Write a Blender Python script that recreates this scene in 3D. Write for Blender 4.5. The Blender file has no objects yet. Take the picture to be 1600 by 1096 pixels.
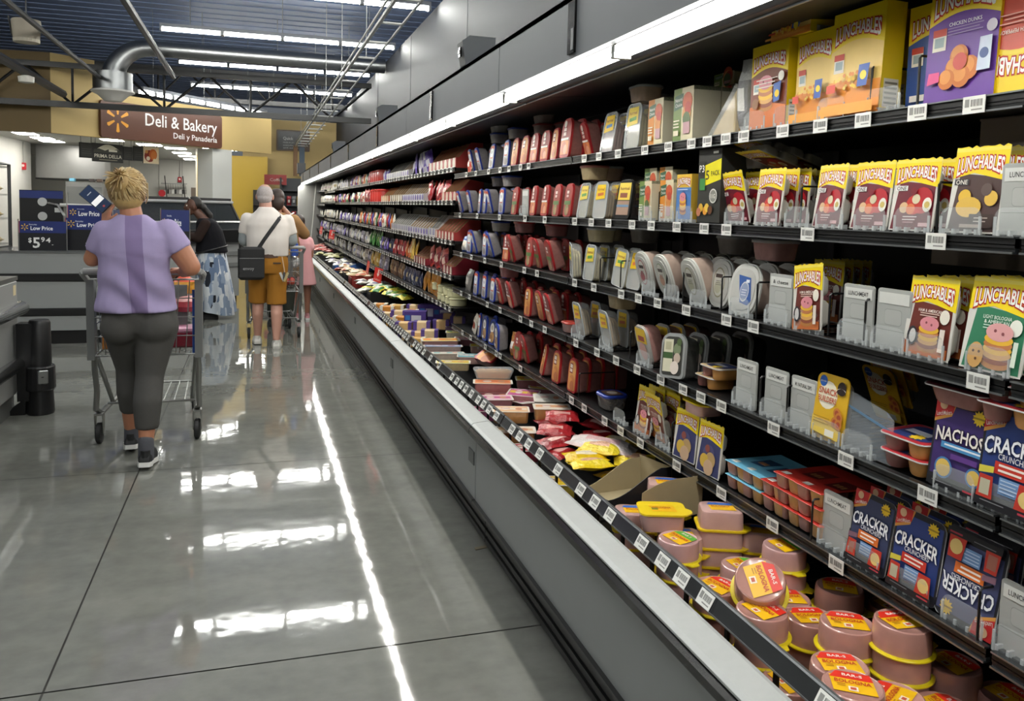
import bpy, bmesh, math, random
import numpy as np
from mathutils import Vector, Matrix, Euler
random.seed(7)
PI = math.pi
SC = bpy.context.scene
COL = SC.collection
# ---------------------------------------------------------------- camera
F_PX, PPY, YAW, PITCH, ROLL = 1277.3, 425.05, .305713, .0752878, .0247443
_fw = Vector((math.sin(YAW)*math.cos(PITCH), math.cos(YAW)*math.cos(PITCH), -math.sin(PITCH)))
_r0 = Vector((math.cos(YAW), -math.sin(YAW), 0)); _u0 = _r0.cross(_fw)
_r = math.cos(ROLL)*_r0 + math.sin(ROLL)*_u0
_u = -math.sin(ROLL)*_r0 + math.cos(ROLL)*_u0
cam = bpy.data.cameras.new('camera'); camo = bpy.data.objects.new('camera', cam); COL.objects.link(camo)
camo.matrix_world = Matrix(((_r.x, _u.x, -_fw.x, 0), (_r.y, _u.y, -_fw.y, 0), (_r.z, _u.z, -_fw.z, 1.5), (0, 0, 0, 1)))
cam.sensor_width = 36; cam.lens = F_PX/1600*36; cam.shift_y = -(548-PPY)/1600
cam.clip_start = .05; cam.clip_end = 200
SC.camera = camo
def at(x, y, **k):
    """a point of the place where the sight line of a photo pixel meets the plane X=, Y= or Z="""
    d = (x-800)/F_PX*_r-(y-PPY)/F_PX*_u+_fw
    a, v = list(k.items())[0]; i = 'XYZ'.index(a); c = Vector((0, 0, 1.5))
    return c+d*((v-c[i])/d[i])
# ---------------------------------------------------------------- exposure, world
SC.view_settings.view_transform = 'Standard'; SC.view_settings.look = 'None'
SC.view_settings.gamma = 1; SC.view_settings.use_curve_mapping = False
SC.view_settings.exposure = 0.28
SC.cycles.max_bounces = 7; SC.cycles.diffuse_bounces = 3; SC.cycles.glossy_bounces = 3
SC.cycles.transmission_bounces = 2; SC.cycles.transparent_max_bounces = 12
SC.cycles.sample_clamp_indirect = 4; SC.cycles.caustics_reflective = False; SC.cycles.caustics_refractive = False
wd = bpy.data.worlds.new('store_air'); SC.world = wd; wd.use_nodes = True
wd.node_tree.nodes['Background'].inputs[0].default_value = (.85, .92, 1, 1)
wd.node_tree.nodes['Background'].inputs[1].default_value = .12
TUBE_W, CANOPY_W, KITCHEN_W = 72.0, 60.0, 26.0      # emission strengths of the lamps
# ---------------------------------------------------------------- materials
def lin(h):
    h = h.lstrip('#'); o = []
    for i in (0, 2, 4):
        c = int(h[i:i+2], 16)/255
        o.append(c/12.92 if c <= .04045 else ((c+.055)/1.055)**2.4)
    return (*o, 1)
_M = {}
def mat(hexc, rough=.5, metal=0, alpha=1, emit=0, noise=0, nscale=30, bump=0, bscale=60, spec=.5, coat=0, name=None):
    key = (hexc, rough, metal, alpha, emit, noise, nscale, bump, bscale, spec, coat)
    if key in _M: return _M[key]
    m = bpy.data.materials.new(name or ('surface_'+hexc.strip('#'))); m.use_nodes = True
    nt = m.node_tree; b = nt.nodes['Principled BSDF']
    b.inputs['Base Color'].default_value = lin(hexc); b.inputs['Roughness'].default_value = rough
    b.inputs['Metallic'].default_value = metal; b.inputs['Alpha'].default_value = alpha
    b.inputs['Specular IOR Level'].default_value = spec
    if coat: b.inputs['Coat Weight'].default_value = coat; b.inputs['Coat Roughness'].default_value = .08
    if emit:
        b.inputs['Emission Color'].default_value = lin(hexc); b.inputs['Emission Strength'].default_value = emit
    if noise or bump:
        tc = nt.nodes.new('ShaderNodeTexCoord')
    if noise:
        n = nt.nodes.new('ShaderNodeTexNoise'); n.inputs['Scale'].default_value = nscale; n.inputs['Detail'].default_value = 6
        nt.links.new(tc.outputs['Object'], n.inputs['Vector'])
        mx = nt.nodes.new('ShaderNodeMix'); mx.data_type = 'RGBA'
        c = lin(hexc)
        mx.inputs[6].default_value = tuple(max(0, v*(1-noise)) for v in c[:3])+(1,)
        mx.inputs[7].default_value = tuple(min(1, v*(1+noise)) for v in c[:3])+(1,)
        nt.links.new(n.outputs['Fac'], mx.inputs[0]); nt.links.new(mx.outputs[2], b.inputs['Base Color'])
    if bump:
        n2 = nt.nodes.new('ShaderNodeTexNoise'); n2.inputs['Scale'].default_value = bscale; n2.inputs['Detail'].default_value = 3
        nt.links.new(tc.outputs['Object'], n2.inputs['Vector'])
        bp = nt.nodes.new('ShaderNodeBump'); bp.inputs['Strength'].default_value = bump; bp.inputs['Distance'].default_value = .02
        nt.links.new(n2.outputs['Fac'], bp.inputs['Height']); nt.links.new(bp.outputs['Normal'], b.inputs['Normal'])
    _M[key] = m
    return m
def P(h): return mat(h, .38, noise=.06, nscale=25)          # printed film / card
def clear(a=.22, h='#dfe4e6'): return mat(h, .12, alpha=a, spec=.6)
METAL = mat('#a7a9a8', .32, 1, bump=.05, bscale=20)
CHROME = mat('#c4c6c6', .18, 1)
BLACK = mat('#0d0d0e', .42, noise=.2); BLACKGLOSS = mat('#0b0b0c', .18)
DARKCASE = mat('#17191d', .45, noise=.15, nscale=8)
# ---------------------------------------------------------------- mesh builder
class MB:
    def __init__(s): s.v = []; s.f = []; s.m = []; s.mats = []; s.xf = None
    def mi(s, m):
        if m not in s.mats: s.mats.append(m)
        return s.mats.index(m)
    def add(s, vs, fs, m):
        o = len(s.v); i = s.mi(m)
        if s.xf is not None: vs = [s.xf @ Vector(v) for v in vs]
        s.v += [tuple(v) for v in vs]
        for f in fs: s.f.append(tuple(o+k for k in f)); s.m.append(i)
        return s
    def box(s, x0, x1, y0, y1, z0, z1, m, bev=0):
        if bev:
            return s.rbox(x0, x1, y0, y1, z0, z1, m, bev)
        vs = [(x, y, z) for x in (x0, x1) for y in (y0, y1) for z in (z0, z1)]
        return s.add(vs, [(0, 1, 3, 2), (4, 6, 7, 5), (0, 4, 5, 1), (2, 3, 7, 6), (0, 2, 6, 4), (1, 5, 7, 3)], m)
    def rbox(s, x0, x1, y0, y1, z0, z1, m, b):
        b = min(b, (x1-x0)/2.01, (y1-y0)/2.01, (z1-z0)/2.01)
        rings = []
        for z, d in ((z0, b), (z0+b, 0), (z1-b, 0), (z1, b)):
            rings.append([(x0+d+(b-d if 0 else 0), y0+b, z) if 0 else p for p in _rr(x0+d, x1-d, y0+d, y1-d, b, z)])
        return s.rings(rings, m)
    def rings(s, R, m, cap=True, close=True):
        n = len(R[0]); vs = [p for r in R for p in r]; fs = []
        for i in range(len(R)-1):
            for j in range(n if close else n-1):
                k = (j+1) % n
                fs.append((i*n+j, i*n+k, (i+1)*n+k, (i+1)*n+j))
        if cap: fs.append(tuple(range(n-1, -1, -1))); fs.append(tuple((len(R)-1)*n+j for j in range(n)))
        return s.add(vs, fs, m)
    def prism(s, poly, y0, y1, m, axis='y'):
        """extrude a 2-D outline (a,b) along an axis"""
        def mk(a, b, t): return {'y': (a, t, b), 'x': (t, a, b), 'z': (a, b, t)}[axis]
        return s.rings([[mk(a, b, y0) for a, b in poly], [mk(a, b, y1) for a, b in poly]], m)
    def tube(s, pts, r, m, n=8, cap=True):
        pts = [Vector(p) for p in pts]; R = []; rr = r if isinstance(r, (list, tuple)) else [r]*len(pts)
        up = None
        for i, p in enumerate(pts):
            t = (pts[min(i+1, len(pts)-1)]-pts[max(i-1, 0)]).normalized()
            if up is None: up = t.orthogonal().normalized()
            up = (up-t*up.dot(t)); up = up.normalized() if up.length > 1e-6 else t.orthogonal().normalized()
            w = t.cross(up)
            R.append([tuple(p+rr[i]*(math.cos(2*PI*k/n)*up+math.sin(2*PI*k/n)*w)) for k in range(n)])
        return s.rings(R, m, cap)
    def lathe(s, prof, m, n=24, c=(0, 0, 0), sx=1, sy=1):
        R = [[(c[0]+sx*r*math.cos(2*PI*k/n), c[1]+sy*r*math.sin(2*PI*k/n), c[2]+z) for k in range(n)] for r, z in prof]
        return s.rings(R, m)
    def poly(s, pts, m): return s.add(pts, [tuple(range(len(pts)))], m)
    def build(s, name, parent=None, loc=None, smooth=False, rot=None):
        o = bpy.data.objects.new(name, s.mesh(name, smooth)); COL.objects.link(o)
        if parent: o.parent = parent
        if loc is not None: o.location = loc
        if rot is not None: o.rotation_euler = rot
        return o
    def mesh(s, name='m', smooth=False):
        me = bpy.data.meshes.new(name); me.from_pydata(s.v, [], s.f)
        for m in s.mats: me.materials.append(m)
        me.polygons.foreach_set('material_index', s.m)
        if smooth: me.polygons.foreach_set('use_smooth', [True]*len(s.f))
        me.update()
        if smooth:
            try: me.set_sharp_from_angle(angle=math.radians(38))
            except Exception: pass
        return me
def _rr(x0, x1, y0, y1, r, z, n=4):
    o = []
    for cx, cy, a0 in ((x1-r, y1-r, 0), (x0+r, y1-r, 90), (x0+r, y0+r, 180), (x1-r, y0+r, 270)):
        for k in range(n+1):
            a = math.radians(a0+90*k/n); o.append((cx+r*math.cos(a), cy+r*math.sin(a), z))
    return o
def rr2(x0, x1, z0, z1, r, n=5):
    return [(p[0], p[1]) for p in _rr(x0, x1, z0, z1, r, 0, n)]
def thing(name, label, cat, loc=(0, 0, 0), rot=(0, 0, 0), group=None):
    o = bpy.data.objects.new(name, None); COL.objects.link(o); o.empty_display_size = .05
    o.location = loc; o.rotation_euler = rot; o['label'] = label; o['category'] = cat
    if group: o['group'] = group
    return o
def tag(o, label, cat, group=None):
    o['label'] = label; o['category'] = cat
    if group: o['group'] = group
    return o
def struct(o, label=None):
    o['kind'] = 'structure'
    if label: o['label'] = label
    o['category'] = o.name.split('.')[0].split('_')[0]
    return o
# ---------------------------------------------------------------- lettering
_T = {}
def text_geo(s, off=0.0, shear=0.0):
    """flat letter outlines of a string: (verts, faces), cap height 1, centred in x, base at 0"""
    k = (s, off, shear)
    if k in _T: return _T[k]
    cu = bpy.data.curves.new('letters', 'FONT'); cu.body = s; cu.size = 1.37; cu.resolution_u = 2; cu.offset = off; cu.shear = shear
    ob = bpy.data.objects.new('letters', cu); COL.objects.link(ob)
    dg = bpy.context.evaluated_depsgraph_get()
    me = bpy.data.meshes.new_from_object(ob.evaluated_get(dg), depsgraph=dg)
    vs = [(v.co.x, v.co.y) for v in me.vertices]; fs = [tuple(p.vertices) for p in me.polygons]
    bpy.data.objects.remove(ob); bpy.data.curves.remove(cu); bpy.data.meshes.remove(me)
    if vs:
        xs = [v[0] for v in vs]; c = (min(xs)+max(xs))/2
        vs = [(v[0]-c, v[1]) for v in vs]
    _T[k] = (vs, fs)
    return _T[k]
class Card:
    """a printed face in the local XZ plane facing -Y: flat shapes laid over one another a hair apart"""
    def __init__(s, mb, w, h, y=0, z0=0, step=.00035, fx=None):
        s.mb, s.w, s.h, s.y, s.z0, s.step, s.k, s.fx = mb, w, h, y, z0, step, 1, fx
    def P(s, u, v):
        x, z = u*s.w, v*s.h+s.z0; y = s.y-s.step*s.k
        if s.fx: return s.fx(x, y, z)
        return (x, y, z)
    def shape(s, pts, c, up=1):
        m = P(c) if isinstance(c, str) else c
        s.mb.poly([s.P(u, v) for u, v in pts], m); s.k += up
        return s
    def rect(s, u0, u1, v0, v1, c): return s.shape([(u0, v0), (u1, v0), (u1, v1), (u0, v1)], c)
    def disc(s, u, v, ru, c, rv=None, n=16, a0=0):
        rv = rv if rv else ru*s.w/s.h
        return s.shape([(u+ru*math.cos(2*PI*k/n+a0), v+rv*math.sin(2*PI*k/n+a0)) for k in range(n)], c)
    def burst(s, u, v, ru, c, n=12):
        rv = ru*s.w/s.h
        return s.shape([(u+ru*(1 if k % 2 else .68)*math.cos(PI*k/n), v+rv*(1 if k % 2 else .68)*math.sin(PI*k/n)) for k in range(2*n)], c)
    def text(s, t, u, v, hv, c, wu=None, arch=0, rot=0, outline=None, oc=None, wild=0, off=.012, shear=0):
        """letters with cap height hv (fraction of the face height) squeezed to width wu"""
        def put(off2, col):
            vs, fs = text_geo(t, off2, shear)
            if not vs: return
            xs = [q[0] for q in vs]; base = text_geo(t, off, shear)[0]; bx = [q[0] for q in base]
            W = max(bx)-min(bx); k = s.h*hv; kx = (wu*s.w/W) if wu else k
            m = P(col) if isinstance(col, str) else col; out = []
            for x, z in vs:
                q = x/(W/2)
                X = x*kx; Z = (z-.5)*k*(1+wild*(q*q-.4))+arch*k*(.5-q*q)
                cr, sr = math.cos(rot), math.sin(rot); X, Z = X*cr-Z*sr, X*sr+Z*cr
                out.append(s.P(u+X/s.w, v+Z/s.h))
            s.mb.add(out, fs, m); s.k += 1
        if outline: put(off+outline, oc)
        put(off, c)
        return s
# ---------------------------------------------------------------- floor and shell
def floor_mat():
    m = bpy.data.materials.new('polished_concrete'); m.use_nodes = True; nt = m.node_tree; b = nt.nodes['Principled BSDF']
    N = nt.nodes.new; L = nt.links.new
    tc = N('ShaderNodeTexCoord')
    n1 = N('ShaderNodeTexNoise'); n1.inputs['Scale'].default_value = 1.3; n1.inputs['Detail'].default_value = 8; n1.inputs['Roughness'].default_value = .62
    n2 = N('ShaderNodeTexNoise'); n2.inputs['Scale'].default_value = 14; n2.inputs['Detail'].default_value = 5
    mp = N('ShaderNodeMapping'); mp.inputs['Scale'].default_value = (1, 2.2, 1)
    L(tc.outputs['Object'], mp.inputs['Vector']); L(mp.outputs[0], n1.inputs['Vector']); L(tc.outputs['Object'], n2.inputs['Vector'])
    cr = N('ShaderNodeValToRGB'); e = cr.color_ramp.elements
    e[0].position = .3; e[0].color = lin('#6a6b66'); e[1].position = .72; e[1].color = lin('#85867f')
    mx = N('ShaderNodeMix'); mx.data_type = 'FLOAT'; mx.inputs[0].default_value = .35
    L(n1.outputs['Fac'], mx.inputs[2]); L(n2.outputs['Fac'], mx.inputs[3]); L(mx.outputs[0], cr.inputs[0])
    L(cr.outputs[0], b.inputs['Base Color'])
    b.inputs['Roughness'].default_value = .13; b.inputs['IOR'].default_value = 1.6
    rr = N('ShaderNodeMapRange'); rr.inputs['To Min'].default_value = .02; rr.inputs['To Max'].default_value = .075
    L(n1.outputs['Fac'], rr.inputs['Value']); L(rr.outputs[0], b.inputs['Roughness'])
    n3 = N('ShaderNodeTexNoise'); n3.inputs['Scale'].default_value = 6; n3.inputs['Detail'].default_value = 2
    L(tc.outputs['Object'], n3.inputs['Vector'])
    bp = N('ShaderNodeBump'); bp.inputs['Strength'].default_value = .07; bp.inputs['Distance'].default_value = .01
    L(n3.outputs['Fac'], bp.inputs['Height']); L(bp.outputs[0], b.inputs['Normal'])
    return m
FX0, FX1, FY0, FY1, CEIL, WALLX = -13, 6, -7, 34, 5.3, 2.4
FM = floor_mat(); JM = mat('#2b2a27', .7)
fl = MB(); jx = [-9.4, -7.2, -5.0, -2.81, -.614, 1.58]; jy = [2.69+2.17*k for k in range(-4, 14)]
jw = .0035
xs = [FX0]+[q for j in jx for q in (j-jw, j+jw)]+[FX1]; ys = [FY0]+[q for j in jy for q in (j-jw, j+jw)]+[FY1]
for i in range(len(xs)-1):
    for j in range(len(ys)-1):
        gap = i % 2 or j % 2
        z = -.004 if gap else 0
        fl.poly([(xs[i], ys[j], z), (xs[i+1], ys[j], z), (xs[i+1], ys[j+1], z), (xs[i], ys[j+1], z)], JM if gap else FM)
fl.box(FX0, FX1, FY0, FY1, -.2, -.006, JM)
struct(fl.build('floor'), 'grey polished concrete floor with dark saw-cut joints')
DECK = mat('#7484a6', .55, noise=.1, nscale=2)
cl = MB(); cl.box(FX0, FX1, FY0, FY1, CEIL, CEIL+.1, DECK)
for k in range(88): cl.box(FX0, FX1, FY0+.46*k, FY0+.46*k+.2, CEIL-.015, CEIL, DECK)
struct(cl.build('ceiling'), 'dark blue grey metal roof deck')
GREYWALL = mat("#303237", .6, noise=.05, nscale=3)
wl = MB(); wl.box(WALLX, WALLX+.15, FY0, FY1, 0, 4.28, GREYWALL)
struct(wl.build('wall_right'), 'tall dark grey panel wall above the cooler')
for k, y in enumerate((2.2, 5.86, 9.6, 13.3, 17.0)):
    t = MB(); t.box(WALLX-.004, WALLX, y, y+.012, 2.0, 4.28, mat('#33363a', .6)); struct(t.build('trim_%d' % (k+1)))
TAN = mat('#c8ae74', .6, noise=.05, nscale=2); OCHRE = mat('#c3a238', .55, noise=.04, nscale=2); WHITEW = mat('#cfcfca', .55, noise=.04, nscale=2)
wl = MB(); wl.box(FX0, FX0+.1, FY0, FY1, 0, CEIL, mat('#b9b4a4', .7, noise=.05, nscale=2)); struct(wl.build('wall_left'), 'far store wall left')
wl = MB(); wl.box(FX0, FX1, FY0, FY0+.1, 0, CEIL, mat('#a9a69c', .7, noise=.05, nscale=2)); struct(wl.build('wall_behind'))
wl = MB(); wl.box(-.35, FX1, 26, 26.15, 0, 4.05, TAN); struct(wl.build('wall_back'), 'tan wall at the far end of the aisle')
# ochre alcove wall and its black skirting
al = MB(); al.box(-1.6, .36, 25.6, 25.75, .3, 2.9, OCHRE); struct(al.build('wall_alcove'), 'mustard yellow alcove wall behind the white pillar')
sk = MB(); sk.box(-1.6, .36, 25.55, 25.6, .15, .32, BLACK); struct(sk.build('baseboard_alcove'))
sk = MB(); sk.box(-1.6, .36, 25.56, 25.75, 0, .15, OCHRE); struct(sk.build('baseboard_alcove_low'))
# bulkhead over the deli: one face along the aisle end, one turned 44 degrees
A = Vector((-3.684, 17.558, 0)); D2 = Vector((.724, .690, 0)); N2 = Vector((.690, -.724, 0)); ANG = math.atan2(.690, .724)
def f2(s, off=0, z=0): return Vector((A.x, A.y, z))+D2*s+N2*off
ZB, ZT = 2.75, 4.25
def slab(a, b, z0, z1, th, m, name, lab):
    """upright wall slab with front face from a to b"""
    d = (b-a); L_ = d.length; o = MB(); o.box(0, L_, 0, th, z0, z1, m)
    ob = o.build(name, loc=(a.x, a.y, 0), rot=(0, 0, math.atan2(d.y, d.x)))
    return struct(ob, lab)
slab(Vector((-12.5, 18.05, 0)), Vector((A.x, A.y, 0)), ZB, ZT, .12, mat('#6e5a34', .6, noise=.05, nscale=2), 'wall_bulkhead_left', 'brown bulkhead over the bakery counter')
slab(f2(0), f2(.9), ZB, ZT, .12, TAN, 'wall_bulkhead_tall', 'taller tan bulkhead corner left of the deli sign')
slab(f2(.9), f2(5.63), ZB, 3.66, .12, TAN, 'wall_bulkhead', 'tan bulkhead carrying the brown deli sign')
slab(f2(3.8, .0), f2(4.37, .0), 0, ZB, .5, WHITEW, 'wall_pillar', 'white pillar under the right end of the bulkhead')
kc = MB(); kc.prism([(-12.5, 18.2), (A.x, A.y+.13), (f2(5.6, -.1).x, f2(5.6, -.1).y), (.3, 25.5), (-1.65, 25.5), (-1.65, 33.2), (-12.5, 33.2)], ZB+.3, ZB+.36, mat('#b9b9b4', .7), 'z')
struct(kc.build('ceiling_kitchen'), 'white kitchen ceiling behind the bulkhead')
kb = MB(); kb.box(-12.5, -1.6, 33.0, 33.1, 0, 3.1, WHITEW); kb.box(-1.65, -1.6, 25.7, 33.0, 0, 3.1, WHITEW); struct(kb.build('wall_kitchen'), 'white panelled kitchen back wall')
for k, x in enumerate((-5.6, -4.4, -3.4, -2.6)):
    t = MB(); t.box(x, x+.015, 32.985, 33.0, 0, 3.1, mat('#8f8f8b', .6)); struct(t.build('trim_%d' % (k+11)))
kl = MB(); kl.box(-6.15, -6.02, 18.3, 26.2, 0, 3.1, WHITEW); struct(kl.build('wall_kitchen_left'), 'white kitchen wall with red alarm boxes')
# ---------------------------------------------------------------- ceiling tube lights
def tube_light(x0, x1, y, z, label, group=None, n=4, parent_rot=0, w=TUBE_W, hw=.055):
    L_ = x1-x0
    t = thing('tube_light', label, 'ceiling light', (x0, y, z), (0, 0, parent_rot), group)
    h = MB(); h.box(0, L_, -hw, hw, .033, .09, mat('#8b8f96', .4)); h.build('housing', t)
    e = MB(); g = mat('#fbfbf4', .4, emit=w)
    for k in range(n):
        a = L_*k/n+.03; b = L_*(k+1)/n-.03
        e.tube([(a, 0, 0), (b, 0, 0)], .024, g, 10)
    e.build('tube', t)
    c = MB()
    for k in range(n+1): c.box(max(0, L_*k/n-.03), min(L_, L_*k/n+.03), -.05, .05, -.03, .03, mat('#9a9c9e', .4))
    c.build('end_cap', t)
    q = MB()
    for k in (.12, .5, .88): q.tube([(L_*k, 0, .09), (L_*k, 0, (CEIL if z > 3.2 else 3.1)-z-.05)], .006, METAL, 6)
    q.build('hanger', t)
    return t
ord_ = ['first', 'second', 'third', 'fourth', 'fifth', 'sixth', 'seventh', 'eighth', 'ninth', 'tenth', 'eleventh', 'twelfth', 'thirteenth', 'fourteenth', 'fifteenth', 'sixteenth', 'seventeenth', 'eighteenth', 'nineteenth', 'twentieth']
def nth(i):
    if i < 20: return ord_[i]
    return ['twenty-', 'thirty-', 'forty-', 'fifty-', 'sixty-', 'seventy-', 'eighty-', 'ninety-'][(i+1)//10-2].rstrip('-' if (i+1) % 10 == 0 else '')+('' if (i+1) % 10 == 0 else ord_[(i+1) % 10-1]) if (i+1) % 10 else {20: 'twentieth', 30: 'thirtieth', 40: 'fortieth', 50: 'fiftieth', 60: 'sixtieth', 70: 'seventieth', 80: 'eightieth', 90: 'ninetieth'}.get(i+1, 'hundredth')
ys_l = (11.4, 14.4, 17.6, 20.9)
for k, y in enumerate(ys_l):
    tube_light(-1.45, 2.32, y, 4.25, 'white tube light row across the aisle ceiling, %s from the camera' % ord_[k])
tube_light(1.3, 2.36, 23.6, 4.25, 'short white tube light near the tan back wall')
for k, y in enumerate((8.4, 5.4, 2.4, -.6, -3.6)):
    tube_light(-1.45, 2.36, y, 4.25, 'white tube light row overhead, outside the photo', 'tube light rows above the camera')
for k, y in enumerate((11.4, 8.4, 5.4, 2.4, -.6)):
    tube_light(-8.0, -4.2, y, 4.6, 'white tube light row over the left counters, outside the photo', 'tube light rows over the left side')
tube_light(-2.19, 1.45, 17.39, 3.6, 'slanting row of white tubes in front of the brown deli sign', n=8, parent_rot=math.atan2(20.2-17.39, 2.31), w=TUBE_W*.45, hw=.2)
tube_light(-1.4, .3, 24.3, 2.98, 'added white tube light, unseen behind the right bulkhead end, brightening the alcove', n=2, w=TUBE_W*.6)  # extra lamp out of view, put in to lighten the ochre alcove wall
def pY(px, z, X=1.35):
    """distance along the aisle at which a point of the plane X, height z, is seen at photo column px"""
    u = (px-800)/F_PX; a = _r-u*_fw
    return -(a.x*X+a.z*(z-1.5))/a.y
# ---------------------------------------------------------------- ceiling clutter
def joist(y, zb, x0, x1, h, lab, n=9):
    t = thing('roof_truss', lab, 'roof truss', (0, y, zb))
    b = MB(); b.box(x0, x1, -.05, .05, -.055, .055, BLACK); b.build('bottom_chord', t)
    b = MB(); b.box(x0, x1, -.05, .05, h-.05, h+.05, BLACK); b.build('top_chord', t)
    dx = (x1-x0)/n
    for k in range(n):
        a = x0+dx*k
        w = MB(); w.tube([(a, 0, h), (a+dx/2, 0, 0)], .027, BLACK, 6); w.tube([(a+dx/2, 0, 0), (a+dx, 0, h)], .027, BLACK, 6)
        w.tube([(a+dx/2, 0, 0), (a+dx/2, 0, h)], .025, BLACK, 6); w.build('web', t)
joist(17.3, 3.27, -12, 2.3, .72, 'black open web roof truss crossing in front of the deli sign')
joist(21.9, 4.05, -12, 2.3, .7, 'black roof truss behind the deli sign near back wall', 11)
joist(13.0, 4.5, -12, -1.6, .6, 'black roof truss above the silver duct at left', 7)
joist(9.4, 4.3, -12, -1.6, .7, 'black roof truss nearest the camera at upper left', 7)
for (x, z, r, lab) in ((-1.5, 3.9, .05, 'thick black pipe running to the duct elbow'), (-2.55, 3.6, .035, 'thin dark pipe left of the silver duct'), (-3.4, 3.45, .07, 'black sprinkler main slanting at far left')):
    p = MB(); p.tube([(x, 3, z+.02), (x, 17.2, z)], r, mat('#2a2a2b', .5), 8); tag(p.build('ceiling_pipe'), lab, 'pipe')
# spiral duct with elbow and round diffuser
t = thing('air_duct', 'silver spiral air duct with elbow down to drum', 'air duct', (0, 16, 0))
GALV = mat('#8f9192', .38, 1, noise=.15, nscale=6)
d = MB(); d.tube([(-1.78, 0, 4.2), (2.38, 0, 4.2)], .135, GALV, 20)
for k in range(30): d.lathe([(.155, -.006), (.163, 0), (.155, .006)], GALV, 20) if 0 else d.tube([(-1.4+.126*k, 0, 4.2), (-1.39+.126*k, 0, 4.2)], .141, GALV, 20)
d.build('duct_pipe', t, smooth=True)
e = MB(); pts = [(-1.78-.6*math.sin(a), 0, 3.6+.6*math.cos(a)) for a in [PI/2*i/10 for i in range(11)]]
e.tube(pts, [.2-.06*i/10 for i in range(11)][::-1], GALV, 20); e.build('elbow', t, smooth=True)
t2 = thing('air_diffuser', 'round silver drum diffuser with white dish hanging under duct', 'air diffuser', (-2.38, 16.0, 3.40))
d = MB(); d.lathe([(.32, .02), (.32, .33), (.2, .345)], GALV, 28); d.build('drum', t2, smooth=True)
d = MB(); d.lathe([(.02, -.17), (.14, -.165), (.25, -.06), (.355, -.01), (.345, .02), (.30, .03)], mat('#c9c7c2', .5), 28); d.build('dish', t2, smooth=True)
# loudspeaker and small sprinkler head
t = thing('ceiling_speaker', 'pale bucket shaped loudspeaker hanging at upper left', 'loudspeaker', (-2.78, 12, 3.5))
s_ = MB(); s_.lathe([(.13, 0), (.15, .02), (.17, .22), (.165, .26)], mat('#a9a08e', .6), 20); s_.build('shell', t, smooth=True)
s_ = MB(); s_.lathe([(.15, -.02), (.155, .02), (.13, .03)], mat('#c2baa8', .6), 20); s_.build('rim', t)
s_ = MB(); s_.tube([(-.2, 0, .3), (-.16, 0, .05)], .012, BLACK, 6); s_.tube([(0, 0, .26), (0, 0, 1.75)], .01, BLACK, 6); s_.build('bracket', t)
q = at(41, 124, Y=12); s_ = MB(); s_.lathe([(.03, -.05), (.09, -.04), (.095, .03), (.04, .05)], mat('#d5d2c8', .5), 16)
tag(s_.build('ceiling_sensor', loc=q, smooth=True), 'small pale dome sensor under the black pipe', 'sensor')
# cable tray
t = thing('cable_tray', 'white wire ladder tray running along the aisle ceiling', 'cable tray', (0, 0, 0))
WT = mat('#b9b9b6', .45)
c = MB()
c.tube([(1.13, 3, 3.26), (1.13, 25.2, 3.22)], .022, WT, 6); c.tube([(1.13, 3, 3.36), (1.13, 25.2, 3.32)], .012, WT, 6)
c.build('left_rail', t); c = MB(); c.tube([(1.33, 3, 3.26), (1.42, 25.2, 3.22)], .014, WT, 6); c.build('right_rail', t)
for k in range(20):
    y = 7+.96*k; c = MB(); c.tube([(1.12, y, 3.25), (1.34+.004*k+.09*(k > 8), y, 3.25)], .013, WT, 6)
    if k % 3 == 0: c.tube([(1.25, y, 3.25), (1.25, y, 5.2)], .005, WT, 5)
    c.build('rung', t)
c = MB(); c.box(1.08, 1.2, 25.05, 25.15, 2.35, 3.25, mat('#7a5a3a', .6)); c.box(1.25, 1.4, 25.05, 25.15, 2.35, 3.2, mat('#4c5a68', .6)); c.build('end_post', t)
# ---------------------------------------------------------------- the cooler line
SX = 1.35                      # front plane of the shelves
ZS = {1: 1.745, 2: 1.474, 3: 1.205, 4: .942, 5: .680}        # shelf lip tops, near run
ZF = {1: 1.795, 2: 1.560, 3: 1.272, 4: 1.020, 5: .790}       # far run
CUTS = [-1.095, 1.165, 3.425, 5.685, 7.945, 10.205, 12.465, 14.725, 16.985, 19.24]
CASE = mat('#8b8e8d', .42, noise=.04, nscale=6); LEDGE = mat('#aeb1b0', .4, noise=.06, nscale=40)
FASC = mat('#74777c', .5, noise=.05, nscale=5); KICK = mat('#121212', .45)
LAMP = mat('#fffdf4', .4, emit=CANOPY_W*1.9); LENS = mat('#fffdf4', .4, emit=CANOPY_W*.14)
TAGM = mat('#e6e6e2', .35); INK = mat('#3a3a3a', .6); LIPM = mat('#26282a', .22); LIPH = mat('#8f9294', .3, .8)
places = ['nearest the camera, bottom right of the photo', 'holding the white tubs and pink bologna packs', 'holding the blue and red deli tubs', 'with red boxes at its near end', 'with green bags on its shelves', 'with a blue carton in its well', 'two before the steel end', 'next but one to the end', 'ending at the steel end panel']
def price_tag(parent, y, z, w=.052, h=.034, x=None, tilt=0):
    m = MB(); X = 0
    m.box(-.0015, 0, -w/2, w/2, -h/2, h/2, TAGM)
    for k in range(11):
        yy = w*(.12-.05*k); m.box(-.0019, -.0014, yy-w*(.008+.008*(k % 3 == 0)), yy+w*.008, -h*.1, h*.3, INK)
    m.box(-.0019, -.0014, w*.2, w*.4, -h*.12, h*.34, mat('#8f8f8c', .5)); m.box(-.0019, -.0014, -w*.38, w*.1, -h*.32, -h*.24, mat('#8f8f8c', .5))
    return m.build('price_tag', parent, (SX-.006 if x is None else x, y, z), rot=(0, tilt, 0))
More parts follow.
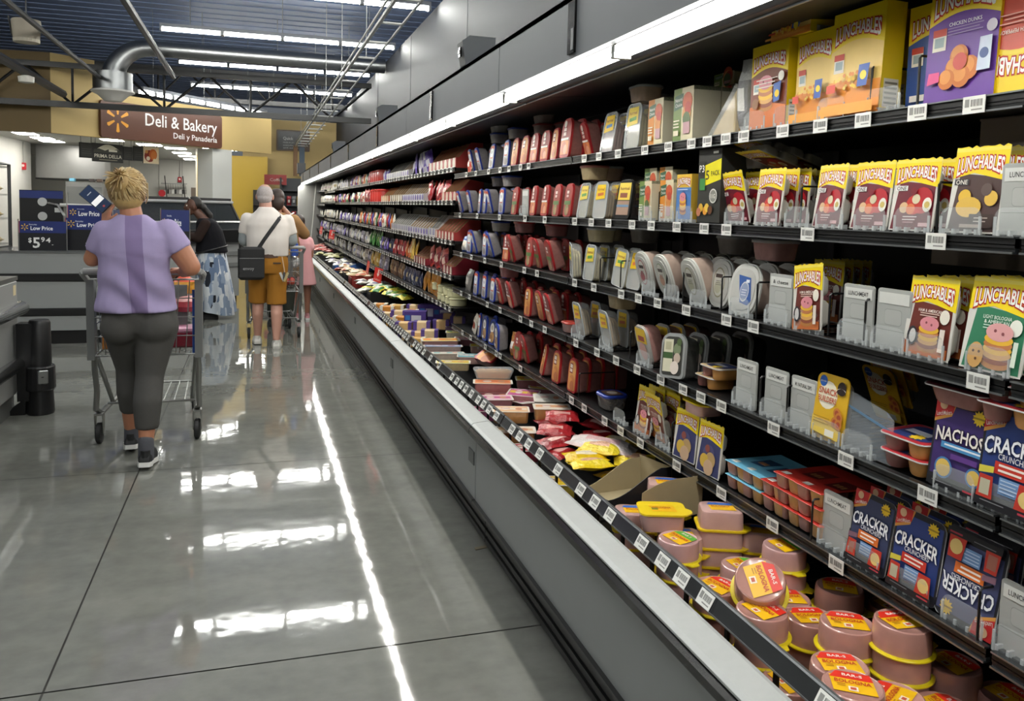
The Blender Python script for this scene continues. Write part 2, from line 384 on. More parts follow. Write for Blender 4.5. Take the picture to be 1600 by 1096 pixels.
def shelf(case, y0, y1, zt, tags, num, depth=.5):
    b = MB()
    b.box(SX, SX+depth, y0, y1, zt-.022, zt-.004, BLACK)
    b.prism([(SX-.004, zt-.033), (SX-.004, zt-.029), (SX+.002, zt-.029), (SX+.002, zt-.003), (SX-.004, zt-.003), (SX-.004, zt), (SX+.012, zt), (SX+.012, zt-.033)], y0, y1, LIPM, 'y')
    b.box(SX-.0048, SX-.004, y0, y1, zt-.003, zt, LIPH); b.box(SX-.0048, SX-.004, y0, y1, zt-.033, zt-.029, LIPH)
    b.box(SX, SX+.002, y0, y1, zt-.017, zt-.015, LIPH)
    for yy in (y0+.01, y1-.03): b.prism([(SX+.03, zt-.022), (SX+depth, zt-.022), (SX+depth, zt-.1)], yy, yy+.02, BLACK, 'y')
    s = b.build('shelf', case)
    for y in tags: price_tag(s, y, zt-.0165)
    return s
TAGY = {}     # price tags of the near runs, as heights along the lip (photo pixels turned into places)
for k, pxs in {1: (1010, 1047, 1083, 1108, 1137, 1165, 1226, 1285, 1352, 1437, 1526, 730, 745, 765, 783, 797, 815, 828, 915, 938, 968), 2: (720, 747, 782, 822, 853, 900, 926, 953, 990, 1020, 1060, 1103, 1138, 1265, 1466), 3: (722, 738, 759, 785, 821, 841, 900, 930, 973, 1000, 1030, 1075, 1138, 1180, 1532), 4: (722, 735, 763, 783, 815, 832, 853, 902, 935, 965, 998, 1035, 1070, 1098, 1130, 1212, 1325, 1453), 5: (724, 737, 760, 777, 783, 815, 895, 915, 947, 972, 1003, 1060, 1130, 1210, 1310)}.items():
    TAGY[k] = [pY(p, ZS[k]-.016) for p in pxs]
for ci in range(len(CUTS)-1):
    y0, y1 = CUTS[ci], CUTS[ci+1]; g = .004; near = ci < 3
    c = thing('cooler_case', 'open cooler section '+places[ci], 'cooler', (0, 0, 0))
    a, b = y0+g, y1-g
    m = MB()                                   # ribbed black kick plate
    m.box(.995, 1.9, a, b, 0, .2, KICK)
    for k in range(5): m.box(.985, .996, a, b, .012+.04*k, .034+.04*k, KICK)
    m.build('kick_plate', c)
    m = MB(); m.box(.935, .97, a, b, .205, .5, CASE); m.box(.92, .97, a, b, .2, .212, BLACK); m.box(.96, 1.9, a, b, .2, .23, DARKCASE); m.build('front_panel', c)
    m = MB(); m.box(.93, .936, a+.02, a+.11, .36, .42, mat('#5c5f5e', .5)); m.build('access_plate', c)
    m = MB(); m.prism([(.934, .49), (.912, .497), (.9, .512), (.9, .532), (.908, .543), (.934, .545)], a, b, mat('#0c0c0d', .22)); m.build('bumper', c)
    m = MB(); m.prism([(.934, .546), (.911, .546), (.911, .552), (.922, .56), (.985, .566), (1.0, .56), (1.015, .50), (.96, .45), (.935, .5)], a, b, LEDGE); m.build('ledge', c)
    m = MB()                                   # well: floor, inner front wall, back
    m.box(1.0, 1.86, a, b, .33, .345, BLACK); m.box(1.0, 1.02, a, b, .23, .5, BLACK)
    m.build('well_liner', c)
    m = MB(); m.box(1.86, 1.9, a, b, .2, 2.05, DARKCASE)
    for k in range(3):
        yy = a+.1+(b-a-.24)*k/2; m.box(1.84, 1.86, yy, yy+.03, .4, 2.0, mat('#26292e', .4))
    m.build('back_panel', c)
    m = MB()                                   # wire fence carrying the price rail
    z0, zr = (.40, .545)
    for k in range(int((b-a)/.19)+1): yy = a+.05+.19*k; m.box(1.053, 1.061, yy, yy+.012, .345, .56, BLACK)
    for z in (.38, .42, .46, .5): m.tube([(1.06, a, z), (1.06, b, z)], .0028, BLACK, 5)
    m.build('wire_fence', c)
    m = MB(); m.prism([(1.045, .543), (1.041, .546), (1.062, .584), (1.07, .584), (1.072, .58), (1.05, .54)], a+.004, b-.004, LIPM)
    m.prism([(1.0405, .5455), (1.0415, .549), (1.0435, .549), (1.0425, .5455)], a+.004, b-.004, LIPH); m.prism([(1.060, .583), (1.0625, .587), (1.069, .587), (1.069, .584)], a+.004, b-.004, LIPH)
    r = m.build('price_rail', c)
    n = 19 if near else 22
    for k in range(n):
        if near and random.random() < .25: continue
        yy = a+.06+(b-a-.12)*(k+.3*random.random())/n
        price_tag(r, yy, .565, .06 if near else .05, .038, 1.0497, math.radians(29))
    # canopy
    m = MB(); m.box(1.0, 1.03, a, b, 2.005, 2.215, FASC); m.box(1.0, 1.9, a, b, 2.195, 2.215, FASC); m.build('fascia', c)
    m = MB(); m.prism([(1.03, 2.003), (1.078, 1.978), (1.10, 1.966), (1.13, 1.968), (1.14, 1.99), (1.9, 2.06), (1.9, 2.09), (1.03, 2.03)], a, b, DARKCASE); m.build('canopy_underside', c)
    m = MB(); m.box(1.128, 1.133, a, b, 1.962, 1.968, LIPH); m.build('canopy_edge_strip', c)
    m = MB(); arc0 = [(1.03, 2.003)]+[(1.052+.026*math.cos(t_), 1.985+.021*math.sin(t_)) for t_ in [math.radians(q) for q in (150, 175, 195, 215, 235, 255, 275, 300, 325)]]+[(1.076, 1.99)]
    nl = 2
    for k in range(nl):
        ya, yb = a+(b-a)*k/nl+.012, a+(b-a)*(k+1)/nl-.012
        for i in range(len(arc0)-1):
            (xa, za), (xb, zb) = arc0[i], arc0[i+1]
            m.poly([(xa, ya, za), (xa, yb, za), (xb, yb, zb), (xb, ya, zb)], LAMP if i in (3, 6) else LENS)
    m.build('canopy_lamp', c)
    m = MB()
    for k in range(nl+1):
        yy = a+(b-a)*k/nl; m.box(1.024, 1.08, max(a, yy-.012), min(b, yy+.012), 1.962, 2.0, mat('#b7b8b4', .5))
    m.build('lamp_clip', c)
    m = MB()
    for k in (.18, .86) if 0 else (.62,): yy = a+(b-a)*k; m.box(.992, 1.0, yy-.03, yy+.03, 2.02, 2.19, BLACKGLOSS); m.box(.99, .992, yy-.026, yy-.005, 2.03, 2.1, mat('#77797b', .4))
    m.build('fascia_joint_bracket', c)
    # shelves
    zz = ZS if near else ZF
    for k in range(1, 6):
        zt = zz[k]+(0 if near else {7: -.02, 8: .03}.get(ci, 0)*(1 if k % 2 else -1))
        if near: ty = [y for y in TAGY[k] if a+.02 < y < b-.02]
        else: ty = [a+.05+(b-a-.1)*(j+.25*random.random())/15 for j in range(15 if ci < 6 else 10)]
        shelf(c, a+.003, b-.003, zt, ty, k)
# steel end panel with its white cord
t = thing('cooler_end_panel', 'brushed steel panel closing the far end of the cooler', 'panel', (0, 19.245, 0))
m = MB(); m.prism([(.92, 0), (.92, .55), (.93, 1.9), (1.0, 1.97), (1.0, 2.21), (1.9, 2.21), (1.9, 0)], 0, .05, mat('#9a9a97', .3, .9, noise=.1, nscale=3)); m.build('panel', t)
m = MB(); m.tube([(1.33, -.01, 2.0), (1.27, -.02, 1.2), (1.22, -.02, .72)], .012, mat('#dcdcd6', .5), 6); m.build('cord', t)
m = MB(); m.box(.92, 1.1, .0, .3, 2.215, 2.45, mat('#3b3c3e', .4)); m.build('corner_cap', t)
# junction boxes on top of the canopy
for (px, py, lab) in ((770, 55, 'grey box camera housing on the canopy top, nearest one'), (590, 190, 'small grey box on the canopy top, middle one'), (528, 210, 'small grey box on the canopy top, farthest one')):
    pass
for (y, lab) in ((4.28, 'grey camera housing on top of the canopy, nearest one'), (7.4, 'grey camera housing on top of the canopy, middle one'), (11.8, 'grey camera housing on top of the canopy, farthest one')):
    t = thing('camera_housing', lab, 'security camera', (1.05, y, 2.215))
    m = MB(); m.prism([(-.0, .04), (-.02, .16), (.02, .19), (.16, .19), (.16, .0), (.04, 0)], -.06, .06, mat('#56595c', .5)); m.build('housing', t)
    m = MB(); m.box(.02, .12, -.03, .03, -.0, .02, FASC); m.build('foot', t)
    m = MB(); m.box(-.022, -.012, -.02, .02, .085, .135, BLACKGLOSS); m.box(-.025, -.02, -.012, .012, .1, .12, mat('#aaaaaa', .2)); m.build('lens', t)
# ---------------------------------------------------------------- goods: shapes
_PR = {}
def proto(key, maker):
    if key not in _PR: _PR[key] = maker()
    return _PR[key]
ROWS = {}
def put(name, key, maker, cat, loc, desc, row, rot=(0, 0, 0), group=None, scale=None, solo=None):
    """one thing on the shelf: an Empty carrying copies of the parts, or a single mesh"""
    parts = proto(key, maker)
    R = (rot[0], rot[1], -PI/2+rot[2])
    if len(parts) == 1:
        o = bpy.data.objects.new(name, parts[0][1]); COL.objects.link(o); o.location = loc; o.rotation_euler = R; o['category'] = cat
        if group: o['group'] = group
    else:
        o = thing(name, '', cat, loc, R, group)
        for pn, me, *lab in parts:
            c = bpy.data.objects.new(pn, me); COL.objects.link(c); c.parent = o
            if lab: c['label'] = lab[0]
    if scale: o.scale = (scale,)*3 if not isinstance(scale, tuple) else scale
    if solo: o['label'] = solo
    else: ROWS.setdefault((row, desc), []).append(o)
    return o
def number_rows():
    for (row, desc), L in ROWS.items():
        pre = 'in' if 'well' in row else 'on'
        L.sort(key=lambda o: (-round(o.location.y, 3), o.location.z))
        for i, o in enumerate(L):
            o['label'] = ('%s %s %s' % (desc, pre, row)) if len(L) == 1 else ('%s %s from left %s %s' % (nth(i), desc, pre, row))
def arch(w, h, rb, rt, n=5):
    o = []
    for cx, cz, r, a0 in ((w/2-rt, h-rt, rt, 0), (-w/2+rt, h-rt, rt, 90), (-w/2+rb, rb, rb, 180), (w/2-rb, rb, rb, 270)):
        for k in range(n+1):
            a = math.radians(a0+90*k/n); o.append((cx+r*math.cos(a), cz+r*math.sin(a)))
    return o
def shell(mb, out, y0, y1, m, t=1.0):
    cx = 0; cz = sum(p[1] for p in out)/len(out)
    def r(y, s): return [(p[0]*s, y, cz+(p[1]-cz)*s) for p in out]
    mb.rings([r(y0, 1), r(y0+(y1-y0)*.75, 1-.1*t), r(y1-.003, 1-.16*t), r(y1, 1-.26*t)], m)
MEAT = ['#b9716a', '#c58f7c', '#a85f5a', '#cfa48e']
def lines(c, u0, u1, v, n, col, dv=.03, hh=.012):
    for k in range(n): c.rect(u0, u1-(.1*(k % 2))*(u1-u0), v-dv*k-hh, v-dv*k, col)
def tub_up(rim, kind, meat='#c08a80', w=.098, h=.152, d=.06, full=True):
    """deli tub standing on its edge, lid to the front"""
    def mk():
        out = arch(w, h, .016, .036)
        lid = MB(); lid.prism(out, -.003, .006, mat(rim, .3)); lid.prism(arch(w*1.04, h*1.02, .018, .038), .002, .006, mat(rim, .35))
        lab = MB(); c = Card(lab, w, h, -.0035)
        ins = [(x*.84/w, (.06*h+z*.88)/h) for x, z in out]
        if kind == 'red':
            c.shape(ins, '#9a2f2a'); c.shape([(-.4, .08), (.4, .08), (.4, .42), (-.4, .5)], '#d9884e'); c.disc(-.08, .26, .24, '#c26a50'); c.disc(.1, .2, .2, '#e0a384')
            c.rect(-.26, .1, .52, .78, '#7c1f20'); c.rect(-.22, .06, .68, .76, '#ead9d4'); c.rect(-.22, .06, .56, .65, '#e2c9c2'); c.disc(-.08, .86, .14, '#e8e3dc'); c.rect(-.4, .4, .44, .5, '#efe9e2')
        elif kind == 'redgreen':
            c.shape(ins, '#a3423a'); c.rect(-.26, .1, .56, .82, '#7c1f20'); c.rect(-.22, .06, .7, .79, '#ead9d4'); c.rect(-.22, .06, .59, .67, '#e2c9c2'); c.rect(-.4, .4, .36, .48, '#54793f'); c.disc(0, .2, .26, '#8c8a60'); c.disc(.1, .18, .16, '#b98d6a')
        elif kind == 'redorange':
            c.shape(ins, '#d9a05a'); c.rect(-.3, .06, .56, .86, '#8a2422'); c.rect(-.26, .02, .72, .83, '#eadfd6'); c.rect(-.26, .02, .6, .69, '#e5d2c8'); c.disc(.05, .34, .3, '#c98045'); c.disc(-.1, .28, .24, '#d9934f'); c.disc(.1, .2, .24, '#b6683e')
        elif kind == 'blue':
            c.shape(ins, '#b9bcc2'); c.rect(-.4, .4, .8, .92, '#c9512f'); c.disc(0, .64, .3, '#eef0f2', rv=.2); c.disc(0, .66, .2, '#c8cbd4', rv=.07); c.rect(-.28, .28, .42, .46, '#c9512f'); c.disc(-.1, .24, .22, '#9b8f8c'); c.disc(.12, .2, .2, '#857c7c')
        elif kind == 'bluebrown':
            c.shape(ins, '#2a3a6c'); c.disc(-.05, .66, .3, '#e8e6e0', rv=.2); c.disc(-.05, .66, .2, '#b9b0a0', rv=.1); c.disc(.05, .3, .36, '#b08858', rv=.22); c.disc(-.1, .24, .24, '#8e6238'); c.rect(-.35, -.05, .1, .2, '#e8e3d8')
        elif kind == 'clearyellow':
            c.shape([(-.4, .1), (.4, .1), (.4, .5), (-.4, .5)], clear(.25)); c.shape([(-.4, .52), (.4, .52), (.38, .93), (-.38, .93)], '#f0c51c'); c.rect(-.3, .3, .76, .86, '#f5d74a')
            c.text('hormel', 0, .80, .09, '#7a1d18', wu=.6); c.shape([(-.22, .58), (.3, .62), (.26, .7), (-.26, .66)], '#c94c33')
        elif kind == 'blackyellow':
            c.shape([(-.4, .1), (.4, .1), (.4, .46), (-.4, .46)], '#a98a78'); c.shape([(-.4, .48), (.4, .48), (.38, .92), (-.38, .92)], '#efd050'); c.text('hormel', 0, .78, .09, '#7a1d18', wu=.6); c.rect(-.26, .22, .54, .66, '#93553a'); c.rect(-.4, .4, .3, .36, '#6f8fae')
        elif kind == 'grey':
            c.shape(ins, '#3a3a36'); c.rect(-.38, .02, .14, .88, '#d9d5bc'); c.rect(-.38, .02, .44, .58, '#3d5a32'); c.rect(-.3, -.06, .64, .82, '#bdb999'); c.disc(.2, .66, .16, '#7d8a6a'); c.disc(.22, .46, .14, '#c8b5a6'); c.disc(.14, .24, .18, '#e6d9cf'); c.disc(.28, .82, .1, '#56683f')
        elif kind == 'ham':
            c.shape([(-.42, .55), (.42, .55), (.4, .95), (-.4, .95)], '#ecc41e'); c.rect(-.25, .25, .6, .74, '#a3432f'); c.disc(0, .32, .3, '#d6a39a')
        body = MB(); shell(body, out, .006, d, mat(meat, .25, alpha=.75 if kind not in ('clearyellow', 'ham') else .8, noise=.25, nscale=60))
        return [('lid', lid.mesh(smooth=True)), ('lid_label', lab.mesh()), ('tub', body.mesh(smooth=True))]
    return mk
def wedge(kind, meat='#cdbd9c'):
    """clear hinged tray with slices"""
    def mk():
        w, h, d = .112, .152, .05
        out = arch(w, h, .014, .026)
        f = MB(); f.prism(out, 0, .004, clear(.35)); e = MB()
        for a, b in zip(out, out[1:]+out[:1]): e.tube([(a[0], .002, a[1]), (b[0], .002, b[1])], .0022, clear(.6), 5)
        sl = MB()
        for k in range(3): sl.prism(arch(w*.86, h*(.84-.05*k), .02, .03), .008+.012*k, .017+.012*k, mat(meat, .4, noise=.2, nscale=50))
        lab = MB(); c = Card(lab, w, h, -.0008)
        c.shape([(-.38, .5), (.36, .54), (.34, .92), (-.3, .92)], '#f1c919' if kind != 'g' else '#e9d04a')
        c.text('hormel', 0, .8, .085, '#8a201a', wu=.52); c.shape([(-.2, .6), (.26, .63), (.24, .71), (-.22, .68)], {'b': '#4a7fb8', 'g': '#5b9a45', 'o': '#d3743d'}[kind])
        t = MB(); shell(t, out, .004, d, clear(.3))
        return [('front_sheet', f.mesh()), ('rim', e.mesh()), ('slices', sl.mesh()), ('label_sticker', lab.mesh()), ('tray', t.mesh(smooth=True))]
    return mk
def tub_flat(lidc, body='#c9a7a0', w=.125, d=.105, h=.055, al=.6, top=None):
    """shallow tub lying lid up"""
    def mk():
        b = MB(); R = []
        for z, s in ((0, .8), (.004, .84), (h*.9, .96), (h, .98)): R.append(_rr(-w/2*s, w/2*s, d/2-d/2*s, d/2+d/2*s, .03*s, z))
        b.rings(R, mat(body, .25, alpha=al, noise=.25, nscale=50))
        l = MB(); R = [_rr(-w/2*s, w/2*s, d/2-d/2*s, d/2+d/2*s, .032*s, z) for z, s in ((h-.004, 1.0), (h-.004, 1.04), (h+.004, 1.04), (h+.007, .98), (h+.005, .9))]
        l.rings(R, mat(lidc, .3) if not lidc.startswith('clear') else clear(.45))
        p = [('tub', b.mesh(smooth=True)), ('lid', l.mesh(smooth=True))]
        if top:
            q = MB(); q.poly([(x, y, h+.0078) for x, y, z in _rr(-w*.36, w*.36, d*.14, d*.86, .02, 0)], P(top)); q.poly([(x, y, h+.0082) for x, y, z in _rr(-w*.2, w*.2, d*.3, d*.7, .02, 0)], P('#d9cfc6')); p.append(('lid_label', q.mesh()))
        return p
    return mk
def oval_tub(sc, lab2):
    """white translucent oval tub on its side with lid forward"""
    def mk():
        w, h = .125, .152
        out = [(w/2*(abs(math.cos(a))**.75)*math.copysign(1, math.cos(a)), h/2+h/2*(abs(math.sin(a))**.75)*math.copysign(1, math.sin(a))) for a in [2*PI*k/28 for k in range(28)]]
        WH = mat('#c9c9c4', .35, alpha=.92)
        l = MB(); l.prism(out, -.002, .006, WH)
        i = [(x*1.05, h/2+(z-h/2)*1.05) for x, z in out]; l.prism(i, .005, .011, mat('#d9d9d4', .3))
        i = [(x*.82, h/2+(z-h/2)*.82) for x, z in out]; l.prism(i, -.004, -.002, mat('#b7b6b1', .4, noise=.1, nscale=40))
        b = MB(); shell(b, out, .011, .07, mat('#c8b0a2', .35, alpha=.85, noise=.2, nscale=40))
        q = MB(); c = Card(q, w, h, -.0045)
        c.disc(0, .52, .27, lab2, rv=.32); c.disc(0, .52, .24, '#c8c6be', rv=.29); c.rect(-.16, .16, .62, .7, '#3b2f2c'); c.disc(-.02, .42, .16, sc, rv=.13); lines(c, -.12, .14, .56, 3, '#77736c', .04)
        return [('lid', l.mesh(smooth=True)), ('tub', b.mesh(smooth=True)), ('lid_label', q.mesh())]
    return mk
def oval_blue():
    p = oval_tub('#c5c5c0', '#c5c5c0')()
    q = MB(); c = Card(q, .125, .152, -.0045)
    c.shape([(-.2, .78), (.24, .74), (.36, .3), (.26, .2), (-.02, .24)], '#31579a'); c.disc(.08, .46, .16, '#c9ccd2', rv=.2); c.disc(.08, .46, .14, '#8f9bb8', rv=.17); c.rect(.1, .22, .64, .7, '#dfe5ee'); lines(c, 0, .18, .5, 3, '#e4e6ea', .05)
    return p[:2]+[('lid_label', q.mesh())]
def food_stack(c, u, v, s=1, top='#d98a94'):
    for k, col in enumerate(('#b5793c', '#8c4a34', '#d8a25a', '#e9b93b', '#c07a4a', '#e6b437')):
        c.disc(u, v+.045*k*s, .2*s, col, rv=.055*s)
    c.disc(u, v+.29*s, .19*s, top, rv=.085*s); c.disc(u-.06*s, v+.3*s, .02*s, '#8c4a50'); c.disc(u+.05*s, v+.28*s, .02*s, '#8c4a50')
def lunch_word(c, v, hv, u=0, wu=.86):
    hv *= 1.12
    c.text('LUNCHABLES', u, v, hv, '#f6f3ea', wu=wu, arch=.35, wild=.35, outline=.1, oc='#c32a22', off=.035)
def lunch_box(style, w=.168, h=.232, d=.056, flip=False):
    def mk():
        Y = '#efd01a'
        col = {'brown': '#7b3a22', 'yellow': '#f2cf78', 'purple': '#6b3f9c', 'red': '#cf5340', 'blue': '#2d4f93'}[style]
        b = MB(); b.box(-w/2, w/2, 0, d, 0, h, P(Y))
        c = Card(b, w, h, 0)
        if flip: c.P = lambda u, v, c=c: (-u*c.w, c.y-c.step*c.k, (1-v)*c.h)
        c.rect(-.5, .5, 0, 1, Y)
        c.shape([(-.5, 0), (.5, 0)]+[(.5-k/10, .66+.08*math.sin(PI*k/10)-.0) for k in range(11)], '#f5d838')
        c.shape([(-.5, 0), (.5, 0)]+[(.5-k/10, .63+.08*math.sin(PI*k/10)) for k in range(11)], col)
        lunch_word(c, .80, .12)
        c.rect(-.42, -.22, .42, .6, '#ece6da'); c.rect(-.39, -.25, .45, .53, '#9fb0b4'); c.rect(-.42, -.22, .54, .6, '#c7402f')
        if style == 'brown':
            c.shape([(-.5, 0), (.5, 0), (.5, .24), (.1, .29), (-.5, .27)], '#d0743a'); food_stack(c, -.05, .25, 1); c.disc(.38, .58, .08, '#efe9dc'); lines(c, -.3, .28, .58, 3, '#e9dcd2', .045); c.disc(-.3, .3, .09, '#8a5a34')
            c.shape([(.2, .28), (.36, .3), (.4, .52), (.2, .5)], '#3b62ae'); c.disc(.3, .38, .06, '#e7c72e')
        elif style == 'yellow':
            c.shape([(-.5, 0), (.5, 0), (.5, .3), (-.5, .34)], '#e3923c'); rr = random.Random(3)
            for k in range(46): c.disc(-.28+.55*rr.random(), .25+.13*rr.random(), .03, rr.choice(('#f0c23a', '#e0a62c', '#d8822d', '#f3d56a')), n=6)
            c.rect(-.42, -.24, .22, .3, '#d5492e'); c.shape([(.18, .24), (.36, .24), (.4, .44), (.2, .44)], '#3c5fae'); c.disc(.29, .34, .06, '#e9d23c'); c.rect(-.5, .5, .0, .1, '#e8a34a')
        elif style == 'purple':
            c.text('CHICKEN DUNKS', .04, .62, .032, '#f2ecf4', wu=.46); lines(c, -.2, .3, .59, 3, '#a58cc4', .025, .008); c.disc(.42, .54, .07, '#ded5e8')
            for u, v, r in ((.0, .35, .13), (-.06, .26, .12), (.16, .24, .14), (.06, .18, .13), (-.14, .17, .12)): c.disc(u, v, r, '#c8702a'); c.disc(u-.02, v+.02, r*.7, '#d98c3c')
            c.disc(.04, .3, .1, '#c23c2a'); c.shape([(.28, .2), (.46, .2), (.46, .46), (.3, .46)], '#c9d4ea'); c.disc(.37, .33, .06, '#33508f'); c.shape([(-.42, .14), (-.24, .16), (-.24, .24), (-.4, .24)], '#d74a86')
        elif style == 'red':
            c.text('PIZZA WITH PEPPERONI', -.02, .58, .03, '#f3e3da', wu=.6); c.disc(.36, .5, .09, '#f0ddd0')
            for r, cc in ((.3, '#d9d9d4'), (.27, '#b8483a'), (.24, '#e5d3c0'), (.2, '#c04c3a'), (.15, '#ecd9b0')): c.disc(-.06, .2, r, cc, rv=r*.5)
            for u, v in ((-.2, .1), (.05, .08), (.0, .22), (-.15, .25)): c.disc(u, v, .05, '#c9432f')
            c.shape([(.28, .1), (.46, .1), (.46, .4), (.28, .4)], '#3c62ae'); c.disc(.37, .24, .06, '#e7c93a'); lines(c, -.3, .24, .53, 3, '#e7a99a', .03, .008)
        elif style == 'blue':
            food_stack(c, .1, .2, .9); c.rect(-.4, .1, .08, .14, '#e8e4dc')
        # panel on the side: code label
        for k in range(1):
            x = w/2+.0004; b.poly([(x, d*.12, h*.04), (x, d*.86, h*.04), (x, d*.86, h*.3), (x, d*.12, h*.3)], P('#e4dfd0'))
            for j in range(5): b.poly([(x+.0003, d*.18, h*(.07+.045*j)), (x+.0003, d*.8, h*(.07+.045*j)), (x+.0003, d*.8, h*(.09+.045*j)), (x+.0003, d*.18, h*(.09+.045*j))], P('#7d796c'))
        return [('lunch_carton', b.mesh())]
    return mk
def lunch_pack(style, w=.122, h=.158):
    """snack pack: printed film over a white three-part tray"""
    def mk():
        t = MB()
        for x0, x1, z0, z1 in ((-w*.44, w*.44, h*.52, h*.84), (-w*.44, -w*.03, h*.06, h*.48), (w*.03, w*.44, h*.06, h*.48)):
            R = []
            for y, s in ((.001, 1), (.02, .94), (.028, .8)):
                cx, cz = (x0+x1)/2, (z0+z1)/2; R.append([(cx+(p[0]-cx)*s, y, cz+(p[1]-cz)*s) for p in rr2(x0, x1, z0, z1, .014)])
            t.rings(R, mat('#dedad0', .3, alpha=.9))
        t.prism(rr2(-w/2, w/2, 0, h*.9, .01), 0, .002, mat('#e3e0d8', .3))
        f = MB(); c = Card(f, w, h, -.001)
        n = 14
        top = [(.5-k/n, 1+.012*(k % 2)+.01*math.sin(k*2.3)) for k in range(n+1)]
        Y = '#f6da10'
        c.shape([(-.5, 0), (.5, 0)]+top, mat('#d9d6cf', .25))
        low = {'maroon': '#6e1f2e', 'brown': '#6b2b22', 'green': '#2f7a58', 'dark': '#4a3330', 'faded': '#8a4a3c', 'navy': '#3b3f6a'}[style]
        c.shape([(-.46, .02), (.46, .02), (.44, .64), (-.36, .7)], low)
        c.shape([(-.5, .64), (-.1, .7), (.5, .6)]+top, Y)
        c.shape([(-.5, .95), (.5, .95), (.5, .99), (-.5, .99)], '#f7e15a')
        lunch_word(c, .80, .15)
        if style == 'maroon':
            c.rect(-.44, -.16, .56, .63, '#e8e5e2'); c.text('ONE', -.3, .595, .055, '#3b3438', wu=.22)
            c.disc(.2, .42, .24, '#b3202c'); c.disc(.04, .36, .18, '#c8322c'); c.disc(-.18, .32, .1, '#d9b48c'); c.disc(-.02, .3, .1, '#e07a4c'); c.disc(.08, .44, .09, '#d8c9a8')
            c.disc(.34, .36, .1, '#e9e4d8', rv=.1); c.disc(.34, .36, .06, '#c9b466'); lines(c, -.16, .16, .2, 2, '#e2c6c4', .04, .016); lines(c, -.14, .1, .12, 1, '#c98f94', .03); c.rect(.22, .44, .06, .11, '#d8a9ae'); c.disc(.02, .55, .07, '#7a1a26')
        elif style == 'dark':
            c.rect(-.44, -.16, .56, .63, '#3a3438'); c.text('ONE', -.3, .595, .055, '#ece6da', wu=.22); c.disc(-.2, .42, .12, '#e0b63c'); c.disc(-.1, .3, .24, '#d9b04a', rv=.12); c.disc(.3, .4, .12, '#d9b04a'); c.disc(.2, .5, .1, '#5c4a44'); c.rect(-.05, .4, .06, .22, '#3d2c28'); lines(c, .05, .3, .18, 2, '#cfc3b8', .04); c.rect(-.2, .2, .06, .1, '#a99a90')
        elif style in ('brown', 'faded'):
            c.text('HAM & AMERICAN', 0, .585, .04, '#efe4da', wu=.5); lines(c, -.2, .2, .555, 2, '#d9bdb0', .03, .012); c.disc(.32, .53, .1, '#e9e2d4', rv=.09); c.shape([(-.46, .02), (.46, .02), (.46, .14), (-.46, .18)], '#c06a34'); food_stack(c, .05, .12, 1.05); c.disc(-.27, .25, .11, '#2c2a30', rv=.12); c.disc(-.26, .25, .07, '#c9c6c4', rv=.09)
            c.rect(.3, .4, .1, .38, '#e3d6cc')
        elif style == 'green':
            c.text('LIGHT BOLOGNA', 0, .585, .04, '#e6efe4', wu=.46); c.text('& AMERICAN', 0, .535, .04, '#e6efe4', wu=.4); lines(c, -.2, .2, .5, 2, '#b9d6c4', .03, .012); c.disc(.32, .5, .1, '#e9ebe0', rv=.09); food_stack(c, .1, .1, 1.15, '#dba0a0'); c.disc(-.22, .16, .13, '#c79a5c', rv=.14)
            for q in ((-.26, .2), (-.2, .12), (-.16, .2)): c.disc(q[0], q[1], .02, '#5b3a24')
            c.rect(.36, .43, .1, .36, '#d9e6d6')
        elif style == 'navy':
            c.disc(0, .4, .24, '#54527c'); c.disc(.1, .3, .2, '#b99a6a'); c.disc(-.15, .25, .18, '#d2b048'); c.disc(.05, .15, .2, '#c9a98c'); c.disc(-.05, .5, .1, '#8a4c46')
        return [('film', f.mesh()), ('tray', t.mesh(smooth=True))]
    return mk
